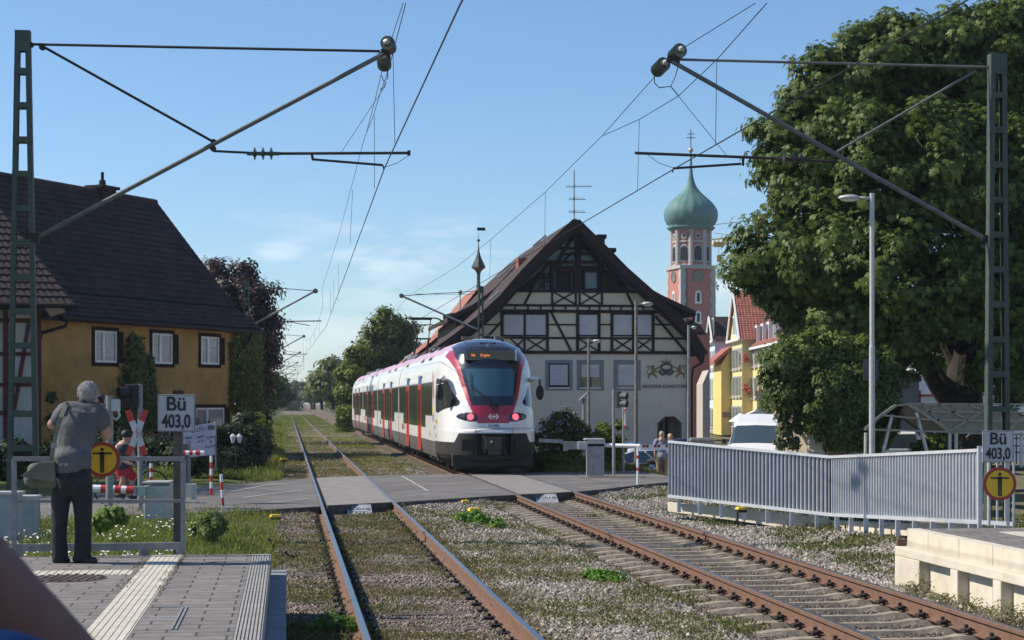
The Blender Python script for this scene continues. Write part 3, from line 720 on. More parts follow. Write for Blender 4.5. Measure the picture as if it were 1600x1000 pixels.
# coupler
mb = MB(); mb.box((0, .02, .90), (.42, .42, .36)); mb.box((0, -.14, .92), (.34, .16, .26)); mb.lathe((-.08, -.24, .93), [(.07, 0), (.05, .05), (.0, .12)], 10, 0, Matrix.Rotation(R(90), 3, 'X')); mb.box((.0, .1, .64), (.36, .5, .14)); mb.tube([(-.30, -.02, 1.12), (-.30, -.05, .8), (-.24, -.05, .62)], .03, 6); mb.box((-.24, -.12, .92), (.06, .14, .36)); mb.tube([(.22, 0, .8), (.34, -.08, .6), (.38, .1, .5)], .025, 6)
mb.build('coupler', mat('coupler_grey', (.06, .055, .05), .6, .4, .3, 8), train, local=True, bevel=.01)
mb = MB(); mb.box((0, .42, .40), (2.35, .26, .36), 0, 0, 1.0); mb.box((0, .52, .22), (1.9, .12, .14)); mb.build('snow_plough', mat('plough_black_brown', (.02, .016, .015), .7, 0, .2, 3), train, local=True, bevel=.03)
mb = MB(); mb.box((-.78, -.02, .86), (.34, .06, .34)); mb.box((.78, -.02, .86), (.34, .06, .34)); mb.build('buffer_plate', M_tdark, train, local=True, bevel=.03)
# bumper seams, logo, number, lamps
mb = MB()
for x in (-.53, .53): mb.box((x, -.004, 1.26), (.012, .01, .14))
mb.box((0, .055, 1.335), (2.3, .03, .012)); mb.build('panel_seam', M_black, train, local=True)
def nrm_front(z): dz = .02; return Vector((0, -(2 * dz), (nose_y(z + dz) - nose_y(z - dz)))).normalized()
ux = Vector((1, 0, 0)); n_ = Vector((0, -.99, .07)); uz = Vector((0, .12, .99)).normalized()
lg = MB(); o_ = Vector((0, .115, 1.665)); hwz, hh, tk = .155, .08, .030
def lpoly(pts): lg.prism([o_ + ux * x + uz * z for x, z in pts], Vector((0, -.012, 0)))
lpoly([(-.075, -tk / 2), (.075, -tk / 2), (.075, tk / 2), (-.075, tk / 2)]); lpoly([(-tk / 2, tk / 2), (tk / 2, tk / 2), (tk / 2, .055), (-tk / 2, .055)]); lpoly([(-tk / 2, -.055), (tk / 2, -.055), (tk / 2, -tk / 2), (-tk / 2, -tk / 2)])
for s_ in (-1, 1):
    lpoly([(s_ * .155, 0), (s_ * .085, .078), (s_ * .045, .078), (s_ * .108, 0)]); lpoly([(s_ * .155, 0), (s_ * .108, 0), (s_ * .045, -.078), (s_ * .085, -.078)]); 
lg.build('emblem', M_white, train, local=True)
text_mesh('number', '521 002', .095, (0, .082, 1.405), (1, 0, 0), (0, .1, 1), mat('number_grey', (.12, .12, .12), .5), train, local=True, bold=.002)
def surf(x, z):     # nose surface y for given x,z
    W = sec_interp(z); pw = .62 if z < 1.33 else .62 + .22 * min(1, (z - 1.33) / 1.2)
    sa = min(1, abs(x) / W) ** (1 / pw); ca = math.sqrt(max(0, 1 - sa * sa)); return YE - (YE - nose_y(z)) * ca ** (pw + .06)
for s_ in (-1, 1):
    x = s_ * .645; y = surf(x, 1.655); mb = MB(); mb.lathe((x, y + .01, 1.655), [(.098, 0), (.098, .012), (.085, .030), (.0, .038)], 20, 0, Matrix.Rotation(s_ * R(14), 3, 'Z') @ Matrix.Rotation(R(90), 3, 'X')); mb.build('tail_lamp', M_lampred, train, local=True, smooth=False)
    x = s_ * .85; y = surf(x, 1.66); mb = MB(); mb.lathe((x, y + .015, 1.66), [(.075, 0), (.07, .02), (.0, .03)], 16, 0, Matrix.Rotation(s_ * R(30), 3, 'Z') @ Matrix.Rotation(R(90), 3, 'X')); mb.build('headlamp', mat('clear_lamp', (.10, .10, .11), .08, .3), train, local=True)
# destination display box under the dome
mb = MB(); zc = 3.45; y = surf(0, zc); mb.box((0, y + .16, zc), (1.5, .44, .30)); 
db = mb.build('display_box', M_tblack, train, local=True, bevel=.02)
mb = MB(); mb.box((0, y - .07, zc), (1.36, .01, .22)); mb.build('display_glass', mat('display_glass', (.012, .016, .012), .1, spec=.6), train, local=True)
text_mesh('display_text', 'S6', .105, (-.50, y - .079, zc), (1, 0, 0), (0, 0, 1), M_orange, train, local=True, sx=1.3)
text_mesh('display_text', 'Engen', .105, (-.15, y - .079, zc), (1, 0, 0), (0, 0, 1), M_orange, train, local=True, sx=1.1)
mb = MB(); mb.box((.755, y - .02, zc), (.03, .12, .31)); mb.build('display_bracket', M_white, train, local=True)
# upper lamp window in the dome
mb = MB(); y = surf(0, 3.74)
for sgn in (-1, 1): mb.bar((sgn * .40, surf(.4, 3.64) - .01, 3.64), (sgn * .24, surf(.24, 3.82) - .01, 3.82), .02, .02)
mb.bar((-.24, surf(.24, 3.82) - .01, 3.83), (.24, surf(.24, 3.82) - .01, 3.83), .02, .02)
mb.build('lamp_window_frame', M_tgrey, train, local=True)
mb = MB(); mb.lathe((0, surf(0, 3.72) - .02, 3.73), [(.085, 0), (.07, .02), (0, .03)], 16, 0, Matrix.Rotation(R(70), 3, 'X')); mb.build('headlamp', mat('clear_lamp2', (.16, .19, .21), .1, .3), train, local=True)
# wiper
mb = MB(); q = lambda x, z, d=.05: (x, surf(x, z) - d, z)
mb.tube([q(.02, 1.93, .05), q(-.25, 2.25), q(-.60, 2.52)], .020, 6); mb.tube([q(.05, 1.96, .05), q(-.2, 2.25), q(-.58, 2.49)], .014, 6); mb.tube([q(-.58, 2.30), q(-.61, 2.52), q(-.60, 2.92)], .014, 6); mb.box(q(.05, 2.0, .03), (.26, .08, .10)); mb.bar(q(-.02, 2.02), q(.10, 1.84), .08, .05)
mb.build('wiper', M_black, train, local=True)
# mirrors
for s_ in (-1, 1):
    x = s_ * 1.36; mb = MB(); mb.tube([(s_ * 1.22, 1.55, 2.72), (s_ * 1.34, 1.25, 2.80), (s_ * 1.46, 1.0, 2.74)], [.06, .085, .035], 10); o = mb.build('mirror_arm', M_tw, train, local=True, smooth=True)
    mb = MB(); mb.sphere((s_ * 1.47, .98, 2.36), .12, 14, 0, (1.0, .75, 1.9)); mb.tube([(s_ * 1.46, 1.0, 2.76), (s_ * 1.47, .98, 2.5)], .03, 6); mb.build('mirror', M_black, train, local=True, smooth=True)
    if s_ < 0:
        mb = MB(); mb.bar((s_ * 1.36, 1.1, 2.64), (s_ * 1.60, .92, 2.57), .05, .02); mb.build('mirror_bracket', M_white, train, local=True)
# small coloured graphics on the cab side
M_tyel = mat('graphic_yellow', (.8, .55, .03), .4); M_tg = mat('graphic_grey', (.18, .18, .18), .5)
gm = MB(); X_ = -1.448
def gline3(mbx, pts, w, mi=0):
    for (a, b) in zip(pts[:-1], pts[1:]): mbx.bar((X_, a[0], a[1]), (X_, b[0], b[1]), .008, w, mi, up=(1, 0, 0)) if False else mbx.prism([(X_, a[0] - w / 2, a[1]), (X_, b[0] - w / 2, b[1]), (X_, b[0] + w / 2, b[1]), (X_, a[0] + w / 2, a[1])], (-.006, 0, 0), mi)
gline3(gm, [(3.95, 2.3), (3.92, 2.75), (3.80, 2.9), (3.70, 3.02), (3.55, 2.6), (3.45, 2.45), (3.4, 2.2)], .10, 0); gline3(gm, [(3.95, 2.3), (4.0, 1.95)], .06, 0); gline3(gm, [(3.9, 1.95), (3.7, 1.70)], .12, 1); gline3(gm, [(3.6, 1.72), (3.75, 1.5)], .12, 2)
gm.build('side_graphic', [M_tred, M_tyel, M_tblue], train, local=True)
mb = MB()
for (y0, mi) in ((Yl(68.2), 0), (Yl(84.7), 0), (Yl(101.5), 0), (Yl(118), 0)):
    mb.box((X_ - .002, y0, 1.16), (.006, .55, .22), 0, 0)
    for k in range(4): mb.box((X_ - .002, y0 - .8, 1.22 - k * .045), (.006, .9, .02), 0, 1)
mb.build('side_sign', [M_tred, M_tg], train, local=True)
mb = MB()
for (yy, zz, w, h) in ((2.6, 1.08, .12, .10), (4.9, 1.1, .12, .12), (3.0, 1.35, .15, .06), (3.2, 1.3, .2, .04)):
    mb.box((X_ - .001, yy, zz), (.006, w, h))
mb.build('side_marking', M_tg, train, local=True)
mb = MB(); mb.box((-1.448, 2.42, 1.50), (.006, .28, .12), 0, 0); mb.box((-1.448, 2.75, 1.52), (.006, .2, .08), 0, 1); mb.build('operator_sticker', [M_tyel, M_tg], train, local=True)
# bogies and wheels
for yb in (4.6, cuts[1], cuts[2], cuts[3], LEN - 4.6):
    for dy in (-1.25, 1.25):
        for s_ in (-1, 1):
            mb = MB(); mb.lathe((s_ * .75, yb + dy, .40), [(.40, -.02), (.40, .02), (.385, .06), (.36, .08), (.30, .05), (.12, .06), (.12, .10), (.0, .10)], 22, 0, Matrix.Rotation(R(90) * s_, 3, 'Y')); mb.build('wheel', mat('wheel_steel', (.10, .075, .06), .6, .3, .3, 6), train, local=True)
    mb = MB()
    for s_ in (-1, 1):
        mb.box((s_ * 1.08, yb, .52), (.14, 3.3, .18)); mb.tube([(s_ * 1.18, yb - .9, .62), (s_ * 1.2, yb - .3, .45), (s_ * 1.2, yb + .4, .4)], .05, 8)
        for dy in (-1.25, 1.25): mb.box((s_ * 1.12, yb + dy, .40), (.26, .3, .28)); mb.lathe((s_ * 1.24, yb + dy, .40), [(.12, 0), (.12, .08), (.05, .12), (0, .12)], 12, 0, Matrix.Rotation(R(90) * s_, 3, 'Y')); mb.lathe((s_ * 1.1, yb + dy * .55, .45), [(.09, 0), (.09, .28), (0, .28)], 10)
    mb.box((0, yb, .5), (1.9, .5, .25)); mb.build('bogie_frame', mat('bogie_grey', (.10, .095, .09), .7, .2, .3, 5), train, local=True, bevel=.015)
mb = MB(); mb.box((0, LEN / 2, .60), (2.5, LEN - 3, .3))
for y in (9, 13, 16, 24, 28, 31, 40, 46, 57, 62): mb.box((0, y, .38), (2.3, 1.6, .25))
mb.build('underframe', M_tdark, train, local=True)
# ------------------------------------------------------------------ generic building helpers
M_timber = mat('dark_timber', (0.026, 0.019, 0.02), 0.85, 0, 0.3, 6, 0.2, 40, spec=.2)
M_tile_dark = mat('dark_roof_tile', (0.050, 0.034, 0.034), 0.85, 0, 0.3, 1.6, 0.1, 30, spec=.25)
M_tile_brown = mat('brown_roof_tile', (0.055, 0.036, 0.033), 0.85, 0, 0.25, 2, spec=.2)
M_tile_red = mat('red_roof_tile', (0.30, 0.10, 0.065), 0.8, 0, 0.25, 2)
M_glass_d = mat('dark_window_glass', (0.03, 0.035, 0.04), 0.06, 0, 0.2, 1, spec=.8)
M_glass_b = mat('blue_window_glass', (0.10, 0.16, 0.20), 0.08, 0, 0.1, 1, spec=.8)
M_curt = mat('pale_curtain', (0.42, 0.42, 0.44), 0.8, 0, 0.12, 8, stretch=(6, 6, 1))
M_frame_w = mat('white_window_frame', (0.62, 0.62, 0.62), 0.5)
M_gutter = mat('dark_brown_gutter', (0.022, 0.016, 0.015), 0.7, .0, spec=.25)
def tiled(mb, A, B, Cc, D, tw, rows, amp=.035, lap=.03, ph=4, mi=0, conc=0.0):
    # roof plane A(left eave) B(right eave) Cc(right ridge) D(left ridge), with pantile waves and lapped rows
    A, B, Cc, D = map(Vector, (A, B, Cc, D)); nn = (B - A).cross(D - A).normalized()
    if nn.z < 0: nn = -nn
    L_ = (B - A).length; nc = int(L_ / tw) * ph; V_ = []; F_ = []
    vs_levels = []
    for r_ in range(rows): vs_levels += [(r_ / rows, lap), ((r_ + .985) / rows, 0.0)]
    base = len(mb.v)
    for (v, off) in vs_levels:
        l, r_ = A.lerp(D, v), B.lerp(Cc, v); cv = -conc * math.sin(v * math.pi)
        for c in range(nc + 1):
            u = c / nc; x = u * L_ / tw
            h = amp * abs(math.cos(x * math.pi)) ** .7
            mb.v.append(tuple(l.lerp(r_, u) + nn * (off + h + cv)))
    for j in range(len(vs_levels) - 1):
        for c in range(nc):
            a = base + j * (nc + 1) + c; mb.f.append((a, a + 1, a + nc + 2, a + nc + 1)); mb.m.append(mi)
def window_f(fr, parent, a0, a1, z0, z1, frame_m, glass_m, name='window', fw=.07, dep=.12, mull=0, bars=0, sill=None, out=.03, curtain=None, leaf=True):
    mb = MB()
    fr.box(mb, a0 - fw, a0, -dep, out, z0 - fw, z1 + fw); fr.box(mb, a1, a1 + fw, -dep, out, z0 - fw, z1 + fw)
    fr.box(mb, a0, a1, -dep, out, z1, z1 + fw); fr.box(mb, a0, a1, -dep, out, z0 - fw, z0)
    w = mb.build(name, frame_m, parent)
    mb = MB(); fr.box(mb, a0 - .002, a1 + .002, .004, .008, z0 - .002, z1 + .002); mb.build('pane', glass_m, w)
    if mull or bars:
        mb = MB()
        for k in range(mull): x = a0 + (a1 - a0) * (k + 1) / (mull + 1); fr.box(mb, x - .03, x + .03, .008, .03, z0, z1)
        for k in range(bars): z = z0 + (z1 - z0) * (k + 1) / (bars + 1); fr.box(mb, a0, a1, .009, .026, z - .02, z + .02)
        fr.box(mb, a0, a0 + .05, .008, .028, z0, z1); fr.box(mb, a1 - .05, a1, .008, .028, z0, z1); fr.box(mb, a0 + .05, a1 - .05, .0085, .0275, z0, z0 + .05); fr.box(mb, a0 + .05, a1 - .05, .0085, .0275, z1 - .05, z1)
        mb.build('casement', M_frame_w, w)
    if sill: mb = MB(); fr.box(mb, a0 - fw - .05, a1 + fw + .05, out, out + .1, z0 - fw - .05, z0 - fw + .0); mb.build('sill', sill, w)
    return w
def pf(fr, pts, o=0.0): return [fr.pix(x, y, o) for x, y in pts]
def c6(x, y): return (640 + x / 2.5, 320 + y / 2.5)
def cA(x, y): return (800 + x / 6.667, 330 + y / 6.667)

# ------------------------------------------------------------------ bakery house (half-timbered gable)
BY = 100.0; fb = Fr((900 - 800) * BY / F, BY, TH)
bak = thing('bakery_house', 'large half-timbered bakery house with dark steep gable and pale plaster ground floor', 'building', fb.w(0, 0, -.9), TH)
M_plas = mat('grey_beige_plaster', (0.66, 0.56, 0.46), 0.95, 0, 0.07, 0.8, 0.15, 60)
M_plas2 = mat('cream_infill_plaster', (0.68, 0.58, 0.44), 0.95, 0, 0.08, 1.0, 0.15, 50)
M_shut = mat('white_roller_shutter', (0.56, 0.53, 0.54), 0.5, 0, 0.06, 2)
M_surr = mat('blue_grey_surround', (0.20, 0.225, 0.245), 0.8)
def bp(x, y, o=0.0): return fb.pix(*c6(x, y), o)
zf = bp(700, 577)[1]; a_l = fb.pix(722, 600)[0]; a_r = bp(1091, 700)[0]; zg = -1.0
apex = bp(650, 52)
# wall body with gable (depth 10)
mb = MB()
arch = [bp(968, 940), bp(968, 858), bp(1000, 828), bp(1035, 826), bp(1064, 852), bp(1064, 940)]
# plaster ground wall with arch opening: pieces
mb.prism([fb.w(a_l, 0, zg), fb.w(arch[0][0], 0, zg), fb.w(arch[0][0], 0, zf), fb.w(a_l, 0, zf)], fb.n * -.4)
mb.prism([fb.w(arch[5][0], 0, zg), fb.w(a_r, 0, zg), fb.w(a_r, 0, zf), fb.w(arch[5][0], 0, zf)], fb.n * -.4)
mb.prism([fb.w(a, 0, z) for a, z in [arch[1], arch[2], arch[3], arch[4], (arch[4][0], zf), (arch[1][0], zf)]], fb.n * -.4)
fb.box(mb, a_l, a_r, -24, -9.0, zg, zf); fb.box(mb, a_l, a_l + .3, -9, -.4, zg, zf); fb.box(mb, a_r - .3, a_r, -9, -.4, zg, zf)
mb.build('ground_floor_wall', M_plas, bak)
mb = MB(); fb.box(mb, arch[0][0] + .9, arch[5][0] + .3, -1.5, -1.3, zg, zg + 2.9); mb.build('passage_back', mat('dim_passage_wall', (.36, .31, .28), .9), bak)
mb = MB(); fb.box(mb, arch[0][0] - .0, arch[0][0] + .10, -.45, .03, zg, arch[1][1]); fb.beam(mb, arch[1], arch[2], .10, -.2, .03); fb.box(mb, arch[0][0] + .35, arch[0][0] + .45, -.5, -.1, zg, arch[1][1] + .5); mb.build('door', mat('brown_door_wood', (.13, .065, .035), .6), bak)
# gable wall
mb = MB(); z5 = bp(600, 336)[1]
gl = [(a_l - 0.3, zf), (a_r, zf), bp(1091, 532), bp(886, 334), bp(424, 334), (a_l - .3, bp(0, 520)[1])]
fb.poly(mb, gl, -.3, 0); mb.build('gable_wall', M_plas2, bak)
mb = MB(); fb.poly(mb, [bp(424, 337), bp(886, 337), bp(650, 80)], -.5, -.4); mb.build('gable_glazing', mat('loggia_glass', (.24, .33, .38), .12, 0, .12, .8, spec=.8), bak)
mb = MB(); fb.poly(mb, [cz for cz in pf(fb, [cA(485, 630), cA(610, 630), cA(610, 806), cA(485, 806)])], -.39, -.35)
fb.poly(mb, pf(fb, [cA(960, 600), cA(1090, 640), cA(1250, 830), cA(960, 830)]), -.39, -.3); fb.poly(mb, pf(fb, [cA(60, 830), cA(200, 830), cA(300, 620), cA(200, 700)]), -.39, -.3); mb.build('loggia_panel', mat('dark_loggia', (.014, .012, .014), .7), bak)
# timber framing
mb = MB(); W = 1 / 2.5 * BY / F
def H(y, x0, x1, th=9, o=.06): a0, z = bp(x0, y); a1, _ = bp(x1, y); fb.box(mb, a0, a1, -.05, o, z - th * W / 2, z + th * W / 2)
def Vp(x, y0, y1, th=9, o=.065): a, z0 = bp(x, y0); _, z1 = bp(x, y1); fb.box(mb, a - th * W / 2, a + th * W / 2, -.05, o, min(z0, z1), max(z0, z1))
def D(x0, y0, x1, y1, th=9, o=.055): fb.beam(mb, bp(x0, y0), bp(x1, y1), th * W, -.04, o)
H(575, 180, 1092, 12, .10); H(519, 290, 1086, 8); H(414, 330, 980, 12, .085); H(392, 365, 948, 9, .08); H(336, 420, 888, 11, .09)
H(468, 285, 357, 6, .05); H(468, 543, 655, 6, .05); H(468, 743, 790, 6, .05); H(468, 958, 1040, 6, .05)
for x in (361, 449, 538, 656, 740, 790, 873, 951): Vp(x, 414, 575, 11 if x not in (449, 873) else 8)
for x in (412, 463, 512, 560, 609, 657, 702, 742, 783, 826, 870, 912): Vp(x, 392, 414, 6, .07)
for x in (557, 649, 664, 751): Vp(x, 336, 392, 8, .07)
D(300, 520, 357, 458); D(553, 420, 632, 573); D(960, 436, 1076, 573); D(476, 336, 446, 392); D(843, 336, 872, 392)
for (x0, x1) in ((458, 530), (663, 733), (798, 866), (881, 944)): D(x0, 524, x1, 569, 6); D(x0, 569, x1, 524, 6, .05)
D(400, 569, 445, 526, 6); D(395, 524, 445, 569, 6, .05)
for (x0, x1) in ((563, 644), (670, 746)): D(x0, 341, x1, 387, 6); D(x0, 387, x1, 341, 6, .05)
for (x0, x1) in ((365, 448), (451, 534), (660, 736), (793, 870), (876, 948)): H(511, x0, x1, 6, .05); H(425, x0, x1, 9, .05)
mb.build('timber_framing', M_timber, bak)
mb = MB()   # loggia timber in front of the glazing
def DA(x0, y0, x1, y1, th=24, o0=-.3, o1=.0): fb.beam(mb, fb.pix(*cA(x0, y0)), fb.pix(*cA(x1, y1)), th / 6.667 * BY / F, o0, o1)
DA(680, 120, 680, 830, 30, -.38, .05); DA(705, 280, 705, 830, 26, -.38, .04); DA(655, 560, 655, 830, 24, -.38, .03); DA(420, 530, 420, 830, 34, -.38, .04); DA(940, 530, 940, 830, 34, -.38, .04)
DA(350, 525, 1010, 525, 26, -.38, .06); DA(420, 600, 940, 600, 60, -.38, -.02); DA(480, 380, 900, 380, 18, -.38, .02); DA(540, 440, 900, 440, 16, -.38, .01); DA(250, 690, 410, 690, 14, -.38, -.05); DA(230, 730, 410, 730, 14, -.38, -.06); DA(420, 820, 940, 820, 30, -.38, .05)
DA(670, 210, 440, 590, 34, -.38, .02); DA(690, 210, 960, 590, 34, -.38, .02); DA(640, 420, 500, 570, 18, -.38, -.1); DA(750, 350, 890, 510, 18, -.38, -.1); DA(390, 520, 190, 830, 26, -.38, .0); DA(980, 520, 1180, 830, 26, -.38, .0); DA(390, 640, 270, 830, 16, -.38, -.1); DA(340, 620, 340, 830, 12, -.38, -.1)
DA(480, 610, 480, 820, 12, -.38, -.02); DA(612, 610, 612, 820, 12, -.38, -.02); DA(755, 630, 755, 815, 22, -.38, -.02); DA(905, 630, 905, 815, 10, -.38, -.02); DA(700, 680, 765, 680, 12, -.38, -.03); DA(700, 725, 765, 725, 12, -.38, -.03)
mb.build('loggia_timber', M_timber, bak)
# shutters in the timber floor
for (x0, x1) in ((370, 445), (456, 529), (665, 731), (798, 864), (886, 943)):
    mb = MB(); p0, p1 = bp(x0, 509), bp(x1, 428); n_ = 16; h = (p1[1] - p0[1]) / n_
    for k in range(n_): fb.box(mb, p0[0], p1[0], .012, .030, p0[1] + k * h, p0[1] + (k + .9) * h)
    fb.box(mb, p0[0], p1[0], .003, .012, p0[1], p1[1]); mb.build('roller_shutter', M_shut, bak)
for i, (x0, x1) in enumerate(((543, 624), (666, 746), (810, 890))):
    p0, p1 = bp(x0, 712), bp(x1, 619); mb = MB(); e_ = .19
    fb.box(mb, p0[0] - e_, p1[0] + e_, .002, .02, p1[1], p1[1] + e_); fb.box(mb, p0[0] - e_, p1[0] + e_, .002, .02, p0[1] - e_, p0[1]); fb.box(mb, p0[0] - e_, p0[0], .002, .02, p0[1], p1[1]); fb.box(mb, p1[0], p1[0] + e_, .002, .02, p0[1], p1[1])
    w = mb.build('window', M_surr, bak)
    mb = MB(); fb.box(mb, p0[0], p1[0], .001, .004, p0[1], p1[1]); mb.build('recess', M_glass_d, w)
    mb = MB(); zb = p0[1] + .12 if i != 1 else p0[1] + .42 * (p1[1] - p0[1]); n_ = 14; h = (p1[1] - .08 - zb) / n_
    for k in range(n_): fb.box(mb, p0[0] + .08, p1[0] - .10, .006, .024, zb + k * h, zb + (k + .88) * h)
    mb.build('roller_shutter', M_shut, w)
    mb = MB(); fb.box(mb, p0[0] - .02, p1[0] + .02, .021, .07, p0[1] - .10, p0[1] - .02); mb.build('sill', M_frame_w, w)
    if i == 1: mb = MB(); fb.box(mb, (p0[0] + p1[0]) / 2 + .1, p1[0] - .15, .005, .008, p0[1] + .1, zb - .05); mb.build('pane', M_glass_d, w); mb = MB(); fb.box(mb, (p0[0] + p1[0]) / 2 - .05, (p0[0] + p1[0]) / 2 + .05, .005, .03, p0[1], zb); mb.build('mullion', M_timber, w)
# lettering and crest
M_gold = mat('faded_gold_paint', (.26, .17, .05), .7, 0, .15, 8); M_crest = mat('crest_dark_grey', (.10, .09, .09), .8)
tcx, tcz = fb.pix(1039.5, 604); text_mesh('lettering', 'BÄCKEREI KONDITOREI', .27, fb.w(tcx, .012, tcz), fb.u, (0, 0, 1), mat('faded_letter_paint', (.11, .08, .045), .8), bak, sx=.91, bold=.006)
def cr(x, y): return fb.pix(980 + x / 12.5, 540 + y / 12.5)
mb = MB()
def crtube(pts, r, mi=0): mb.tube([fb.w(cr(x, y)[0], .012, cr(x, y)[1]) for x, y in pts], [q * BY / F / 12.5 for q in (r if isinstance(r, list) else [r] * len(pts))], 8, mi, el=1.0)
def ring(cx, cy, rx, ry, r, a0=0, a1=360, n=22, mi=1): crtube([(cx + rx * math.cos(R(a0 + (a1 - a0) * k / n)), cy + ry * math.sin(R(a0 + (a1 - a0) * k / n))) for k in range(n + 1)], r, mi)
ring(765, 420, 105, 62, 22); ring(700, 515, 55, 48, 22, 20, 250); ring(830, 515, 55, 48, 22, -70, 160); crtube([(650, 470), (720, 480), (800, 530), (840, 500)], 22, 1); crtube([(880, 470), (810, 480), (740, 530), (700, 500)], 22, 1)
crtube([(680, 330), (850, 330)], 9); crtube([(680, 330), (645, 290)], 7); crtube([(850, 330), (872, 290)], 7); crtube([(765, 330), (757, 245)], 8); crtube([(720, 330), (705, 282)], 7); crtube([(800, 330), (818, 282)], 7); crtube([(685, 315), (845, 315)], 7)
for s_ in (0, 1):
    q = (lambda p: p) if s_ == 0 else (lambda p: (1530 - p[0], p[1] - 8))
    t_ = lambda pts, r: crtube([q(p) for p in pts], r)
    t_([(500, 405), (500, 450), (520, 490), (480, 540)], [26, 36, 34, 28]); t_([(490, 405), (520, 400)], [30, 18]); t_([(530, 470), (590, 440), (625, 415)], [14, 12, 16]); t_([(530, 500), (580, 515), (635, 505)], [14, 11, 15])
    t_([(480, 540), (430, 575), (405, 600), (440, 640)], [24, 20, 13, 14]); t_([(490, 540), (520, 560), (560, 595), (570, 635)], [22, 22, 16, 14]); t_([(450, 550), (400, 540), (380, 510), (430, 450), (440, 410), (400, 400), (385, 430)], [8, 8, 8, 8, 10, 12, 10])
mb.build('crest', [M_gold, M_crest], bak)
# roof of the front house: two curved slopes with verge boards
ROOFD = 10.4; OH = 1.25
Lp = [fb.pix(x, y, OH) for x, y in [(900, 341), (862, 377), (820, 420), (785, 461), (750, 493), (712, 523), (676, 548)]]
Rp = [fb.pix(x, y, OH) for x, y in [(900, 341), (938, 378), (977, 418), (1010, 447), (1048, 483), (1078, 513), (1100, 549)]]
mb = MB()
for pts in (Lp, Rp):
    for (p, q) in zip(pts[:-1], pts[1:]):
        a, b, c, d = fb.w(p[0], OH, p[1]), fb.w(q[0], OH, q[1]), fb.w(q[0], -ROOFD, q[1]), fb.w(p[0], -ROOFD, p[1])
        mb.prism([a, b, c, d], (0, 0, -.22))
mb.build('roof', M_tile_brown, bak)
mb = MB()
for pts in (Lp, Rp):
    for (p, q) in zip(pts[:-1], pts[1:]):
        v = Vector((p[0], p[1] - .22)); w_ = Vector((q[0], q[1] - .22)); fb.beam(mb, v, w_, .5, OH - .02, OH + .06); fb.beam(mb, v - Vector((0, .42)), w_ - Vector((0, .42)), .22, OH - .4, OH - .2)
mb.build('verge_board', mat('verge_brown', (.035, .022, .021), .85, spec=.2), bak)
mb = MB(); hx = [(850, 720), (815, 455)]
a0, z0 = fb.pix(1096, 556, -.2); mb.tube([fb.wp(1100, 553, .9), fb.wp(1098, 566, .3), fb.wp(1083, 575, .1), fb.wp(1081, 590, .1), fb.wp(1081, 706, .1)], .06, 8); mb.tube([fb.wp(1101, 551, 1.2), fb.w(fb.pix(1101, 551, 1.2)[0], -10, fb.pix(1101, 551, 1.2)[1])], .10, 8)
mb.build('downpipe', M_gutter, bak)
mb = MB(); mb.tube([fb.wp(1074.5, 507, .12), fb.wp(1076.5, 700, .12)], .07, 8); mb.build('downpipe', mat('blue_grey_pipe', (.11, .13, .15), .5), bak)
# roof windows / solar rails on the left slope
mb = MB()
for (x0, y0, x1, y1) in ((858, 388, 842, 404), (838, 404, 824, 418), (805, 440, 782, 456), (780, 455, 764, 470)):
    mb.bar(fb.wp(x0, y0, -3), fb.wp(x1, y1, -3), .30, .10)
mb.build('roof_rail', M_galv, bak)
mb = MB(); fb2 = Fr(*(fb.w(0, -6.5, 0).xy), TH)
pts = pf(fb2, [(810, 403), (835, 403), (835, 440), (810, 440)]); fb2.poly(mb, [(pts[0][0], pts[0][1]), (pts[1][0], pts[1][1]), (pts[2][0], pts[2][1] - 1), (pts[3][0], pts[3][1] - 1)], -1.2, 0); mb.build('dormer', mat('red_brown_dormer', (.26, .07, .05), .8), bak)
for (x0, x1, yt, cap) in ((935, 945, 367, 2), (953, 960, 388, 1)):
    mb = MB(); p0 = fb2.pix(x0, 420); p1 = fb2.pix(x1, yt); fb2.box(mb, p0[0], p1[0], -.5, 0, p0[1] - .5, p1[1]); fb2.box(mb, p0[0] - .1, p1[0] + .1, -.6, .1, p1[1] - .22, p1[1] + .02); mb.build('chimney', M_timber, bak)
# TV antenna
an = thing('roof_antenna', 'tall rooftop television antenna above the bakery gable', 'antenna', fb.w(*[fb.pix(897, 345, -.6)[0], -.6, fb.pix(897, 345, -.6)[1]]), TH)
mb = MB(); q = lambda x, y: fb.wp(x, y, -.6)
mb.tube([q(897, 345), q(897, 266)], .035, 6)
for y, w_ in ((291, 22), (310, 14), (330, 14)):
    mb.tube([q(897 - w_ * .6, y + 1), q(897 + w_ * 1.3, y + (2 if y > 300 else 0))], .022, 5)
    for k in range(9): x = 897 - w_ * .5 + k * w_ * .2; mb.tube([q(x, y - 2.5), q(x, y + 2.5)], .012, 4)
mb.build('mast', M_galv_d, an)
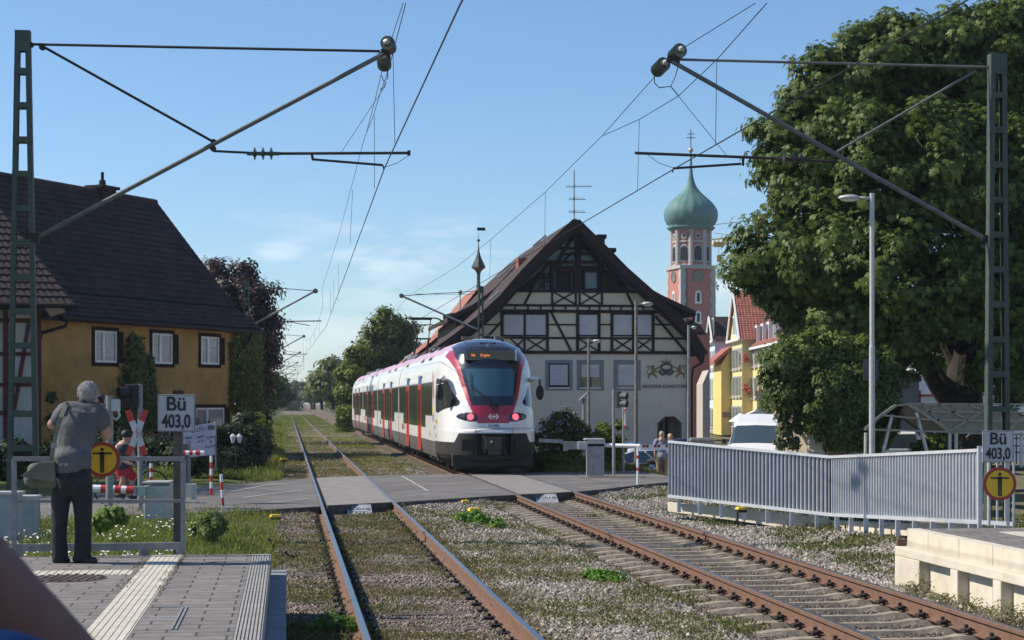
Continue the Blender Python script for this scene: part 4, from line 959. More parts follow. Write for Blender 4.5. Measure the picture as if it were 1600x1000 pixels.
# rear roof of the bakery (wider gable behind) as its own house
fr2 = Fr(*(fb.w(0, -ROOFD - .2, 0).xy), TH)
rear = thing('rear_house', 'dark roofed house directly behind the bakery gable with wide low slopes', 'building', fr2.w(0, -2, -.9), TH)
mb = MB(); gp = pf(fr2, [(860, 368), (835, 388), (800, 420), (770, 452), (738, 476), (697, 497)]); gr_ = pf(fr2, [(860, 368), (912, 398), (955, 418), (990, 440), (1030, 462), (1083, 487)])
for pts in (gp, gr_):
    for (p, q) in zip(pts[:-1], pts[1:]): mb.prism([fr2.w(p[0], .8, p[1]), fr2.w(q[0], .8, q[1]), fr2.w(q[0], -14, q[1]), fr2.w(p[0], -14, p[1])], (0, 0, -.3))
mb.build('roof', M_tile_brown, rear)
mb = MB(); wl_ = [(gp[-1][0] + .6, -1.0), (gr_[-1][0] - .6, -1.0), (gr_[-1][0] - .6, gr_[-1][1] - .2), (gr_[3][0], gr_[3][1] - .3), (gp[0][0], gp[0][1] - .4), (gp[3][0], gp[3][1] - .3), (gp[-1][0] + .6, gp[-1][1] - .2)]
fr2.poly(mb, wl_, -13, -.2); mb.build('wall', mat('dark_brown_boarding', (.05, .035, .03), .85), rear)
mb = MB(); mb.tube([fr2.wp(1084, 488, .9), fr2.wp(1084, 500, .8), fr2.wp(1076, 506, .3)], .08, 8); mb.build('gutter', M_gutter, rear)
mb = MB()
for (x, y) in ((845, 375), (812, 404), (790, 425)): mb.bar(fr2.wp(x + 8, y - 7, .9), fr2.wp(x - 12, y + 10, .9), .3, .14)
mb.build('roof_rail', M_galv, rear)
# house with pale red tiles and a little turret, further left
fr3 = Fr((700 - 800) * 128 / F, 128, TH)
red = thing('red_roof_house', 'house with pale red tiled roof and a slim spired turret behind the train', 'building', fr3.w(0, -4, -.5), TH)
mb = MB(); q = lambda x, y, o=0: fr3.wp(x, y, o)
M_pinkt = mat('pale_red_tile', (.42, .19, .145), .8, 0, .18, 2)
p = pf(fr3, [(752, 447), (694, 520), (628, 573)]); pts3 = [p[0], p[1], p[2]]
for i in range(2): tiled(mb, fr3.w(pts3[i + 1][0], 0, pts3[i + 1][1]), fr3.w(pts3[i + 1][0], -12, pts3[i + 1][1]), fr3.w(pts3[i][0], -12, pts3[i][1]), fr3.w(pts3[i][0], 0, pts3[i][1]), .5, 14, .05, .06)
fr3.poly(mb, [(p[0][0], p[0][1]), (p[0][0] + 12, p[0][1]), (p[0][0] + 12, p[0][1] - .2), (p[0][0], p[0][1] - .2)], -12, 0)
mb.build('roof', M_pinkt, red)
mb = MB(); fr3.poly(mb, [(p[2][0] + .6, -.6), (p[0][0] + 9, -.6), (p[0][0] + 9, p[0][1] - .3), (p[0][0], p[0][1] - .3), (p[2][0] + .6, p[2][1] - .3)], -11.5, -.1); mb.build('wall', mat('brown_grey_wall', (.24, .19, .16), .9), red)
mb = MB(); fr3.poly(mb, pf(fr3, [(692, 560), (713, 560), (713, 488), (692, 492)]), .05, .3); mb.build('checker_wall', mat('checker_tile', (.20, .15, .13), .8, 0, .5, 14, col2=(.03, .022, .02), thr=(.46, .54)), red)
mb = MB(); x0, z0 = fr3.pix(750, 448); k_ = 128 / F
prof = [(4.5, 0), (3.2, 10), (2.6, 14), (2.8, 28), (5, 33), (11.5, 38), (9, 44), (5, 52), (2.3, 60), (1.2, 66), (.5, 78), (.3, 92), (0.0, 96)]
mb.lathe(fr3.w(x0, -1, z0 - .5), [(r_ * k_, h * k_ + .2) for r_, h in prof], 8); o = mb.build('turret', mat('dark_copper', (.05, .055, .05), .5, .2), red)
mb = MB(); mb.sphere(fr3.w(x0, -1, z0 + 82 * .0465 - .35), .12, 8); fr3.box(mb, x0 - .1, x0 + .5, -1.02, -.98, z0 + 90 * k_, z0 + 96 * k_ - .05); mb.build('weather_vane', M_black, red)
sp_ = thing('satellite_ball', 'small round ball on a thin roof pole left of the turret', 'antenna', q(719, 480), 0)
mb = MB(); mb.tube([q(719, 490), q(719, 460)], .04, 6); mb.sphere(q(719, 456.5), .16, 12); mb.build('pole_and_ball', M_galv_d, sp_)

# ------------------------------------------------------------------ church tower
TY = 280.0; ft = Fr((1083 - 800) * TY / F, TY, R(17))
tow = thing('church_tower', 'pink church tower with pale quoins, clock faces and a green onion dome', 'church tower', ft.w(0, 0, -2), R(17))
M_pink = mat('salmon_plaster', (.43, .17, .135), .9, 0, .08, .6); M_quoin = mat('grey_quoin_stone', (.40, .38, .37), .85, 0, .08, 1); M_copper = mat('green_copper', (.085, .185, .17), .65, .1, .3, .5, stretch=(1, 1, .15))
M_clock = mat('clock_face', (.16, .17, .13), .6); M_louv = mat('louvre_dark', (.02, .02, .025), .7)
kt = TY / F; S_ = 2.95
def zt(y): return EYE - (y - HY) * TY / F
# square shaft, rotated: left face narrow (seen obliquely), right face wide
M4 = Matrix.Rotation(R(17), 3, 'Z')
c0 = ft.o.copy(); c0 = Vector((c0.x, c0.y + 3.5, 0))
def sqbox(mb, hw_, z0, z1, mi=0): mb.box((c0.x, c0.y, (z0 + z1) / 2), (hw_ * 2, hw_ * 2, z1 - z0), R(17), mi)
mb = MB(); sqbox(mb, S_, -3, zt(418)); mb.build('shaft', M_pink, tow)
def corner(hw_, sx, sy): return c0 + M4 @ Vector((sx * hw_, sy * hw_, 0))
mb = MB()
for sx in (-1, 1):
    for sy in (-1, 1):
        z = 5.0; k = 0
        while z < zt(420): 
            c = corner(S_ - (.40 if k % 2 else .30), sx, sy); w_ = (.95 if k % 2 else .72)
            mb.box((c.x, c.y, z + .5), (w_, w_, .98), R(17)); z += 1.0; k += 1
mb.build('quoins', M_quoin, tow)
mb = MB(); sqbox(mb, S_ + .25, zt(419), zt(414)); mb.build('cornice', M_quoin, tow)
# octagon
def octa(mb, r_, z0, z1, mi=0, r2=None):
    r2 = r2 or r_; M_ = Matrix.Rotation(R(17 + 22.5), 3, 'Z'); mb.lathe((c0.x, c0.y, 0), [(r_, z0), (r2, z1)], 8, mi, M_)
RO = 3.05
mb = MB(); octa(mb, RO, zt(415), zt(354)); mb.build('belfry', M_pink, tow)
mb = MB()
for (y0, y1, e_) in ((392, 390, .14), (377, 374.5, .14), (357, 352, .3)): octa(mb, RO + e_, zt(y0), zt(y1))
octa(mb, RO + .1, zt(417), zt(412))
for k in range(8):
    a = R(17 + 22.5 + 45 * k); mb.tube([c0 + Vector((math.cos(a) * (RO - .08), math.sin(a) * (RO - .08), zt(415))), c0 + Vector((math.cos(a) * (RO - .08), math.sin(a) * (RO - .08), zt(354)))], .36, 8)
mb.build('cornice', M_quoin, tow)
for k in range(8):
    a = R(17 + 45 * k); n_ = Vector((math.cos(a), math.sin(a), 0)); u_ = Vector((-n_.y, n_.x, 0)); rr = RO * math.cos(R(22.5)) + .03
    if n_.y > .4: continue
    def arc(w_, zb, ztp, off): 
        pts = [(-w_, zb), (w_, zb)] + [(w_ * math.cos(R(18 * i)), ztp - w_ + w_ * math.sin(R(18 * i))) for i in range(11)]
        return [c0 + n_ * (rr + off) + u_ * x + Vector((0, 0, z)) for x, z in pts]
    mb = MB(); mb.prism(arc(.80, zt(408), zt(380.5), 0), n_ * .05); mb.build('louvre_surround', M_quoin, tow)
    mb = MB(); mb.prism(arc(.62, zt(406), zt(383), .06), n_ * .04)
    for i in range(7): z = zt(405) + i * .3; mb.prism([c0 + n_ * (rr + .12) + u_ * x + Vector((0, 0, z + h)) for x, h in ((-.55, 0), (.55, 0), (.55, .06), (-.55, .06))], n_ * .05)
    mb.build('louvre', M_louv, tow)
    mb = MB(); cc = c0 + n_ * (rr + .02) + Vector((0, 0, zt(367.5))); Mx = Matrix((u_, Vector((0, 0, 1)), n_)).transposed()
    mb.lathe(cc, [(.50, 0), (.46, .08), (.28, .08), (.28, .03), (0, .03)], 14, 0, Mx); mb.build('round_window', M_quoin, tow)
    mb = MB(); mb.lathe(cc + n_ * .04, [(.27, 0), (0, .02)], 12, 0, Mx); mb.build('round_pane', M_louv, tow)
for (fa) in (-90 + 17, 180 + 17):
    a = R(fa); n_ = Vector((math.cos(a), math.sin(a), 0)); u_ = Vector((-n_.y, n_.x, 0)); Mx = Matrix((u_, Vector((0, 0, 1)), n_)).transposed()
    cc = c0 + n_ * (S_ + .03) + Vector((0, 0, zt(431)))
    mb = MB(); mb.lathe(cc, [(.98, 0), (.94, .10), (.86, .10), (.86, .04), (0, .04)], 26, 0, Mx); cl = mb.build('clock', M_clock, tow)
    mb = MB()
    for h in range(12):
        t_ = R(h * 30); mb.prism([cc + n_ * .07 + u_ * (r_ * math.cos(t_) + q_ * math.sin(t_)) + Vector((0, 0, r_ * math.sin(t_) - q_ * math.cos(t_))) for r_, q_ in ((.66, -.04), (.80, -.04), (.80, .04), (.66, .04))], n_ * .02)
    mb.bar(cc + n_ * .1, cc + n_ * .1 + u_ * .35 + Vector((0, 0, .4)), .07, .04); mb.bar(cc + n_ * .1, cc + n_ * .1 - u_ * .1 + Vector((0, 0, .75)), .06, .04)
    mb.build('clock_hands', mat('gilt', (.55, .42, .14), .4, .4), cl)
    for y_ in (463, 495):
        mb = MB(); w_ = .36
        pts = [(-w_ - .22, zt(y_ + 11)), (w_ + .22, zt(y_ + 11)), (w_ + .12, zt(y_ - 7)), (0, zt(y_ - 10)), (-w_ - .12, zt(y_ - 7))]
        mb.prism([c0 + n_ * (S_ + .0) + u_ * x + Vector((0, 0, z)) for x, z in pts], n_ * .12); w = mb.build('window', M_white, tow)
        mb = MB(); mb.prism([c0 + n_ * (S_ + .12) + u_ * x + Vector((0, 0, z)) for x, z in ((-.24, zt(y_ + 8)), (.24, zt(y_ + 8)), (.24, zt(y_ - 6)), (-.24, zt(y_ - 6)))], n_ * .03); mb.build('pane', M_louv, w)
# onion dome with ribs
prof = [(33.5, 357), (36, 354), (37.5, 352.5), (36, 351.5), (33, 351), (36.5, 348), (40, 341), (41.3, 333), (40.5, 325), (36.8, 318), (31, 311), (24.5, 305), (17.8, 299), (12.3, 293), (8.2, 286.5), (5.4, 279), (3.4, 270), (2.2, 258), (1.6, 245), (1.2, 232)]
nseg = 64; vs = []; fs = []
for r_, y_ in prof:
    for k in range(nseg):
        a = 2 * math.pi * k / nseg; rr = r_ * kt * (1 + (.03 if k % 4 == 0 else 0)) * (1 + .012 * math.cos(8 * a)); vs.append((c0.x + rr * math.cos(a), c0.y + rr * math.sin(a), zt(y_)))
for i in range(len(prof) - 1):
    for k in range(nseg): fs.append((i * nseg + k, i * nseg + (k + 1) % nseg, (i + 1) * nseg + (k + 1) % nseg, (i + 1) * nseg + k))
npmesh('onion_dome', np.array(vs), fs, M_copper, tow, smooth=True)
mb = MB(); mb.sphere((c0.x, c0.y, zt(229.5)), 4 * kt, 16); mb.build('ball', mat('gilded_ball', (.50, .40, .24), .4, .5), tow, smooth=True)
mb = MB(); mb.tube([(c0.x, c0.y, zt(227)), (c0.x, c0.y, zt(197))], .07, 6)
for y_, w_ in ((204, 5.5), (210, 7)): mb.tube([(c0.x - w_ * kt, c0.y, zt(y_)), (c0.x + w_ * kt, c0.y, zt(y_))], .06, 6)
mb.build('cross', M_black, tow)
mb = MB(); mb.tube([ft.o + Vector((-.4, -.2, zt(360))), ft.o + Vector((-1.0, 0.1, zt(372))), ft.o + Vector((-1.0, 0.1, zt(480)))], .07, 6); mb.build('downpipe', M_gutter, tow)

# low church roofs between tower and the bakery
lr = thing('parish_house', 'dark roofed pinkish house in the street gap at the foot of the tower', 'building', P(1100, 690, 170), 0)
mb = MB(); q = lambda x, y, Y=170: P(x, y, Y)
mb.prism([q(1072, 523), q(1104, 523), q(1094, 507), q(1072, 497)], (0, 12, 0)); mb.build('roof', M_tile_brown, lr)
mb = MB(); mb.prism([q(1074, 700), q(1109, 690), q(1109, 520), q(1074, 520)], (0, 10, 0)); mb.build('wall', mat('brick_pink_wall', (.36, .13, .09), .9), lr)
mb = MB(); mb.prism([q(1098, 690, 150), q(1107.5, 690, 150), q(1107.5, 578, 150), q(1098, 600, 150)], (0, 5, 0)); mb.build('side_wall', mat('pale_wall', (.42, .36, .31), .9), lr)

# ------------------------------------------------------------------ street of painted houses on the right
def cY(x, y): return (1090 + x / 4, 450 + y / 4)
def street_house(name, label, wallc, endc, roofm, px0, px1, Xp, eave_y, peak=None, side=None, rows=(), ncol=4, base=.0, winm=None, roof_pts=None, z_g=-1.4, dormers=0):
    Yf = Xp * F / (px0 - 800); Yn = Xp * F / (px1 - 800); Lf = Yf - Yn
    t = thing(name, label, 'house', (Xp, Yn, z_g), 0)
    ze = EYE - (eave_y - HY) * Yn / F
    mb = MB(); mb.box((Xp + 5, (Yn + Yf) / 2, (ze + z_g) / 2), (10, Lf - .02, ze - z_g), 0, 0); mb.build('wall', wallc, t)
    mb = MB(); mb.box((Xp - .03, (Yn + Yf) / 2, z_g + .6), (.10, Lf, 1.2)); mb.build('plinth', mat('grey_plinth', (.30, .29, .27), .8), t)
    if peak:
        zp = EYE - (peak - HY) * ((Yn + Yf) / 2) / F; mb = MB(); ym = (Yn + Yf) / 2
        mb.prism([(Xp, Yn, ze), (Xp, Yf, ze), (Xp, ym, zp)], (.3, 0, 0)); mb.build('gable', wallc, t)
        mb = MB(); e_ = .35
        tiled(mb, (Xp - e_, Yn - .3, ze - .2), (Xp + 10, Yn - .3, ze - .2), (Xp + 10, ym, zp + .15), (Xp - e_, ym, zp + .15), .35, 22, .05, .05)
        tiled(mb, (Xp - e_, Yf + .3, ze - .2), (Xp + 10, Yf + .3, ze - .2), (Xp + 10, ym, zp + .15), (Xp - e_, ym, zp + .15), .35, 22, .05, .05); mb.build('roof', roofm, t)
        mb = MB(); mb.bar((Xp - e_, Yn - .3, ze - .2), (Xp - e_, ym, zp + .1), .14, .3); mb.bar((Xp - e_, Yf + .3, ze - .2), (Xp - e_, ym, zp + .1), .14, .3); mb.build('verge_board', M_white, t)
    else:
        zr = ze + 4.0; mb = MB()
        tiled(mb, (Xp - .4, Yf + .2, ze), (Xp - .4, Yn - .2, ze), (Xp + 5, Yn - .2, zr), (Xp + 5, Yf + .2, zr), .35, 22, .05, .05); mb.prism([(Xp - .2, Yn, ze), (Xp + 5, Yn, zr - .1), (Xp + 10, Yn, ze)], (0, .2, 0)); 
        mb.prism([(Xp + 5, Yn - .2, zr), (Xp + 10.4, Yn - .2, ze), (Xp + 10.4, Yf + .2, ze), (Xp + 5, Yf + .2, zr)], (0, 0, -.2)); mb.build('roof', roofm, t)
    mb = MB(); mb.box((Xp - .2, (Yn + Yf) / 2, ze - .12), (.5, Lf + .4, .25)); mb.build('cornice', M_white, t)
    for y_ in rows:
        zc = EYE - (y_ - HY) * ((Yn + Yf) / 2) / F; g = zc < 2
        for k in range(ncol):
            yc = Yn + Lf * (k + .5) / ncol; w_ = Lf / ncol * .30; h_ = .95
            mb = MB(); x = Xp - .03; mb.box((x, yc, zc), (.10, w_ * 2 + .3, h_ * 2 + .3)); w = mb.build('window', M_quoin, t)
            mb = MB(); mb.box((x - .05, yc, zc), (.03, w_ * 2, h_ * 2)); mb.build('pane', M_glass_b, w)
            mb = MB(); mb.box((x - .068, yc, zc), (.01, .05, h_ * 2)); mb.build('glazing_bar', M_quoin, w)
            mb = MB(); mb.box((x - .09, yc, zc - h_ - .25), (.2, w_ * 2 + .5, .1)); mb.build('sill', M_quoin, w)
    return t, Yn, Yf, ze
M_yel = mat('pale_yellow_plaster', (.66, .56, .27), .9, 0, .05, .8); M_yel2 = mat('deep_yellow_plaster', (.64, .50, .17), .9, 0, .05, .8); M_bluep = mat('pale_blue_plaster', (.52, .60, .70), .9, 0, .05, .8)
bl = street_house('blue_townhouse', 'narrow pale blue townhouse at the far end of the yellow row', M_bluep, None, M_tile_brown, 1107, 1117, 23.6, 532, 497, rows=(512, 563, 606, 652), ncol=2, z_g=-1.5)
sy = street_house('small_yellow_house', 'low yellow house with sloping red roof between the blue and the tall gabled house', M_yel2, None, M_tile_red, 1116.5, 1127, 23.6, 570, None, rows=(606, 652), ncol=3, z_g=-1.4)
tg = street_house('gabled_yellow_house', 'tall yellow house with pointed gable and red roof above the white umbrella', M_yel, None, M_tile_red, 1140.5, 1159.5, 24.1, 528, 456, rows=(561, 604, 650), ncol=4, z_g=-1.4)
ly = street_house('long_yellow_house', 'long yellow house with dormers and white ground floor awnings behind the white van', M_yel, None, M_tile_red, 1172, 1222, 25.2, 533, None, rows=(553, 604), ncol=7, z_g=-1.4)
t, Yn, Yf, ze = tg
for dy in (-.9, 0, .9):
    mb = MB(); yc = (Yn + Yf) / 2 + dy * 1.5; zc = EYE - ((510 if dy else 504) - HY) * yc / F; mb.box((24.06, yc, zc), (.12, 1.1, 3.0 if dy == 0 else 2.2)); w = mb.build('window', M_white, t); mb = MB(); mb.box((23.99, yc, zc), (.04, .7, 2.5 if dy == 0 else 1.8)); mb.build('pane', M_glass_b, w)
t, Yn, Yf, ze = ly
for k in range(4):
    yc = Yf - 3 - k * 4.2; mb = MB(); mb.box((26.6, yc, ze + 1.2), (2.4, 1.6, 2.2)); d_ = mb.build('dormer', M_white, t); mb = MB(); mb.box((25.38, yc, ze + 1.3), (.06, 1.1, 1.5)); mb.build('pane', M_glass_d, d_)
for i, yy in enumerate((Yf - 7.5, Yf - 13)):
    mb = MB(); mb.prism([(25.15, yy + 2.6, 1.4), (25.15, yy - 2.4, 1.4), (22.9, yy - 2.4, .35), (22.9, yy + 2.6, .35)], (0, 0, -.08)); mb.build('awning', M_white, t)
fl = mat('red_geranium', (.42, .09, .05), .8, 0, .3, 9)
t, Yn, Yf, ze = tg
for y_ in (562, 608):
    mb = MB(); zc = EYE - (y_ - HY) * 184 / F
    for k in range(14): mb.sphere((24.55 + random.uniform(-.35, .35), Yn - .45 + random.uniform(-.2, .2), zc + random.gauss(0, .35)), .16, 6, 0, (1, 1, .8))
    o = mb.build('flower_basket', fl, t)
# side wall piece of small yellow house and base trim
mb = MB(); mb.prism([P(1127, 680, 193), P(1142, 680, 193), P(1142, 552, 193), P(1140, 548, 193), P(1127, 570, 193)], (0, 8, 0)); mb.build('side_wall', M_yel2, sy[0])
mb = MB(); mb.prism([P(1116, 569, 192.6), P(1142, 547, 192.6), P(1142, 541, 192.6), P(1116, 563, 192.6)], (0, 8, 0)); mb.build('verge', M_tile_red, sy[0])
mb = MB(); mb.box(P(1136, 648, 192.9), (2.2 * .3 + .3, .1, .55)); mb.build('plaque', mat('bronze_plaque', (.2, .15, .09), .5), sy[0])
um = thing('umbrella', 'open white cafe umbrella in front of the gabled yellow house', 'umbrella', P(1157, 672, 160), 0)
mb = MB(); c = P(1157, 650, 160); mb.lathe((c.x, c.y, c.z - .15), [(1.1, -.35), (1.05, -.3), (.5, .1), (.05, .42)], 8); mb.build('canopy', M_white, um)
mb = MB(); mb.tube([c + Vector((0, 0, .3)), (c.x, c.y, -1.3)], .03, 6); mb.build('pole', M_galv, um)

# ------------------------------------------------------------------ ochre house on the left
Y1 = 64.0; A1 = math.atan2(.197, .0875); e1 = P(102, 494.5, Y1); fo = Fr(e1.x, e1.y, A1)
och = thing('ochre_house', 'ochre plastered house with huge dark tiled roof left of the tracks', 'building', fo.w(4, -3, -.3), A1)
M_och = mat('ochre_render', (.36, .205, .06), .95, 0, .2, 1.1, .6, 14)
OV = .55   # eave overhang
ze = e1.z; Lh = 14.1
wr = fo.pix(366, 600, -OV)[0]; wl = -9.0
mb = MB(); fo.box(mb, wl, wr, -11.5, -OV, -.3, ze - .05); mb.build('wall', M_och, och)
mb = MB(); zr = 10.9; hw_ = 5.9
mb.prism([fo.w(wr - .02, -OV - .1, ze - .1), fo.w(wr - .02, -11.4, ze - .1), fo.w(wr - .02, -OV - hw_, zr - .5)], fo.u * -.3); mb.build('gable', M_och, och)
mb = MB(); ra = fo.pix(243, 318, -hw_)[0]
zr = fo.pix(243, 318, -hw_)[1]
re = fo.pix(406, 514, 0)[0]
# eave kick (bell-cast) then main slope
k1 = .20; mid_o = -hw_ * k1; mid_z = ze + (zr - ze) * k1 * .82
mb.prism([fo.w(-14, -.05, ze - .02), fo.w(re - .02, -.05, ze - .02), fo.w(re - .17, mid_o, mid_z - .02), fo.w(-14, mid_o, mid_z - .02)], (0, 0, -.1)); mb.prism([fo.w(-14, mid_o, mid_z - .02), fo.w(re - .17, mid_o, mid_z - .02), fo.w(ra - .02, -hw_, zr - .02), fo.w(-14, -hw_, zr - .02)], (0, 0, -.1))
tiled(mb, fo.w(-14, .0, ze), fo.w(re, 0, ze), fo.w(re - .15, mid_o, mid_z), fo.w(-14, mid_o, mid_z), .27, 5, .05, .05)
tiled(mb, fo.w(-14, mid_o, mid_z), fo.w(re - .15, mid_o, mid_z), fo.w(ra, -hw_, zr), fo.w(-14, -hw_, zr), .27, 19, .06, .06)
mb.prism([fo.w(-14, -hw_, zr), fo.w(ra, -hw_, zr), fo.w(re, -12, ze), fo.w(-14, -12, ze)], (0, 0, -.15))
mb.build('roof', M_tile_dark, och)
mb = MB(); mb.tube([fo.w(-14, -hw_, zr + .05), fo.w(ra, -hw_, zr + .05)], .14, 8)
mb.bar(fo.w(re + .02, 0, ze - .05), fo.w(re - .13, mid_o, mid_z - .06), .12, .2); mb.bar(fo.w(re - .13, mid_o, mid_z - .06), fo.w(ra + .02, -hw_, zr - .06), .12, .2); mb.build('ridge', M_tile_dark, och)
mb = MB(); mb.prism([fo.w(-14, -.02, ze - .03), fo.w(re, -.02, ze - .03), fo.w(re, -OV - .1, ze + .25), fo.w(-14, -OV - .1, ze + .25)], (0, 0, -.14)); mb.build('soffit', M_timber, och)
mb = MB(); mb.tube([fo.w(-.3, .08, ze - .05), fo.w(re + .25, .08, ze - .09)], .085, 8); mb.tube([fo.w(wr + .5, .05, ze - .1), fo.w(wr + .45, -.1, ze - .5), fo.w(wr + .1, -.45, ze - 1.1), fo.w(wr + .08, -.45, -.2)], .055, 8)
mb.tube([fo.w(.0, .1, ze - .1), fo.w(-.1, .1, ze - .35), fo.wp(66, 520, -.45), fo.wp(62, 532, -.45), fo.wp(62, 700, -.45)], .06, 8); mb.build('gutter', M_gutter, och)
ch = fo.pix(160, 300, -hw_); mb = MB(); fo.box(mb, ch[0] - .5, ch[0] + .5, -hw_ - .35, -hw_ + .35, ch[1] - 1.2, ch[1] + .12); fo.box(mb, ch[0] - .62, ch[0] + .62, -hw_ - .47, -hw_ + .47, ch[1] + .12, ch[1] + .24); mb.tube([fo.w(ch[0], -hw_, ch[1] + .2), fo.w(ch[0], -hw_, ch[1] + .5), fo.w(ch[0], -hw_, ch[1] + .52), fo.w(ch[0], -hw_, ch[1] + .85)], [.16, .14, .07, .07], 8); mb.build('chimney', M_timber, och)
M_frd = mat('brown_frame_recess_shade', (.022, .014, .012), .85, spec=.1)
for i, (x0, x1, y0, y1) in enumerate(((145, 184, 515, 569), (235, 271, 519, 571), (311, 344, 524, 572), (303, 352, 634, 692), (243, 268, 638, 692))):
    p0 = fo.pix(x0 + 2, y1 - 3, -OV); p1 = fo.pix(x1 - 3, y0 + 3, -OV)
    mb = MB(); d_ = .14
    fo.box(mb, p0[0] - d_, p1[0] + d_, -OV, -OV + .05, p1[1], p1[1] + d_); fo.box(mb, p0[0] - d_, p1[0] + d_, -OV, -OV + .05, p0[1] - d_, p0[1]); fo.box(mb, p0[0] - d_, p0[0], -OV, -OV + .05, p0[1], p1[1]); fo.box(mb, p1[0], p1[0] + d_ * 3.2, -OV, -OV + .04, p0[1], p1[1])  # right strip: shade of the window recess put into the frame colour
    w = mb.build('window', M_frd, och)
    mb = MB(); fo.box(mb, p0[0], p1[0], -OV + .005, -OV + .012, p0[1], p1[1]); mb.build('pane', mat('net_curtain_glass', (.22, .22, .23), .15, 0, .6, 7, spec=.7, stretch=(5, 5, 1)), w)
    mb = MB(); am = p0[0] + (p1[0] - p0[0]) * .40
    for (q0, q1) in ((p0[0], p0[0] + .08), (am - .07, am + .07), (p1[0] - .08, p1[0])): fo.box(mb, q0, q1, -OV + .012, -OV + .045, p0[1], p1[1])
    fo.box(mb, p0[0], p1[0], -OV + .012, -OV + .04, p0[1], p0[1] + .08); fo.box(mb, p0[0], p1[0], -OV + .012, -OV + .04, p1[1] - .08, p1[1]); mb.build('casement', M_frame_w, w)
# half-timbered wing at the far left
wg = thing('half_timbered_wing', 'red half-timbered white wing with its own tiled eave at the far left', 'building', P(20, 700, 56), A1)
fw_ = Fr(*P(60, 560, 58).xy, R(20))
M_redt = mat('oxblood_timber', (.085, .018, .017), .8); M_wp = mat('white_infill', (.42, .40, .38), .9)
mb = MB(); e_ = fw_.pix(60, 485)[1]; fw_.box(mb, -12, 0, -6, 0, -.3, e_); mb.build('wall', M_wp, wg)
mb = MB(); W2 = 58 / F
def b2(x0, y0, x1, y1, th=7): fw_.beam(mb, fw_.pix(x0, y0), fw_.pix(x1, y1), th * W2, -.02, .06)
b2(59, 485, 59, 700, 10); b2(9, 485, 9, 700, 8); b2(-40, 500, 60, 501, 7); b2(-40, 553, 60, 553, 6); b2(-40, 601, 60, 601, 6); b2(45, 505, 22, 640, 6); b2(-40, 645, 60, 645, 7); mb.build('timber_framing', M_redt, wg)
mb = MB(); ee = fw_.pix(118, 472, 1.2); 
tiled(mb, fw_.w(-14, 1.0, e_ + .15), fw_.w(ee[0], 1.0, e_ + .15), fw_.w(ee[0] - 2.6, -3, e_ + 4.3), fw_.w(-14, -3, e_ + 4.3), .22, 17, .04, .04); mb.prism([fw_.w(ee[0], 1.0, e_ + .1), fw_.w(ee[0] - 2.6, -3, e_ + 4.2), fw_.w(ee[0] - .3, -5, e_ + .1)], (0, 0, -.1)); mb.build('roof', mat('reddish_dark_tile', (.032, .020, .022), .95, 0, .3, 2), wg)
mb = MB(); mb.tube([fw_.w(-14, 1.1, e_ + .1), fw_.w(ee[0] + .1, 1.1, e_ + .1)], .08, 8); mb.build('gutter', M_gutter, wg)
# white and red house glimpsed under the chestnut
wr_ = thing('white_red_house', 'white house with red timbers glimpsed below the chestnut crown', 'building', P(1510, 640, 84), 0)
mb = MB(); mb.prism([P(1432, 720, 84), P(1640, 720, 84), P(1640, 560, 84), P(1432, 560, 84)], (0, 8, 0)); mb.build('wall', M_white, wr_)
mb = MB()
for (x0, y0, x1, y1, w_) in ((1436, 610, 1436, 700, 5), (1528, 560, 1528, 640, 5), (1545, 612, 1640, 612, 3), (1436, 618, 1600, 616, 3), (1558, 612, 1570, 640, 4), (1480, 585, 1530, 575, 3)): mb.bar(P(x0, y0, 83.9), P(x1, y1, 83.9), w_ * 84 / F, .1, up=(0, 1, 0))
mb.build('timber_framing', mat('crimson_timber', (.35, .03, .05), .7), wr_)
for (x, y) in ((1484, 606), (1590, 590)):
    mb = MB(); c = P(x, y, 83.85); mb.box(c, (1.0, .1, 1.2)); w = mb.build('window', M_white, wr_); mb = MB(); mb.box(c + Vector((0, -.06, 0)), (.8, .03, 1.0)); mb.build('pane', M_glass_d, w)
gb = thing('grey_house', 'plain grey gabled house seen between the ivy and the chestnut trunk', 'building', P(1418, 640, 80), 0)
mb = MB(); mb.prism([P(1395, 720, 80), P(1436, 720, 80), P(1436, 590, 80), P(1395, 570, 80)], (0, 8, 0)); mb.build('wall', mat('mid_grey_wall', (.12, .125, .13), .9), gb)
mb = MB(); mb.prism([P(1385, 578, 79.5), P(1440, 596, 79.5), P(1440, 588, 79.5), P(1385, 566, 79.5)], (0, 9, 0)); mb.build('roof', M_tile_brown, gb)
# ------------------------------------------------------------------ overhead line masts
def lattice_mast(name, label, x, y, z0, z1, w0, w1, rung=.62, rot=TH, d=.14, group=None, mi=M_green):
    t = thing(name, label, 'mast', (x, y, z0), rot, group)
    mb = MB(); L_ = z1 - z0
    for sx in (-1, 1):
        mb.bar((sx * w0 / 2, 0, 0), (sx * w1 / 2, 0, L_), .10, d, up=(0, 1, 0)) if False else None
        # channel section: web and two flanges
        a, b = Vector((sx * w0 / 2, 0, 0)), Vector((sx * w1 / 2, 0, L_))
        mb.bar(a, b, d, .022, up=(1, 0, 0)); 
        for sy in (-1, 1): mb.bar(a + Vector((-sx * .035, sy * d / 2, 0)), b + Vector((-sx * .035, sy * d / 2, 0)), .016, .07, up=(1, 0, 0))
    mb.build('upright', mi, t, local=True)
    z = L_ - .05; k = 0
    while z > .3:
        w = w0 + (w1 - w0) * z / L_; m2 = MB()
        for sy in (-1, 1): m2.box((0, sy * (d / 2 + .012), z - (.12 if k == 0 else 0)), (w + .02, .012, .34 if k == 0 else .10))
        m2.build('batten', mi, t, local=True); z -= rung * (1.0 if k else 1.1); k += 1
    return t
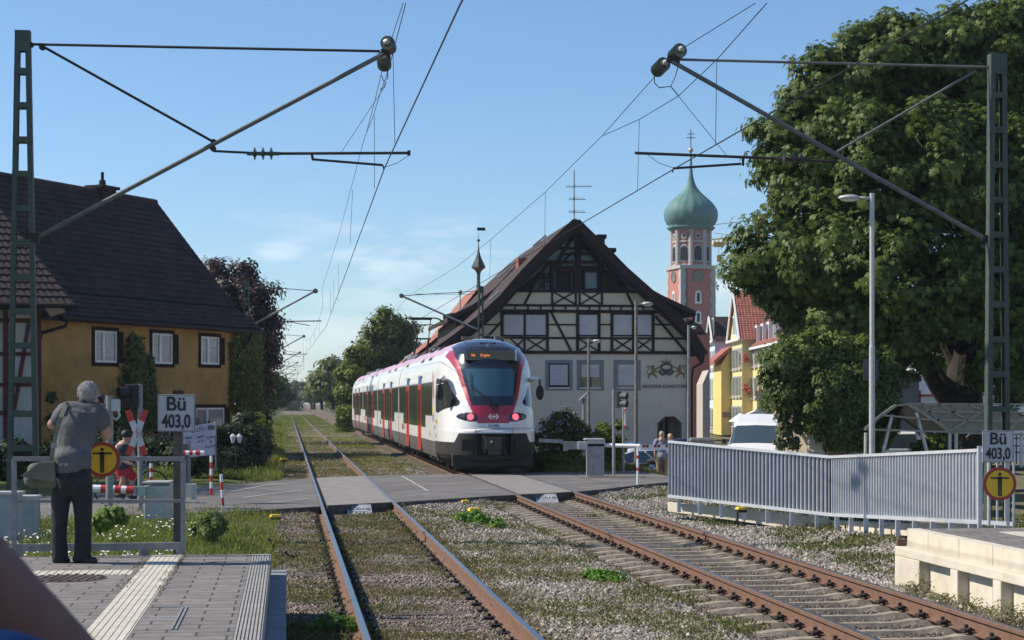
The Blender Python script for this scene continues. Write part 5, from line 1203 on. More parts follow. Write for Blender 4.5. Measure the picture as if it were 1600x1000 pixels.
def local_pts(t, pts): Mi = basis(t).inverted(); return [Mi @ Vector(p) for p in pts]
def insul_disc(mb, c, ax, n=3, r=.13, mi=0, sp=.09, r0=.04):
    ax = Vector(ax).normalized(); Mx = ax.to_track_quat('Z', 'Y').to_matrix(); c = Vector(c)
    for k in range(n): mb.lathe(c + ax * (k - (n - 1) / 2) * sp, [(r0, -.03), (r * .6, -.015), (r, -.005), (r, .006), (r * .55, .02), (r0, .03)], 16, mi, Mx)
    mb.tube([c - ax * (n * sp / 2 + .06), c + ax * (n * sp / 2 + .06)], r0 * .8, 8, mi)
YM = 28.8
M_brk = mat('dull_bracket_tube', (.12, .125, .125), .65, .1, .2, 6)
def PM(px, py, Y=YM): return P(px, py, Y)
# near left mast with its cantilever
mx = (36 - 800) * YM / F
ml = lattice_mast('overhead_line_mast', 'near green lattice mast on the left edge carrying a long bracket arm', mx, YM, -.1, 8.15, .52, .22, .56)
mb = MB(); mb.tube([PM(56, 372), PM(600, 84)], .038, 10); mb.build('bracket_tube', M_brk, ml)
mb = MB(); mb.tube([PM(40, 69), PM(594, 80)], .022, 8); mb.tube([PM(66, 72), PM(334, 222)], .022, 8); mb.build('tie_rod', M_clip, ml)
mb = MB()
for (x, y) in ((48, 70), (66, 74), (334, 222), (333, 232)): mb.lathe(PM(x, y), [(.05, -.03), (.05, .03)], 10, 0, Matrix.Rotation(R(90), 3, 'X'))
mb.box(PM(54, 372), (.16, .14, .16)); mb.bar(PM(596, 82), PM(606, 80), .07, .10); mb.bar(PM(40, 368), PM(56, 374), .05, .05); mb.build('fitting', M_clip, ml)
mb = MB(); mb.tube([PM(333, 236), PM(395, 239)], .02, 6); mb.tube([PM(425, 240), PM(640, 239)], .024, 8); mb.tube([PM(488, 249), PM(598, 258), PM(600, 264)], [.02, .02, .016], 6); mb.tube([PM(487, 240), PM(489, 250)], .022, 6); mb.box(PM(639, 239), (.05, .05, .08)); mb.build('steady_arm', M_clip, ml)
mb = MB(); insul_disc(mb, PM(411, 240), (1, 0, 0), 3, .105, 0, .135); mb.build('insulator', M_insul, ml)
def big_insul(t, c, ax, Y=YM): mb = MB(); insul_disc(mb, c, ax, 6, .12, 0, .055, .05); mb.build('insulator', M_insul, t); mb = MB(); mb.sphere(Vector(c) - Vector(ax) * .22, .05, 8); mb.build('end_cap', M_galv, t)
big_insul(ml, P(607, 71, YM + .1), (.05, .95, -.1)); big_insul(ml, P(600, 96, YM + .4), (-.02, .95, -.25))
# near right mast
rx = (1558 - 800) * YM / F
mr_ = lattice_mast('overhead_line_mast', 'near green lattice mast on the right edge in front of the chestnut', rx, YM, -.3, 7.77, .40, .25, .57)
mb = MB(); mb.tube([PM(1540, 374), PM(1050, 96)], .038, 10); mb.build('bracket_tube', M_brk, mr_)
mb = MB(); mb.tube([PM(1545, 105), PM(1062, 93)], .022, 8); mb.tube([PM(1524, 111), PM(1308, 237)], .020, 8); mb.build('tie_rod', M_brk, mr_)
mb = MB(); mb.tube([PM(1310, 253), PM(1250, 250)], .02, 6); mb.tube([PM(1226, 248), PM(992, 239)], .024, 8); mb.tube([PM(1158, 256), PM(1052, 263), PM(1051, 269)], [.02, .02, .016], 6); mb.tube([PM(1161, 247), PM(1161, 259)], .022, 6); mb.build('steady_arm', M_clip, mr_)
mb = MB(); insul_disc(mb, PM(1238, 249), (1, 0, 0), 3, .105, 0, .135); mb.build('insulator', mat('brown_insulator', (.05, .04, .03), .5), mr_)
big_insul(mr_, P(1058, 83, YM + .1), (-.25, .9, -.15)); big_insul(mr_, P(1032, 105, YM + .5), (-.3, .9, -.2))
mb = MB(); mb.lathe(PM(1540, 373), [(.06, -.05), (.06, .05)], 10, 0, Matrix.Rotation(R(90), 3, 'X')); mb.bar(PM(1042, 92), PM(1062, 96), .07, .1); mb.build('fitting', M_clip, mr_)
# masts further along, both sides
def far_mast(tx_track, side, Yw, label, group='masts along the line', off=3.5, h=8.15):
    X = tx_track - SL * Yw + side * off; t = lattice_mast('overhead_line_mast', label, X, Yw, -.2, h, .40, .24, .8, group=group)
    cx = tx_track - SL * Yw + side * .35; top = Vector((cx - side * .3, Yw, 7.65)); mb = MB(); foot = Vector((X - side * .2, Yw, 6.0 - .1))
    mb.tube([foot, top], .05, 6); mb.build('bracket_tube', M_galv_d, t)
    mb = MB(); mb.tube([Vector((X - side * .15, Yw, 7.9)), top], .02, 5); a = foot.lerp(top, .45); mb.tube([foot.lerp(top, .12), Vector((cx - side * .6, Yw, 6.15))], .03, 5); mb.tube([Vector((cx + side * 1.0, Yw, 6.1)), Vector((cx, Yw, 5.92))], .02, 5); mb.build('steady_arm', M_clip, t)
    mb = MB(); insul_disc(mb, top, (0, 1, 0), 3, .12, 0, .09); mb.build('insulator', M_insul, t)
    return t
LY = [88.0, 148.0, 196.0, 246.0, 300.0, 356.0]; RY = [92.0, 162.0, 216.0, 270.0]
ords = ['second', 'third', 'fourth', 'fifth', 'sixth', 'seventh']
for i, y in enumerate(LY): far_mast(1.46, -1, y, '%s lattice mast left of the shiny track, counted away from the near one' % ords[i])
for i, y in enumerate(RY): far_mast(5.92, 1, y, '%s lattice mast right of the train track, counted away from the near one' % ords[i], off=4.2 if i == 0 else 3.4)
# ------------------------------------------------------------------ wires
def wirething(name, label, segs, r, far=None, cat='overhead wire'):
    mb = MB()
    for pts in segs: mb.tube(pts, r, 5)
    return tag(mb.build(name, M_wire), label, cat)
def ctrack(tx, y, off, z): return Vector((tx - SL * y + off, y, z))
CZ = 5.9
stL = [0.12, .5, -.1, .4, -.1, .4, -.1]; ysL = [YM] + LY
ptsL = [ctrack(1.46, 4, .55, CZ), P(720, 5, F * (CZ - EYE) / 624), ctrack(1.46, YM, .13, CZ)] + [ctrack(1.46, y, s_, CZ) for y, s_ in zip(LY, stL[1:])]
wirething('contact_wire', 'lowest thick wire over the left shiny track', [ptsL], .010)
stR = [.42, .1, .4, -.1, .3]; ptsR = [ctrack(5.92, 4, .3, CZ), ctrack(5.92, 16.9, .55, CZ), ctrack(5.92, YM, .42, CZ)] + [ctrack(5.92, y, s_, CZ) for y, s_ in zip(RY, stR[1:])]
wirething('contact_wire', 'lowest thick wire over the train track', [ptsR], .010)
def lerpw(pts, y):
    for a, b in zip(pts[:-1], pts[1:]):
        if a.y <= y <= b.y: return a.lerp(b, (y - a.y) / (b.y - a.y))
    return pts[-1]
def catenary(ys, pts, ztop, sag, n=10):
    out = []
    for a, b in zip(ys[:-1], ys[1:]):
        for k in range(n):
            f = k / n; y = a + (b - a) * f; p = lerpw(pts, y); q = Vector((p.x, y, ztop - 4 * sag * f * (1 - f))); out.append(q)
    p = lerpw(pts, ys[-1]); out.append(Vector((p.x, p.y, ztop))); return out
# left messenger: from the photograph near the mast, then regular spans
mL = [P(634, 5, 24.0), P(607, 110, YM), P(596, 140, 31.5), P(583, 182, 36.5), P(570, 214, 41), P(547, 300, 56), P(528, 372, 70), P(503, 452, 87)]
mLr = catenary(LY, ptsL, 7.6, 1.1)
wirething('messenger_wire', 'upper carrying wire above the left shiny track', [mL + mLr[1:]], .007)
mR = [P(1198, 5, 21.5), P(1121, 92, 25.4), P(1060, 150, 28.9), P(1000, 186, 32), P(940, 213, 36), P(852, 300, 44), P(767, 374, 55.5), P(712, 418, 68), P(643, 459, 91)]
wirething('messenger_wire', 'upper carrying wire above the train track', [mR + catenary(RY, ptsR, 7.6, 1.1)[1:]], .007)
wirething('feeder_wire', 'thin feeder wire ending at the right insulators', [[P(1180, 5, 25.3), P(1066, 76, 28.6)], [P(1030, 112, 29.5), P(980, 168, 33), P(941, 212, 36.2)]], .007)
wirething('feeder_wire', 'thin feeder wire ending at the left insulators', [[P(630, 5, 25.3), P(610, 66, 28.6)], [P(597, 110, 29.5), P(585, 160, 33), P(573, 205, 40)]], .006)
def dropper(name_label, a, b): pass
dl = [(614, 84, 617, 224), (585, 180, 585, 294), (551, 296, 547, 380)]
segs = []
for (x0, y0, x1, y1) in dl: Yc = F * (CZ - EYE) / (HY - y1); segs.append([P(x0, y0, Yc), P(x1, y1, Yc)])
for y in (62, 70, 77): p = lerpw(ptsL, y); segs.append([p, Vector((p.x, y, 7.0))])
for a, b in zip(LY[:-1], LY[1:]):
    for f in (.2, .4, .6, .8): y = a + (b - a) * f; p = lerpw(ptsL, y); segs.append([p, Vector((p.x, y, 7.6 - 4.4 * f * (1 - f)))])
sg = segs[:3]
for k, s_ in enumerate(sg): wirething('dropper_wire', ['nearest', 'second', 'third'][k] + ' thin dropper between the wires over the left track', [s_], .005)
o = wirething('dropper_wire', 'distant thin droppers over the left track', segs[3:], .005); o['kind'] = 'stuff'
segs = []
for (x0, y0, x1, y1) in ((1120, 92, 1118, 226), (999, 187, 996, 300), (852, 300, 851, 384), (767, 374, 765, 434)): Yc = F * (CZ - EYE) / (HY - y1); segs.append([P(x0, y0, Yc), P(x1, y1, Yc)])
for k, s_ in enumerate(segs): wirething('dropper_wire', ['nearest', 'second', 'third', 'fourth'][k] + ' thin dropper between the wires over the train track', [s_], .005)
wirething('stay_wire', 'thin slanting stay from the messenger to the right steady arm', [[P(1060, 150, YM), P(1137, 245, YM)], [P(1012, 242, YM), P(1030, 255, YM), P(1051, 262, YM)]], .005)
wirething('stay_wire', 'thin slanting stay from the messenger to the left steady arm', [[P(598, 140, YM), P(534, 237, YM)], [P(599, 262, YM), P(620, 255, YM), P(639, 243, YM)]], .005)
wirething('jumper_loop', 'curved jumper cable hanging under the right insulators', [[P(1022, 118, YM), P(1023, 130, YM), P(1030, 137, YM), P(1048, 135, YM), P(1055, 120, YM), P(1062, 96, YM)], [P(1048, 135, YM), P(1060, 150, YM)]], .009)
wirething('jumper_loop', 'curved jumper cable hanging under the left insulators', [[P(605, 106, YM), P(606, 122, YM), P(600, 128, YM), P(596, 118, YM)], [P(603, 128, YM), P(600, 137, YM), P(594, 140, YM)]], .009)
wirething('cross_wire', 'thin horizontal wire left of the second right mast', [[P(752, 460, 92), P(648, 459.5, 92)]], .012)

# ------------------------------------------------------------------ kilometre boards and warning discs
def board(label, px0, px1, py0, py1, Y, post=None):
    t = thing('level_crossing_board', label, 'sign', P((px0 + px1) / 2, py1, Y) * 1.0, 0)
    a, b = P(px0, py1, Y), P(px1, py0, Y); w = b.x - a.x; h = b.z - a.z; c = (a + b) / 2
    mb = MB(); mb.box(c, (w, .012, h)); mb.build('panel', mat('board_grey_white', (.44, .45, .46), .5, 0, .05, 4), t, bevel=.004)
    mb = MB()
    for (x, z, ww, hh) in ((0, h / 2 - .006, w - .004, .008), (0, -h / 2 + .006, w - .004, .008), (-w / 2 + .006, 0, .008, h - .02), (w / 2 - .006, 0, .008, h - .02)): mb.box(c + Vector((x, -.008, z)), (ww, .006, hh))
    mb.build('border', mat('border_grey', (.16, .16, .17), .5), t)
    text_mesh('lettering', 'Bü', h * .53, c + Vector((0, -.012, h * .235)), (1, 0, 0), (0, 0, 1), M_blackp, t, sx=1.0, bold=.0035)
    text_mesh('lettering', '403,0', h * .50, c + Vector((0, -.012, -h * .235)), (1, 0, 0), (0, 0, 1), M_blackp, t, sx=.70, bold=.0045)
    return t
b1 = board('white board lettered Bü 403,0 on a concrete post behind the left platform', 246, 305, 616.5, 674.5, 18.6)
mb = MB(); c0_ = P(278, 640, 18.66); mb.box((c0_.x, 18.68, 1.0 - .1), (.085, .10, 2.3)); mb.build('post', mat('weathered_post', (.10, .085, .075), .9, 0, .3, 9), b1)
mb = MB(); mb.box((c0_.x, 18.68, P(0, 613, 18.68).z), (.10, .12, .04)); mb.build('cap', M_clip, b1)
b2_ = board('grey board lettered Bü 403,0 at the end of the right fence', 1535, 1583.5, 673, 722.5, 22.4)
mb = MB(); 
for x in (1545, 1575): q = P(x, 700, 22.45); mb.tube([(q.x, 22.45, .5), (q.x, 22.45, P(0, 674, 22.4).z)], .022, 8)
mb.build('post', M_galv, b2_)
def warn_disc(label, px, py, Y, r, one_arm=False):
    c = P(px, py, Y); t = thing('no_entry_disc', label, 'sign', c, 0); Mx = Matrix.Rotation(R(90), 3, 'X')
    mb = MB(); mb.lathe(c, [(r, -.008), (r, .004), (r * .80, .004)], 40, 0, Mx); mb.build('red_rim', mat('dull_red_rim', (.33, .035, .02), .5), t)
    mb = MB(); mb.lathe(c, [(r * .81, .0), (r * .81, .007), (0, .007)], 40, 0, Mx); mb.build('yellow_field', mat('amber_field', (.72, .42, .015), .5, 0, .05, 4), t)
    mb = MB(); o_ = c + Vector((0, -.012, 0)); k = r / 27
    def pp(pts): mb.prism([o_ + Vector((x * k, 0, -y * k)) for x, y in pts], (0, -.004, 0))
    mb.lathe(o_ + Vector((0, 0, 15.5 * k)), [(2.6 * k, 0), (2.6 * k, .004)], 16, 0, Mx)
    pp([(-3.2, -11.5), (3.2, -11.5), (3.0, 3), (-3.0, 3)]); pp([(-3.0, 3), (-.3, 3), (-.5, 20), (-2.8, 20)]); pp([(.3, 3), (3.0, 3), (2.8, 20), (.5, 20)])
    if one_arm: pp([(3, -11.3), (16, -10.6), (16, -8.2), (3, -8.0)]); pp([(-3, -11), (-5, -8), (-5, 4), (-3.4, 4)])
    else: pp([(-15, -10.8), (15, -10.8), (15, -8.2), (-15, -8.2)])
    mb.build('figure_symbol', M_blackp, t); return t
warn_disc('round yellow disc with red rim and black figure on the left railing', 160, 718, 17.75, .178)
warn_disc('round yellow disc with red rim and black figure below the right board', 1562, 756, 22.35, .212)

# ------------------------------------------------------------------ platform railing on the left
rl = thing('railing', 'plain grey tube railing along the back edge of the near platform', 'railing', P(150, 878, 17.9), TH)
YR = 17.95
def RR(px, py): # point on the vertical plane of the platform back edge
    k = (px - 800) / F; X0, Y0 = TR(0, BK - .03).xy; a = (k * Y0 - X0) / (cT - k * sT); Y = Y0 + a * sT; return Vector((X0 + a * cT, Y, EYE - (py - HY) * Y / F))
mb = MB()
mb.bar(RR(20, 717), RR(288, 717), .045, .045); mb.bar(RR(20, 783), RR(288, 783), .035, .035); mb.bar(RR(20, 856), RR(288, 853), .045, .075)
mb.build('rail', M_galv_d, rl)
for x in (22, 286): mb = MB(); mb.bar(RR(x, 718), RR(x, 857), .045, .045, up=(0, 1, 0)); mb.build('upright', M_galv_d, rl)
for x in (28, 125, 226, 282): mb = MB(); mb.bar(RR(x, 856), RR(x, 876), .09, .03, up=(0, 1, 0)); mb.build('foot', M_galv_d, rl)

# ------------------------------------------------------------------ right fence
fe = thing('metal_fence', 'long pale grey vertical bar fence bending between crossing and right platform', 'fence', P(1297, 812, 28), 0)
FP = [(1045, 690, 775, 33.5), (1297, 714, 804, 29.5), (1533, 703.5, 816, 24.0), (1584, 703, 819, 23.6)]
M_fencep = mat('fence_panel_grey', (.27, .29, .32), .6, .1, .1, 3); M_fw = mat('fence_pale_bar', (.50, .52, .55), .45, .2, .08, 3)
for (A, B) in zip(FP[:-1], FP[1:]):
    at, ab = P(A[0], A[1], A[3]), P(A[0], A[2], A[3]); bt, bb = P(B[0], B[1], B[3]), P(B[0], B[2], B[3])
    L_ = (bt - at).length; back = Vector((0, .05, 0)); n_ = int(L_ / .105)
    mb = MB(); mb.bar(at, bt, .05, .045); mb.bar(ab, bb, .05, .055); mb.build('rail', M_fw, fe)
    mb = MB()
    for k in range(n_ + 1): f = k / n_; mb.bar(at.lerp(bt, f), ab.lerp(bb, f), .024, .024, up=(0, 1, 0))
    mb.build('bar', M_fw, fe)['kind'] = 'stuff'
    if B[0] < 1540:
        mb = MB(); mb.prism([p + back for p in (at - Vector((0, 0, .03)), bt - Vector((0, 0, .03)), bb, ab)], (0, .01, 0))
        for k in range(n_): f = (k + .5) / n_; mb.bar(at.lerp(bt, f) + back * 1.3, ab.lerp(bb, f) + back * 1.3, .045, .03, up=(0, 1, 0))
        mb.build('panel', M_fencep, fe)
    m_ = max(1, int(round(L_ / .62)))
    for k in range(m_): f = (k + .5) / m_; p = ab.lerp(bb, f); mb = MB(); mb.box(p + Vector((0, 0, -.15)), (.07, .05, .26)); mb.build('foot', M_fw, fe)
q = P(1531, 703, 24.0); mb = MB(); mb.bar(P(1531, 697, 24), P(1531, 826, 24), .06, .06, up=(0, 1, 0)); mb.build('end_post', M_fw, fe)
mb = MB(); 
for (A, B) in zip(FP[:-1], FP[1:]): mb.prism([P(A[0], A[2] + 10, A[3] + .35), P(B[0], B[2] + 6, B[3] + .35), P(B[0], B[2] + 30, B[3] + .35), P(A[0], A[2] + 24, A[3] + .35)], (.0, .25, 0))
tag(mb.build('retaining_kerb', M_cream), 'low pale concrete kerb running under the right fence', 'kerb')

# ------------------------------------------------------------------ lamp posts
def lamp_post(label, px, pyt, pyb, Y, r, arm, zg_=None, head=None, group=None, mt=M_galv):
    b = P(px, pyb, Y); t = thing('street_lamp', label, 'street lamp', b, 0, group); top = P(px, pyt, Y)
    mb = MB(); m_ = (top.z - b.z); mb.tube([b, b + Vector((0, 0, m_ * .45)), b + Vector((0, 0, m_ * .46)), top], [r * 1.25, r * 1.2, r, r], 12); mb.build('pole', mt, t, smooth=False)
    d = 1 if arm > 0 else -1; L_ = abs(arm) * Y / F
    mb = MB(); z = top.z - .12; mb.tube([(top.x, Y, z), (top.x + d * L_ * .45, Y, z + .02)], .035, 8)
    c = Vector((top.x + d * L_ * .68, Y, z + .02)); mb.sphere(c, 1, 14, 0, (L_ * .34, .16, .07)); mb.build('lamp_head', M_galv, t, smooth=True)
    mb = MB(); mb.sphere(c + Vector((0, 0, -.04)), 1, 12, 0, (L_ * .28, .12, .05)); mb.build('lens', M_white, t); return t
lamp_post('tall grey street lamp in front of the ivy and chestnut', 1362.5, 302, 740, 40, .055, -52)
lamp_post('slim tall lamp before the bakery wall, right of the railway signal', 994, 470, 748, 60, .055, 26, mt=mat('weathered_pole', (.20, .18, .155), .7, .1, .25, 5))
lamp_post('shorter lamp before the middle bakery windows', 920, 529, 700, 72, .055, 18, mt=MATS['weathered_pole'])
lamp_post('lamp before the blue grey downpipe at the right corner of the bakery', 1076, 508, 706, 82, .06, 12, mt=M_galv_d)
sg_ = thing('sign_board', 'small dark board seen from behind, on the tall grey street lamp', 'sign', P(1362, 595, 40.2), 0)
mb = MB(); mb.box(P(1361, 578, 40.15), (.34, .02, .48)); mb.build('panel', mat('sign_back_grey', (.06, .065, .07), .6), sg_); mb = MB(); mb.box(P(1362, 578, 40.1), (.1, .06, .04)); mb.build('clamp', M_galv, sg_)

# ------------------------------------------------------------------ right half of the level crossing
def pole_thing(name, label, cat, px, pyt, pyb, Y, r, m_=M_galv_d):
    b = P(px, pyb, Y); t = thing(name, label, cat, b, 0); mb = MB(); mb.tube([b, P(px, pyt, Y)], r, 12); mb.build('pole', m_, t); return t
sgl = pole_thing('crossing_signal', 'dark two-lamp crossing signal beside the right barrier, before the bakery', 'signal', 959, 608, 742, 48, .042, M_galv_d)
mb = MB(); mb.box(P(966, 624, 48), (.14, .16, .46)); mb.build('housing', mat('signal_housing', (.10, .10, .09), .6), sgl, bevel=.02)
for y in (618.5, 630.5):
    mb = MB(); a = P(968, y, 48); mb.tube([a, a + Vector((.20, -.10, -.01))], [.085, .10], 14, 0, caps=False); mb.tube([a, a + Vector((.20, -.10, -.01))], [.08, .094], 14, 0, caps=False); mb.build('visor', MATS['signal_housing'], sgl); mb = MB(); mb.sphere(a + Vector((.03, -.02, 0)), .07, 10); mb.build('lens', M_black, sgl)
sp2 = pole_thing('sign_pole', 'thin pole with edge-on red and white traffic signs beside the right signal', 'sign', 974, 622, 738, 52, .035)
mb = MB(); mb.box(P(976.5, 633, 52), (.05, .30, .42)); mb.box(P(976.5, 657, 52), (.05, .26, .40)); mb.build('sign_plate', M_white, sp2); mb = MB(); mb.box(P(976.5, 641, 51.8), (.052, .3, .05)); mb.box(P(976.5, 667, 51.8), (.052, .3, .07)); mb.build('red_edge', M_red, sp2)
sp3 = pole_thing('solar_pole', 'grey pole topped by a small tilted solar panel before the bakery', 'pole', 912.5, 622, 690, 70, .07, M_galv_d)
mb = MB(); mb.bar(P(905, 626, 70), P(918, 614, 70), .6, .05); mb.build('solar_panel', M_galv, sp3)
bm = thing('barrier_machine', 'grey concrete based barrier housing at the near end of the long white right barrier', 'barrier machine', P(930, 742, 49), 0)
mb = MB(); mb.box(P(930, 718, 49) , (.48, .5, .88)); mb.build('pedestal', mat('mottled_grey_concrete', (.30, .30, .29), .8, 0, .2, 5), bm)
mb = MB(); mb.box(P(931, 692, 49), (.50, .5, .20)); mb.box(P(928, 686.5, 49), (.56, .56, .05)); mb.box(P(920, 696, 48.9), (.62, .2, .22)); mb.build('housing', M_galv, bm, bevel=.015)
mb = MB(); mb.box(P(902, 696, 49.0), (.60, .10, .22)); mb.box(P(884, 697, 49), (.12, .16, .26)); mb.bar(P(880, 690, 49), P(842, 688, 49), .06, .10); mb.build('counterweight', M_galv_d, bm)
mb = MB(); a, b_ = P(940, 695.5, 48.9), P(1000, 697, 48.5); mb.tube([a, b_], [.055, .055], 12); mb.build('boom', M_white, bm)
mb = MB(); mb.box((P(1024, 699, 48.4)), (.84, .04, .15)); mb.build('boom_board', M_white, bm)
mb = MB(); Mx = Matrix.Rotation(R(90), 3, 'X')
for x in (958.5, 962.5, 971.8, 975.8, 985.2, 989.5): mb.lathe(P(x, 697.8, 48.80 - .01), [(.028, 0), (.028, .012)], 10, 0, Mx)
for x in (1006, 1011.3, 1024, 1029.5, 1042, 1047): mb.lathe(P(x, 697, 48.37), [(.042, 0), (.042, .006)], 14, 0, Mx)
mb.build('reflector', mat('deep_red_reflector', (.28, .02, .015), .3), bm)
bs = thing('barrier_post', 'white post with two red bands holding the tip of the right barrier', 'post', P(996.5, 756, 44.5), 0)
mb = MB(); q = lambda y: P(996.5, y, 44.5)
for (y0, y1, mi) in ((699, 711.5, 0), (711.5, 716.5, 1), (716.5, 730.5, 0), (730.5, 735.5, 1), (735.5, 757, 0)): mb.tube([q(y0), q(y1)], .030 if mi == 0 else .031, 12, mi)
mb.build('tube', [M_white, M_red], bs); mb = MB(); mb.tube([P(1008, 706, 46.5), P(1028, 724, 47.2)], .02, 6); mb.build('chain', M_galv, bs)
ub = thing('utility_cabinet', 'low pale grey cabinet just above the far end of the right fence', 'cabinet', P(1097, 705, 52), 0)
mb = MB(); mb.box(P(1097, 700, 52), (.68, .5, .6)); mb.box(P(1097, 687.5, 52), (.74, .56, .06)); mb.build('housing', M_galv_d, ub, bevel=.01)

# ------------------------------------------------------------------ left half of the level crossing
lb = thing('barrier_machine', 'galvanised barrier machine with short striped boom standing in grass behind the left railing', 'barrier machine', P(248, 812, 30.5), 0)
mb = MB(); mb.box(P(248, 784, 30.5), (.42, .42, .58)); mb.box(P(248, 753, 30.5), (.46, .46, .035)); mb.build('housing', M_galv, lb, bevel=.012)
mb = MB(); mb.box(P(221, 767, 30.2), (.26, .10, .16)); mb.box(P(296, 768, 30.3), (.20, .10, .20)); mb.box(P(285, 757, 30.3), (.42, .06, .03)); mb.box(P(303, 768, 30.25), (.06, .2, .26)); mb.build('boom_clamp', M_galv, lb)
mb = MB(); xs = [132, 143, 158, 173, 180, 190, 198, 210]
for k in range(len(xs) - 1): mb.tube([P(xs[k], 763 + k * .4, 30.2), P(xs[k + 1], 763.5 + k * .4, 30.2)], .068, 12, (k + 1) % 2)
mb.build('boom', [M_white, M_red], lb)
mb = MB()
for k in range(6):
    for q_ in (-1, 1): mb.sphere(P(221 + q_ * 8, 761 + k * 2.4, 30.14), .010, 6)
mb.build('bolt', M_clip, lb)
cl_ = pole_thing('crossing_signal', 'dark crossing signal with a red and white cross below, before the ochre house', 'signal', 219, 600, 800, 34, .05, M_galv_d)
mb = MB(); mb.box(P(207, 619, 34), (.24, .2, .46)); 
mb.build('housing', M_black, cl_, bevel=.02)
for y in (613, 627):
    mb = MB(); a = P(200, y, 33.9); mb.tube([a, a + Vector((-.16, -.12, 0))], [.10, .11], 12, 0, caps=False); mb.build('visor', M_black, cl_)
cx = thing('crossing_cross', 'white diagonal cross with red ends on the left signal pole', 'sign', P(212.5, 710, 33.8), 0)
def crossarm(x0, y0, x1, y1, Y=33.8):
    a, b = P(x0, y0, Y), P(x1, y1, Y); mb.bar(a, b, .02, .13, 0, up=(a - b).cross(Vector((0, 1, 0)))) 
mb = MB()
for (x0, y0, x1, y1, Y) in ((199.5, 641, 227, 711, 33.8), (228, 641, 200, 711, 33.77)):
    a, b = P(x0, y0, Y), P(x1, y1, Y); up = (b - a).cross(Vector((0, 1, 0))).normalized()
    for (f0, f1, mi) in ((0, .24, 1), (.24, .80, 0), (.80, 1, 1)): mb.bar(a.lerp(b, f0), a.lerp(b, f1), .014, .12, mi, up=up)
mb.build('cross_arm', [M_signw, M_red], cx); mb = MB(); 
for (p0, p1) in (((214, 669), (212, 676)), ((212, 676), (215.5, 676)), ((215.5, 676), (213, 684))): mb.bar(P(*p0, 33.74), P(*p1, 33.74), .01, .02, 0, up=(0, 1, 0))
mb.build('lightning_symbol', M_red, cx)
pp_ = pole_thing('railing_lamp_pole', 'grey pole with a hook bracket just right of the photographer', 'pole', 171, 618, 790, 26, .055, M_galv_d)
mb = MB(); mb.bar(P(160, 627, 26), P(186, 627, 26), .06, .07); mb.box(P(181, 634, 26), (.12, .08, .16)); mb.tube([P(184, 640, 26), P(187, 650, 26), P(182, 656, 26), P(176, 652, 26)], .02, 8); mb.build('bracket', M_galv, pp_)
bn = thing('banner', 'white cloth banner with grey writing and a cup symbol beside the ochre house', 'banner', P(312, 715, 36), 0)
mb = MB(); n_ = 12; a0, a1, b1_, b0 = P(282, 669, 36), P(337.5, 659, 36.4), P(336.5, 710, 36.4), P(283, 716, 36); V_ = []; 
for i in range(n_ + 1):
    for j in range(6): f = i / n_; g_ = j / 5; p = a0.lerp(a1, f).lerp(b0.lerp(b1_, f), g_); V_.append(p + Vector((0, .03 * math.sin(f * 9 + g_ * 2), 0)))
mb.add(V_, [(i * 6 + j, i * 6 + j + 1, (i + 1) * 6 + j + 1, (i + 1) * 6 + j) for i in range(n_) for j in range(5)]); mb.build('cloth', mat('banner_cloth', (.50, .49, .58), .8), bn)
uxb = (a1 - a0).normalized(); M_bt = mat('banner_grey_text', (.10, .10, .14), .7); nb = Vector((0, -.045, 0))
text_mesh('lettering', 'Café', .17, P(309, 671, 36.1) + nb, uxb, (0, 0, 1), M_bt, bn)
for (x, y, tx_) in ((290, 686, 'Eis'), (299, 683, 'Hausgem.'), (299, 690, 'Kuchen'), (299, 697, 'und mehr'), (314, 682, 'täglich'), (314, 689, 'ab 10'), (330, 683, 'Kaffee'), (330, 690, '&'), (330, 697, 'Kuchen')): text_mesh('lettering', tx_, .065 if x < 328 else .085, P(x, y, 36.15) + nb, uxb, (0, 0, 1), M_bt, bn, bold=.002)
mb = MB(); c = P(331, 668, 36.3) + nb; mb.box(c, (.14, .01, .09)); mb.build('cup_symbol', M_bt, bn)
for x in (283, 337): mb = MB(); mb.tube([P(x, 658, 36.2), P(x, 735, 36.2)], .018, 6); mb.build('pole', M_galv_d, bn)
b3 = thing('barrier_machine', 'dark barrier machine with a red and white boom in front of the banner', 'barrier machine', P(289, 770, 34.5), 0)
mb = MB(); mb.box(P(288, 730, 34.5), (.20, .3, .95)); mb.build('housing', mat('dark_blue_grey', (.10, .12, .14), .5), b3, bevel=.01)
mb = MB(); xs = [283, 290, 296, 301.5, 306, 313, 319]
for k in range(6): mb.tube([P(xs[k], 707.5, 34.2), P(xs[k + 1], 708, 34.2)], .045, 10, k % 2)
mb.build('boom', [M_red, M_white], b3)
def band_post(label, x0, y0, x1, y1, Y, n=6, r=.030):
    t = thing('marker_post', label, 'post', P(x1, y1, Y), 0, None); mb = MB()
    for k in range(n): f0, f1 = k / n, (k + 1) / n; mb.tube([P(x0 + (x1 - x0) * f0, y0 + (y1 - y0) * f0, Y), P(x0 + (x1 - x0) * f1, y0 + (y1 - y0) * f1, Y)], r, 10, k % 2)
    mb.build('tube', [M_white, M_red], t); return t
band_post('upright red and white banded post just right of the banner', 330, 712, 330, 773, 37)
band_post('leaning rusty red and white post at the road edge', 345.5, 741, 349, 802, 33, 5, .028)
band_post('short red and white post right of the cyclist', 236, 724, 236, 752, 34.5, 4)
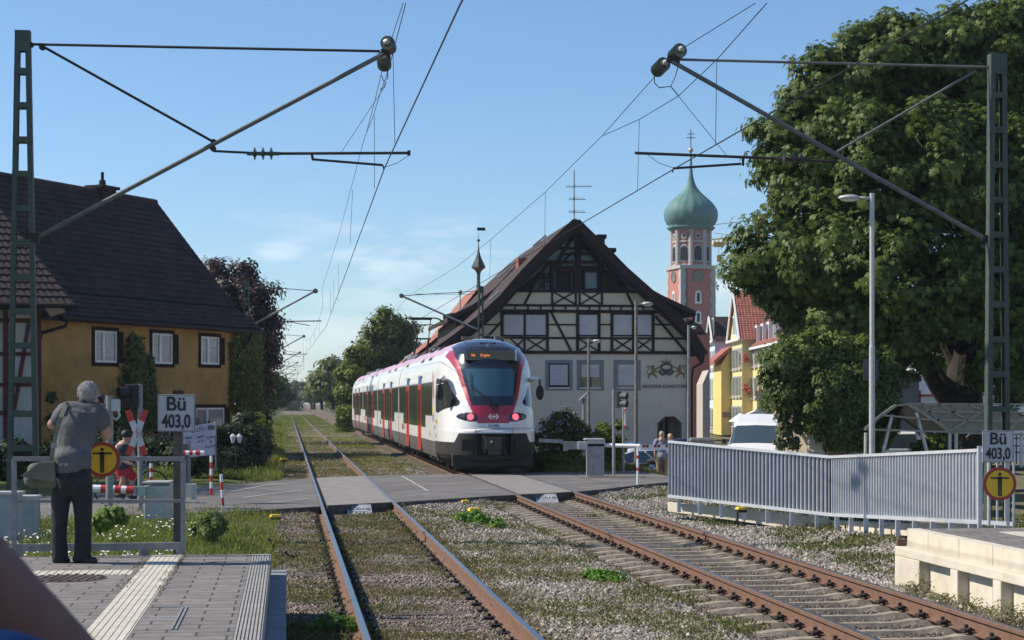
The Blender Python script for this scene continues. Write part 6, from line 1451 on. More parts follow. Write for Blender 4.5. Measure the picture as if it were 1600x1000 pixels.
for (lab, x, y0, y1, w, Y) in (('pale grey equipment cabinet at the foot of the left mast', 36, 776, 845, .42, 27.0), ('taller pale grey cabinet cut off by the left picture edge', 12, 770, 850, .35, 26.0)):
    t = thing('equipment_cabinet', lab, 'cabinet', P(x, y1, Y), 0); h = (y1 - y0) * Y / F; c = P(x, (y0 + y1) / 2, Y)
    mb = MB(); mb.box(c, (w, .35, h)); mb.build('housing', mat('cabinet_grey', (.33, .34, .36), .6), t, bevel=.01); mb = MB(); mb.box(c + Vector((0, 0, h / 2)), (w + .06, .42, .04)); mb.build('lid', M_galv, t)
# yellow track-side boxes
def ybox(label, px, py, Y, s=1.0, legs=False):
    c = P(px, py, Y); t = thing('track_sensor_box', label, 'track box', (c.x, c.y, gzf(c.x, c.y)), 0, 'yellow boxes beside the tracks')
    mb = MB(); mb.box(c, (.20 * s, .15 * s, .05 * s), .3, 0, .8); mb.build('yellow_lid', M_yellow, t, bevel=.01)
    mb = MB(); mb.box(c + Vector((0, 0, -.05 * s)), (.17 * s, .13 * s, .05 * s), .3)
    g_ = gzf(c.x, c.y) - .05
    if legs: mb.bar(c + Vector((-.06, 0, -.06)), (c.x - .06, c.y, g_), .03, .03); mb.bar(c + Vector((.06, 0, -.06)), (c.x + .05, c.y, g_), .02, .02)
    else: mb.tube([c + Vector((0, 0, -.06)), (c.x, c.y, g_)], .03, 6)
    mb.build('base', M_clip, t); return t
ybox('yellow capped box left of the shiny track by the road', 430, 806, 32.3); ybox('farther small yellow box among weeds between the tracks', 727, 783, 38.0, .9)
ybox('two-part yellow box beside bright weeds between the tracks', 741, 796, 35.2, 1.3); ybox('yellow capped box on iron legs right of the rusty track', 1158, 794, 31.5, 1.0, True)
ybox('tiny yellow box in the shade beyond the road, left track', 443, 717, 62, 1.3); ybox('yellow box in shade right of the train front', 868, 716, 56, 1.2)
for (lab, pts) in (('loose black cable left of the shiny track', [(418, 842), (425, 846), (427, 856), (426, 866)]), ('loose grey cable in the weeds near the platform corner', [(445, 862), (452, 868), (462, 871)]), ('black cable in the gravel beside the two-part yellow box', [(672, 806), (700, 808), (722, 802), (730, 796)]), ('cable coil behind the yellow box on legs', [(1160, 800), (1168, 812), (1176, 806), (1184, 812), (1180, 820)])):
    Y = F * 2.2 / (pts[len(pts) // 2][1] - HY); mb = MB(); mb.tube([P(x, y, Y) for x, y in pts], .016, 6); tag(mb.build('cable', M_black), lab, 'cable')
# crane behind the chestnut
cr_ = thing('construction_crane', 'yellow and white crane jib between church tower and chestnut', 'crane', P(1190, 630, 330), 0)
q = lambda x, y: P(x, y, 330); mb = MB(); Mc = mat('crane_yellow', (.62, .45, .12), .5)
def truss(a, b, h, n):
    for o_ in (Vector((0, 0, 0)), Vector((0, 1.0, 0)), Vector((0, .5, h))): mb.bar(a + o_, b + o_, .22, .22)
    for k in range(n): p, r_ = a.lerp(b, k / n), a.lerp(b, (k + 1) / n); m_ = (p + r_) / 2 + Vector((0, .5, h)); mb.bar(p, m_, .14, .14); mb.bar(m_, r_, .14, .14)
truss(q(1113, 383), q(1200, 374), 1.1, 14); mb.build('jib', Mc, cr_)
mb = MB(); truss(q(1192, 640), q(1193, 330), .9, 3) if False else mb.bar(q(1190, 640), q(1190, 335), 1.2, 1.2); mb.build('tower', Mc, cr_)
mb = MB(); mb.bar(q(1117, 351), q(1186, 343), .12, .12); mb.bar(q(1115, 364), q(1186, 372), .08, .08); mb.bar(q(1123, 383), q(1123, 402), .08, .08); mb.build('cable', M_galv, cr_)
mb = MB(); mb.box(q(1123, 382), (2.0, 1.0, .9)); mb.box(q(1123, 404), (.7, .5, 1.3)); mb.build('trolley_and_hook', mat('crane_orange', (.55, .30, .05), .5), cr_)
# bicycle shelter
sh = thing('bicycle_shelter', 'steel bicycle shelter with faceted translucent roof behind the right fence', 'shelter', P(1480, 712, 45), 0)
M_sh = mat('shelter_roof_glass', (.20, .19, .15), .35, 0, .25, 4); ks = 45 / F
def Sq(x, y, dy=0): return P(x, y, 45 + dy)
def bay(x0, sh_):   # one faceted bay; outline points in photo px
    A = [(x0 + 0, 672), (x0 + 28, 648), (x0 + 58, 634)]; 
eA = [Sq(1352, 672), Sq(1378, 650), Sq(1400, 635)]; eB = [Sq(1483, 676), Sq(1457, 657), Sq(1418, 633)]; eC = [Sq(1483, 676), Sq(1513, 657), Sq(1540, 642)]
mb = MB(); D_ = Vector((0, 3.2, 0)); tk = Vector((0, 0, .015))
def fan(pts, back): 
    for (p, r_) in zip(pts[:-1], pts[1:]): mb.prism([p, r_, r_ + back, p + back], tk)
fan(eA, D_); fan(eB, D_); fan(eC, D_); mb.prism([eA[2], eB[2], eB[2] + D_, eA[2] + D_], tk)
top1, top2 = Sq(1418, 632), Sq(1545, 632)
mb.prism([eB[2], eB[1], eC[1], Sq(1540, 642), Sq(1545, 632)], (0, .015, 0)); mb.prism([eB[1], eB[0], eC[1]], (0, .015, 0))
fan([Sq(1540, 642), Sq(1580, 640), Sq(1625, 660)], D_); mb.prism([Sq(1540, 642), Sq(1580, 640), Sq(1625, 672), Sq(1483, 676), Sq(1513, 657)], (0, .02, 0)); mb.build('roof_panel', M_sh, sh)
mb = MB()
for pts in (eA, eB, eC, [Sq(1560, 690), Sq(1590, 660), Sq(1620, 644)]):
    for o_ in (Vector((0, -.02, .03)), D_):
        for (p, r_) in zip(pts[:-1], pts[1:]): mb.bar(p + o_, r_ + o_, .06, .07)
for (a, b) in (((1352, 672), (1483, 676)), ((1378, 650), (1457, 657)), ((1400, 635), (1418, 633)), ((1418, 632), (1600, 633)), ((1432, 644), (1600, 646)), ((1457, 657), (1600, 660)), ((1483, 677), (1600, 680)), ((1440, 632), (1484, 676)), ((1466, 632), (1512, 658)), ((1512, 633), (1536, 643))): mb.bar(Sq(*a) + Vector((0, -.04, .02)), Sq(*b) + Vector((0, -.04, .02)), .035, .045)
mb.build('roof_frame', mat('weathered_shelter_frame', (.30, .27, .23), .6, .2, .2, 6), sh)
for (a, b) in (((1394, 648), (1377, 720)), ((1432, 644), (1452, 720)), ((1484, 676), (1484, 725)), ((1494, 676), (1494, 725)), ((1353, 676), (1352, 730)), ((1362, 690), (1362, 730)), ((1596, 676), (1596, 730))): mb = MB(); mb.tube([Sq(*a), Sq(*b)], .045, 8); mb.build('post', M_galv, sh)
mb = MB()
for y in (684, 696, 706): mb.bar(Sq(1494, y, 2.6), Sq(1610, y + 1, 2.6), .03, .03)
for x in range(1498, 1610, 9): mb.bar(Sq(x, 680, 2.6), Sq(x, 725, 2.6), .025, .025)
mb.build('bicycle_rack', M_clip, sh)
# ------------------------------------------------------------------ vegetation
def rand_dirs(n):
    v = rng.normal(size=(n, 3)); return v / np.linalg.norm(v, axis=1, keepdims=True)
def leaf_quads(c, d, w, length, width, fold=.15):
    # rhombic leaves: base c, direction d, side w (unit vectors)
    n = np.cross(d, w); L_ = length[:, None]; W_ = width[:, None]
    b = c; t = c + d * L_; m = c + d * L_ * .45; l = m + w * W_ * .5 + n * W_ * fold; r = m - w * W_ * .5 + n * W_ * fold
    V = np.stack([b, r, t, l], 1).reshape(-1, 3); F_ = np.arange(len(c) * 4).reshape(-1, 4); return V, F_
def palmate(c, nrm, size, k=5):
    # horse-chestnut leaves: k drooping leaflets sharing one stalk point
    n = len(c); a = np.cross(nrm, rand_dirs(n)); a /= np.linalg.norm(a, axis=1, keepdims=True) + 1e-9; b = np.cross(nrm, a)
    Vs = [c]; Fs = []; ids = np.arange(n)
    for j in range(k):
        th = (j - (k - 1) / 2) * .75; sc = (1 - .14 * abs(j - (k - 1) / 2))
        d = a * math.cos(th) + b * math.sin(th) - nrm * .15 + np.array([0, 0, -.45]); d /= np.linalg.norm(d, axis=1, keepdims=True)
        w = np.cross(d, nrm); w /= np.linalg.norm(w, axis=1, keepdims=True) + 1e-9; L_ = (size * sc)[:, None]
        m = c + d * L_ * .62; t = c + d * L_ + np.array([0, 0, -.12]) * L_
        Vs += [m + w * L_ * .17, t, m - w * L_ * .17]; o = n * (1 + 3 * j); Fs.append(np.stack([ids, o + ids, o + n + ids, o + 2 * n + ids], 1))
    return np.concatenate(Vs), np.concatenate(Fs)
def clump_points(blobs, n, csize, squash=.75, inner=.25, per=None, gaps=.0):
    # leaves gathered in clumps over the outside of every blob
    A = np.array([b[3] ** 2 for b in blobs]); A = A / A.sum(); C_ = []; Nn = []
    for b, f in zip(blobs, A):
        nb = int(n * f); nc = max(6, int(4.5 * (b[3] / csize) ** 2)); dirs = rand_dirs(nc); dirs[:, 2] = dirs[:, 2] * .9 + .08
        rad = b[3] * rng.uniform(.70, 1.08, nc)[:, None]; cc = np.array(b[:3]) + dirs * rad * np.array([1, 1, b[4] if len(b) > 4 else 1])
        keep = rng.uniform(size=nc) > gaps; cc = cc[keep]; dirs = dirs[keep]; nc = len(cc)
        ni = int(nb * inner); k = rng.integers(0, nc, nb - ni); off = rand_dirs(nb - ni) * (rng.uniform(size=nb - ni) ** .4)[:, None] * csize * rng.uniform(.7, 1.3, nb - ni)[:, None] * np.array([1, 1, squash])
        p = cc[k] + off; nn = off / csize * .8 + dirs[k] * .7 + np.array([0, 0, .45]) + rand_dirs(nb - ni) * .35
        C_.append(p); Nn.append(nn)
        q = rand_dirs(ni) * (rng.uniform(.25, .85, ni) * b[3])[:, None] * np.array([1, 1, b[4] if len(b) > 4 else 1]); C_.append(np.array(b[:3]) + q); Nn.append(q + rand_dirs(ni) * b[3])
    C_ = np.concatenate(C_); Nn = np.concatenate(Nn); Nn /= np.linalg.norm(Nn, axis=1, keepdims=True) + 1e-9; return C_, Nn
def foliage(name, blobs, n, csize, lsize, m, parent, kind='leaf', squash=.75, inner=.25, gaps=0.0, clip=None):
    c, nn = clump_points(blobs, n, csize, squash, inner, gaps=gaps)
    if clip is not None: k = clip(c); c = c[k]; nn = nn[k]
    s = lsize * rng.uniform(.6, 1.25, len(c))
    if kind == 'palm': V, F_ = palmate(c, nn, s)
    else:
        d = np.cross(nn, rand_dirs(len(c))); d[:, 2] -= .25; d /= np.linalg.norm(d, axis=1, keepdims=True) + 1e-9; w = np.cross(d, nn); w /= np.linalg.norm(w, axis=1, keepdims=True) + 1e-9
        V, F_ = leaf_quads(c, d, w, s, s * .62)
    return npmesh(name, V, F_, m, parent)
def leafmat(name, cols, rough=.6, trans=.3, spec=.25): return mat(name, cols[len(cols) // 2], rough, 0, .1, 2, island=cols, spec=spec, trans=trans, island_w=.9)
L_chest = leafmat('chestnut_leaf', [(.038, .066, .012), (.066, .108, .018), (.098, .148, .026), (.155, .20, .05)], .5, .36, .22)
L_beech = leafmat('copper_beech_leaf', [(.024, .012, .012), (.045, .024, .02), (.075, .045, .035)], .5, .12)
L_green = leafmat('fresh_leaf', [(.08, .11, .014), (.14, .18, .024), (.20, .24, .042)], .5, .42)
L_mid = leafmat('mid_green_leaf', [(.065, .09, .013), (.115, .148, .022), (.17, .195, .038)], .5, .4)
L_far = leafmat('far_leaf', [(.055, .075, .025), (.085, .11, .035), (.12, .145, .05)], .6, .2)
L_ivy = leafmat('ivy_leaf', [(.038, .066, .012), (.075, .115, .02), (.125, .175, .04)], .5, .3, .3)
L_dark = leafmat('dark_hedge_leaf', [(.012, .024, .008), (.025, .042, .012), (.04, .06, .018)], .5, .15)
M_bark = mat('dark_bark', (.032, .026, .020), .95, 0, .3, 4, .6, 18)
def pb(px, py, rpx, Y, sq=1.0): p = P(px, py, Y); return (p.x, p.y, p.z, rpx * Y / F, sq)
def limb(mb, pts, r0, r1, n=10):
    m_ = len(pts); mb.tube(pts, [r0 + (r1 - r0) * i / (m_ - 1) for i in range(m_)], n)
def tree(name, label, cat, blobs, n, cs, ls, m, trunk=None, group=None, kind='leaf', r=.3, gaps=0.0, crown='crown', inner=.25):
    b0 = blobs[0]; base = Vector(trunk[0]) if trunk else Vector((b0[0], b0[1], gzf(b0[0], b0[1]))); t = thing(name, label, cat, base, 0, group)
    foliage(crown, blobs, n, cs, ls, m, t, kind, gaps=gaps, inner=inner)
    mb = MB(); top = Vector(trunk[-1]) if trunk else Vector((b0[0], b0[1], b0[2]))
    pts = [Vector(p) for p in trunk] if trunk else [base, base.lerp(top, .5) + Vector((.1, 0, 0)), top]
    limb(mb, pts, r, r * .5)
    for b in blobs[:14]: c = Vector(b[:3]); s_ = pts[-1].lerp(pts[0], random.uniform(.0, .35)); mid = s_.lerp(c, .5) + Vector((0, 0, -.06 * (c - s_).length)); limb(mb, [s_, mid, c], r * .38, r * .1, 7)
    mb.build('trunk', M_bark, t); return t
# horse chestnut on the right
cb = [(1500, 125, 100, 56), (1600, 130, 110, 57), (1370, 130, 85, 55), (1300, 160, 62, 55), (1430, 75, 48, 55), (1545, 55, 45, 56), (1290, 235, 82, 54), (1235, 240, 55, 54), (1245, 320, 58, 54), (1400, 270, 120, 53), (1520, 300, 120, 53.5), (1620, 300, 110, 54), (1290, 390, 85, 53), (1205, 395, 55, 53.5), (1165, 415, 36, 54), (1245, 455, 62, 54), (1390, 430, 105, 52.5), (1510, 450, 100, 53), (1610, 450, 110, 53), (1330, 500, 62, 53), (1250, 512, 40, 54.5), (1440, 525, 62, 53), (1560, 545, 62, 53), (1640, 560, 70, 54), (1600, 600, 42, 54), (1580, 585, 40, 53), (1480, 545, 45, 58), (1545, 590, 25, 53), (1385, 560, 42, 54.5), (1208, 448, 32, 54.5), (1440, 180, 95, 58), (1560, 200, 100, 59), (1340, 310, 100, 58), (1330, 90, 48, 55), (1275, 125, 42, 54.5), (1222, 205, 38, 54), (1205, 262, 30, 54), (1395, 62, 40, 55.5), (1585, 42, 55, 56), (1480, 45, 40, 56), (1225, 300, 32, 54), (1255, 165, 35, 54.5)]
tb = Vector(P(1503, 690, 56)); tb.z = gzf(tb.x, tb.y) - .1
ch_ = thing('horse_chestnut_tree', 'huge horse chestnut with dense drooping leaves filling the right side', 'tree', tb, 0)
foliage('crown', [pb(x, y, r_, Y) for x, y, r_, Y in cb], 95000, .55, .22, L_chest, ch_, 'palm', squash=.7, inner=.16)
mb = MB(); q = lambda x, y, Y=56: P(x, y, Y)
limb(mb, [tb, q(1503, 640), q(1505, 600), q(1512, 520), q(1530, 420), q(1545, 300), q(1540, 170)], .80, .12, 14)
limb(mb, [q(1500, 645), q(1470, 605, 55.7), q(1443, 560, 55.3), q(1420, 500, 55), q(1385, 420, 55), q(1350, 330, 55)], .42, .10, 12)
limb(mb, [q(1508, 600), q(1480, 540), q(1450, 440), q(1440, 300)], .28, .08); limb(mb, [q(1515, 580), q(1560, 520), q(1600, 420), q(1620, 300)], .34, .10); limb(mb, [q(1440, 555, 55.3), q(1380, 530), q(1300, 470), q(1240, 420)], .18, .05); limb(mb, [q(1400, 450), q(1330, 400), q(1260, 300)], .16, .05); limb(mb, [q(1507, 620), q(1475, 590, 55), q(1462, 570, 55)], .15, .05)
mb.build('trunk', M_bark, ch_)
# copper beech beyond the ochre house
tree('copper_beech_tree', 'dark purple copper beech rising behind the ochre house', 'tree', [pb(x, y, r_, Y) for x, y, r_, Y in ((372, 470, 48, 96), (345, 435, 30, 96), (388, 425, 22, 96), (405, 470, 32, 95), (400, 520, 42, 95), (412, 560, 30, 95), (375, 550, 50, 97), (350, 500, 45, 98), (398, 600, 32, 96), (330, 425, 18, 97), (425, 500, 16, 95))], 26000, .55, .22, L_beech, [P(385, 680, 96), P(385, 560, 96)], r=.4)
tree('roadside_tree', 'broad roadside tree outside the left picture edge shading the crossing', 'tree', [(-19.5, 43.5, 8.5, 3.2, .8), (-17.6, 41.5, 7.6, 2.2, .8), (-20.5, 46.5, 9.0, 2.8, .8), (-18.5, 46.0, 6.5, 2.2, .8)], 16000, .5, .2, L_mid, [(-19, 44, -.3), (-19, 44, 7)], r=.3)
# right background
tree('tall_maple_tree', 'tall pointed green tree standing behind the far end of the train', 'tree', [pb(x, y, r_, Y) for x, y, r_, Y in ((602, 505, 20, 150), (600, 487, 10, 150), (600, 535, 35, 150), (575, 545, 25, 150), (632, 520, 20, 151), (630, 545, 30, 151), (560, 575, 30, 148), (600, 580, 42, 150), (640, 575, 20, 151), (622, 500, 9, 150))], 22000, .75, .34, L_mid, [P(600, 665, 150), P(600, 540, 150)], r=.5)
tree('light_green_tree', 'light green leafy tree touching the left edge of the train', 'tree', [pb(x, y, r_, Y) for x, y, r_, Y in ((552, 590, 24, 138), (545, 612, 16, 138), (560, 555, 16, 139), (556, 622, 20, 138), (541, 585, 10, 138))], 9000, .6, .32, L_green, [P(552, 655, 138), P(552, 600, 138)], r=.25)
for i, (lab, bl, Y, n, m_, hgt) in enumerate((
    ('rounded green tree left of the light green one by the track', ((520, 588, 20), (510, 605, 16), (526, 608, 16), (515, 575, 10)), 230, 5200, L_mid, 0),
    ('slim dark poplar rising above the trackside trees far off', ((491, 600, 7), (491, 590, 5), (491, 610, 8)), 330, 1800, L_far, 0),
    ('small tree between slim poplar and rounded tree far off', ((503, 612, 12), (498, 604, 8), (505, 600, 8)), 290, 2200, L_far, 0),
    ('low pale green tree at the right of the vanishing tracks', ((487, 617, 8), (480, 619, 6)), 420, 1400, L_far, 0),
    ('pointed distant conifer above the vanishing tracks', ((462, 598, 2.6), (462, 604, 4.5), (462, 611, 6)), 520, 1000, L_far, 0),
    ('leafy tree left of the line just beyond the copper beech', ((412, 600, 20), (402, 620, 18), (425, 608, 12), (418, 625, 14)), 150, 5200, L_mid, 0),
    ('slim leafy tree left of the line beside the distant masts', ((432, 612, 9), (430, 600, 7), (437, 618, 7)), 230, 2400, L_far, 0),
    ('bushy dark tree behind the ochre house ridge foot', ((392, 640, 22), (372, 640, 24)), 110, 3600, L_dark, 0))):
    tree('background_tree', lab, 'tree', [pb(x, y, r_, Y + random.uniform(-2, 2)) for x, y, r_ in bl], n, .9 if Y < 200 else 1.6, .36 if Y < 200 else .7, m_, [P(bl[0][0], 640, Y), P(bl[0][0], bl[0][1], Y)], group='trees along the railway line', r=.3)
far = []
for x in range(385, 560, 7): far.append(pb(x + random.uniform(-3, 3), 613 + random.uniform(-5, 4), random.uniform(9, 14), random.uniform(450, 540)))
for x in range(-120, 400, 13): far.append(pb(x, 618 + random.uniform(-4, 4), random.uniform(10, 14), random.uniform(320, 420)))
o = foliage('distant_wood', far, 34000, 2.0, 1.2, L_far, None); tag(o, 'far off belt of hazy woodland along the horizon', 'woodland', kind='stuff')
def hedge(name, label, cat, boxes, n, ls, m, group=None, cs=.3, kind='leaf'):
    # boxes: (x0,x1,y0,y1,z0,z1); leaves through a shell with lumps
    C_, N_ = [], []; A = [2 * ((b[1] - b[0]) * (b[5] - b[4]) + (b[3] - b[2]) * (b[5] - b[4])) + (b[1] - b[0]) * (b[3] - b[2]) for b in boxes]
    for b, a in zip(boxes, A):
        k = int(n * a / sum(A)); lo = np.array([b[0], b[2], b[4]]); hi = np.array([b[1], b[3], b[5]]); u = rng.uniform(size=(k, 3)); f = rng.integers(0, 5, k)
        u[f == 0, 0] = 0; u[f == 1, 0] = 1; u[f == 2, 1] = 0; u[f == 3, 1] = 1; u[f == 4, 2] = 1
        nn = np.zeros((k, 3)); nn[f == 0, 0] = -1; nn[f == 1, 0] = 1; nn[f == 2, 1] = -1; nn[f == 3, 1] = 1; nn[f == 4, 2] = 1
        p = lo + u * (hi - lo); lump = (vnoise(p[:, 0] + p[:, 1], p[:, 2], 2.2, 5) - .5) * cs * 2; p = p + nn * (lump + rng.normal(0, cs * .25, k))[:, None]; C_.append(p); N_.append(nn + rand_dirs(k) * .6 + np.array([0, 0, .3]))
    c = np.concatenate(C_); nn = np.concatenate(N_); nn /= np.linalg.norm(nn, axis=1, keepdims=True)
    d = np.cross(nn, rand_dirs(len(c))); d[:, 2] -= .4; d /= np.linalg.norm(d, axis=1, keepdims=True) + 1e-9; w = np.cross(d, nn); w /= np.linalg.norm(w, axis=1, keepdims=True) + 1e-9
    s = ls * rng.uniform(.6, 1.3, len(c)); V, F_ = leaf_quads(c, d, w, s, s * .7); return V, F_, c
# ivy covered wall on the right with cream corner
iv = thing('ivy_covered_building', 'cream building smothered in dark ivy in front of the chestnut', 'building', P(1290, 715, 47), 0)
k_ = 47 / F
def hb(x0, x1, y0, y1, Y0, Y1): a = P(x0, y1, Y0); b = P(x1, y0, Y0); return (a.x, b.x, Y0, Y1, a.z, b.z)
mb = MB(); a = P(1214, 600, 47); b = P(1395, 560, 47)
mb.prism([Vector((a.x, 47, -.6)), Vector((P(1292, 0, 46).x, 46, -.6)), Vector((b.x - .4, 49, -.6)), Vector((b.x - .4, 54, -.6)), Vector((a.x + 1.2, 54, -.6))], (0, 0, P(0, 562, 47).z + .6)); mb.build('wall', mat('cream_house_wall', (.50, .44, .34), .9, 0, .12, 2.5, .2, 30), iv)
Vv, Ff, _ = hedge('', '', '', [hb(1215, 1370, 545, 640, 46.0, 48.5), hb(1285, 1392, 570, 690, 45.8, 48.5), hb(1300, 1385, 640, 705, 45.7, 48)], 34000, .11, L_ivy, cs=.22)
npmesh('ivy_curtain', Vv, Ff, L_ivy, iv)
foliage('ivy_crown', [pb(x, y, r_, Y) for x, y, r_, Y in ((1225, 575, 32, 46.2), (1275, 560, 38, 46.5), (1330, 560, 34, 46.8), (1240, 610, 30, 46), (1290, 610, 40, 46), (1345, 610, 42, 46.3), (1270, 650, 24, 45.8), (1310, 665, 26, 45.8), (1350, 670, 30, 46), (1385, 590, 22, 47), (1205, 585, 16, 46), (1388, 625, 22, 46.2), (1385, 660, 20, 46), (1372, 690, 20, 46))], 52000, .20, .105, L_ivy, iv, inner=.15)
foliage('ivy_top', [pb(x, y, r_, 46.2) for x, y, r_ in ((1225, 560, 26), (1262, 545, 28), (1305, 540, 28), (1345, 545, 24), (1375, 562, 20))], 9000, .18, .10, leafmat('light_ivy', [(.07, .11, .02), (.12, .17, .03), (.18, .23, .05)]), iv)
foliage('ivy_streamer', [pb(x, y, r_, 46.2) for x, y, r_ in ((1222, 650, 9), (1226, 672, 11), (1220, 692, 8), (1240, 690, 9), (1246, 668, 7), (1252, 650, 8), (1217, 632, 7), (1240, 640, 8))], 2600, .12, .13, leafmat('dry_ivy', [(.06, .08, .03), (.11, .13, .05), (.16, .16, .07)]), iv, gaps=.2)
tree('bright_bush', 'bright green bush seen through the bicycle shelter', 'bush', [pb(1462, 700, 20, 52), pb(1445, 705, 14, 52), pb(1475, 690, 12, 52)], 3000, .3, .2, L_green, r=.05)
# ivy and hedge at the ochre house
Vv, Ff, _ = hedge('', '', '', [], 1, .1, L_ivy) if False else (None, None, None)
def wall_ivy(fr, o, pts, n, m, parent, ls=.16, nm='wall_ivy'):
    c = [];
    while len(c) < n:
        x, y, r_ = random.choice(pts); a = random.gauss(0, .55) * r_; b = random.gauss(0, .55) * r_
        A_, z = fr.pix(x + a, y + b, o); c.append(fr.w(A_, o + random.uniform(.02, .3) * (1 if r_ > 8 else .4), z))
    c = np.array([tuple(v) for v in c]); nn = np.tile(np.array(tuple(fr.n)), (n, 1)) + rand_dirs(n) * .6; nn /= np.linalg.norm(nn, axis=1, keepdims=True)
    d = np.cross(nn, rand_dirs(n)); d[:, 2] -= .4; d /= np.linalg.norm(d, axis=1, keepdims=True); w = np.cross(d, nn); w /= np.linalg.norm(w, axis=1, keepdims=True); s = ls * rng.uniform(.6, 1.3, n)
    V, F_ = leaf_quads(c, d, w, s, s * .7); return npmesh(nm, V, F_, m, parent)
pts = [(207, y, 6 + (y - 520) * .13) for y in range(530, 660, 6)] + [(232, y, 4 + (y - 560) * .08) for y in range(560, 660, 8)] + [(200, 640, 20), (225, 655, 22), (180, 668, 20), (150, 675, 22), (110, 672, 24), (80, 655, 8), (78, 620, 4), (128, 610, 4), (127, 640, 8), (255, 665, 24), (290, 680, 24)]
wall_ivy(fo, -OV, pts, 9000, L_ivy, och)
wall_ivy(fo, -OV, [(x, y, 9) for x in (372, 384, 395) for y in range(525, 660, 10)] + [(362, y, 4) for y in range(540, 640, 12)], 5200, L_mid, och)
hg = thing('hedge', 'tall dark hedge around the garden lamps at the right end of the ochre house', 'hedge', P(375, 735, 54), 0)
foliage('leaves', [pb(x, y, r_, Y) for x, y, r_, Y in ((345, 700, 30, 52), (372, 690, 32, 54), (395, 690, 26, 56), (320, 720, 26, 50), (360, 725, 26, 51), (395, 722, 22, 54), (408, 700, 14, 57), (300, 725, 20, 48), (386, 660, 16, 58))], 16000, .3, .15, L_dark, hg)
foliage('leaves', [pb(x, y, r_, Y) for x, y, r_, Y in ((398, 668, 14, 60), (412, 672, 10, 62), (405, 655, 8, 62))], 2500, .25, .15, L_green, hg)
h2 = thing('hedge', 'deep shaded hedge below the ivy behind the cyclist', 'hedge', P(200, 750, 52), 0)
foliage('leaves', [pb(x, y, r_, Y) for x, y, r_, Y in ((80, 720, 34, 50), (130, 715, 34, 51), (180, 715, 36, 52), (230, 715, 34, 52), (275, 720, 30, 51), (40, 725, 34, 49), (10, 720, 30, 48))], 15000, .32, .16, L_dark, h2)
gl_ = thing('garden_lantern', 'pair of small garden lanterns at the hedge beside the banner', 'lantern', P(369, 690, 46), 0)
mb = MB()
for x in (364, 374): mb.lathe(P(x, 692, 46), [(.035, 0), (.07, .15), (.08, .17), (.02, .24)], 6)
mb.build('lantern_head', M_signw, gl_); mb = MB(); mb.tube([P(369, 730, 46), P(369, 690, 46)], .02, 6); mb.build('pole', M_black, gl_)
# flowering shrubs behind the right barrier
def shrub(name, label, blobs, n, cs, ls, m, flowers=(), cat='shrub'):
    t = thing(name, label, cat, Vector((blobs[0][0], blobs[0][1], gzf(blobs[0][0], blobs[0][1]))), 0); foliage('leaves', blobs, n, cs, ls, m, t, gaps=.1)
    for (mf, k, s, b2) in flowers:
        c, nn = clump_points(b2, k, cs * .6, 1, 0); mb = MB(); d = np.cross(nn, rand_dirs(len(c))); d /= np.linalg.norm(d, axis=1, keepdims=True); w = np.cross(d, nn)
        V, F_ = leaf_quads(c, d, w, np.full(len(c), s), np.full(len(c), s)); npmesh('flowers', V, F_, mf, t)
    return t
F_lil = mat('lilac_flower', (.48, .30, .52), .7); F_wh = mat('white_flower', (.75, .75, .70), .7); F_pk = mat('pink_flower', (.65, .08, .22), .7)
shrub('flowering_shrub', 'large shrub with lilac and white flowers beside the train front', [pb(x, y, r_, Y) for x, y, r_, Y in ((880, 665, 24, 57), (862, 680, 24, 57), (900, 680, 24, 57), (845, 690, 16, 56.5), (885, 700, 26, 56), (915, 672, 14, 57), (850, 715, 20, 56), (880, 725, 22, 55.5), (838, 735, 16, 56))], 12000, .22, .11, L_mid, [(F_lil, 160, .08, [pb(882, 660, 22, 56.8), pb(902, 665, 12, 56.8)]), (F_wh, 120, .08, [pb(845, 675, 14, 56.4), pb(868, 690, 16, 56.2)]), (F_pk, 8, .12, [pb(909, 684, 3, 56)])])
shrub('green_shrub', 'upright fresh green shrub between barrier housing and signal', [pb(x, y, r_, Y) for x, y, r_, Y in ((945, 680, 16, 55), (962, 690, 14, 55), (950, 705, 20, 55), (940, 670, 8, 55), (968, 665, 8, 55), (955, 728, 18, 54.5), (970, 705, 10, 55), (965, 740, 10, 54.5))], 6500, .2, .12, L_green)
shrub('garden_bush', 'rounded grey green bush right of the concrete board post', [pb(x, y, r_, Y) for x, y, r_, Y in ((328, 814, 18, 26.5), (312, 822, 14, 26.5), (344, 822, 12, 26.5), (328, 826, 20, 26.2))], 5200, .07, .05, leafmat('grey_green_leaf', [(.08, .13, .03), (.14, .20, .05), (.20, .26, .08)]), cat='bush')
shrub('leafy_weed', 'bright leafy weed behind the photographer near the barrier machine', [pb(x, y, r_, Y) for x, y, r_, Y in ((165, 806, 16, 25.5), (182, 802, 10, 25.5), (155, 815, 12, 25), (190, 812, 7, 25.5))], 1500, .08, .085, leafmat('light_weed_leaf', [(.09, .15, .02), (.16, .24, .035), (.22, .30, .06)]), cat='weed')
def gp(px, py, Y, r, h=.8): X = (px - 800) * Y / F; return (X, Y, gzf(X, Y) + r * .5, r, h)
L_vivid = leafmat('vivid_weed_leaf', [(.06, .14, .015), (.10, .22, .025), (.16, .30, .04)], .5, .3)
def weedclump(label, items, n, ls=.05):
    b = [gp(*i) for i in items]; t = thing('leafy_weed', label, 'weed', Vector((b[0][0], b[0][1], gzf(b[0][0], b[0][1]))), 0, 'bright leafy weeds'); foliage('leaves', b, n, .05, ls, L_vivid, t, gaps=.15)
weedclump('bright green clump in the gravel between the tracks, lower middle', [(925, 890, 22.4, .13), (945, 893, 22.2, .14), (965, 895, 22.0, .11)], 1100, .055)
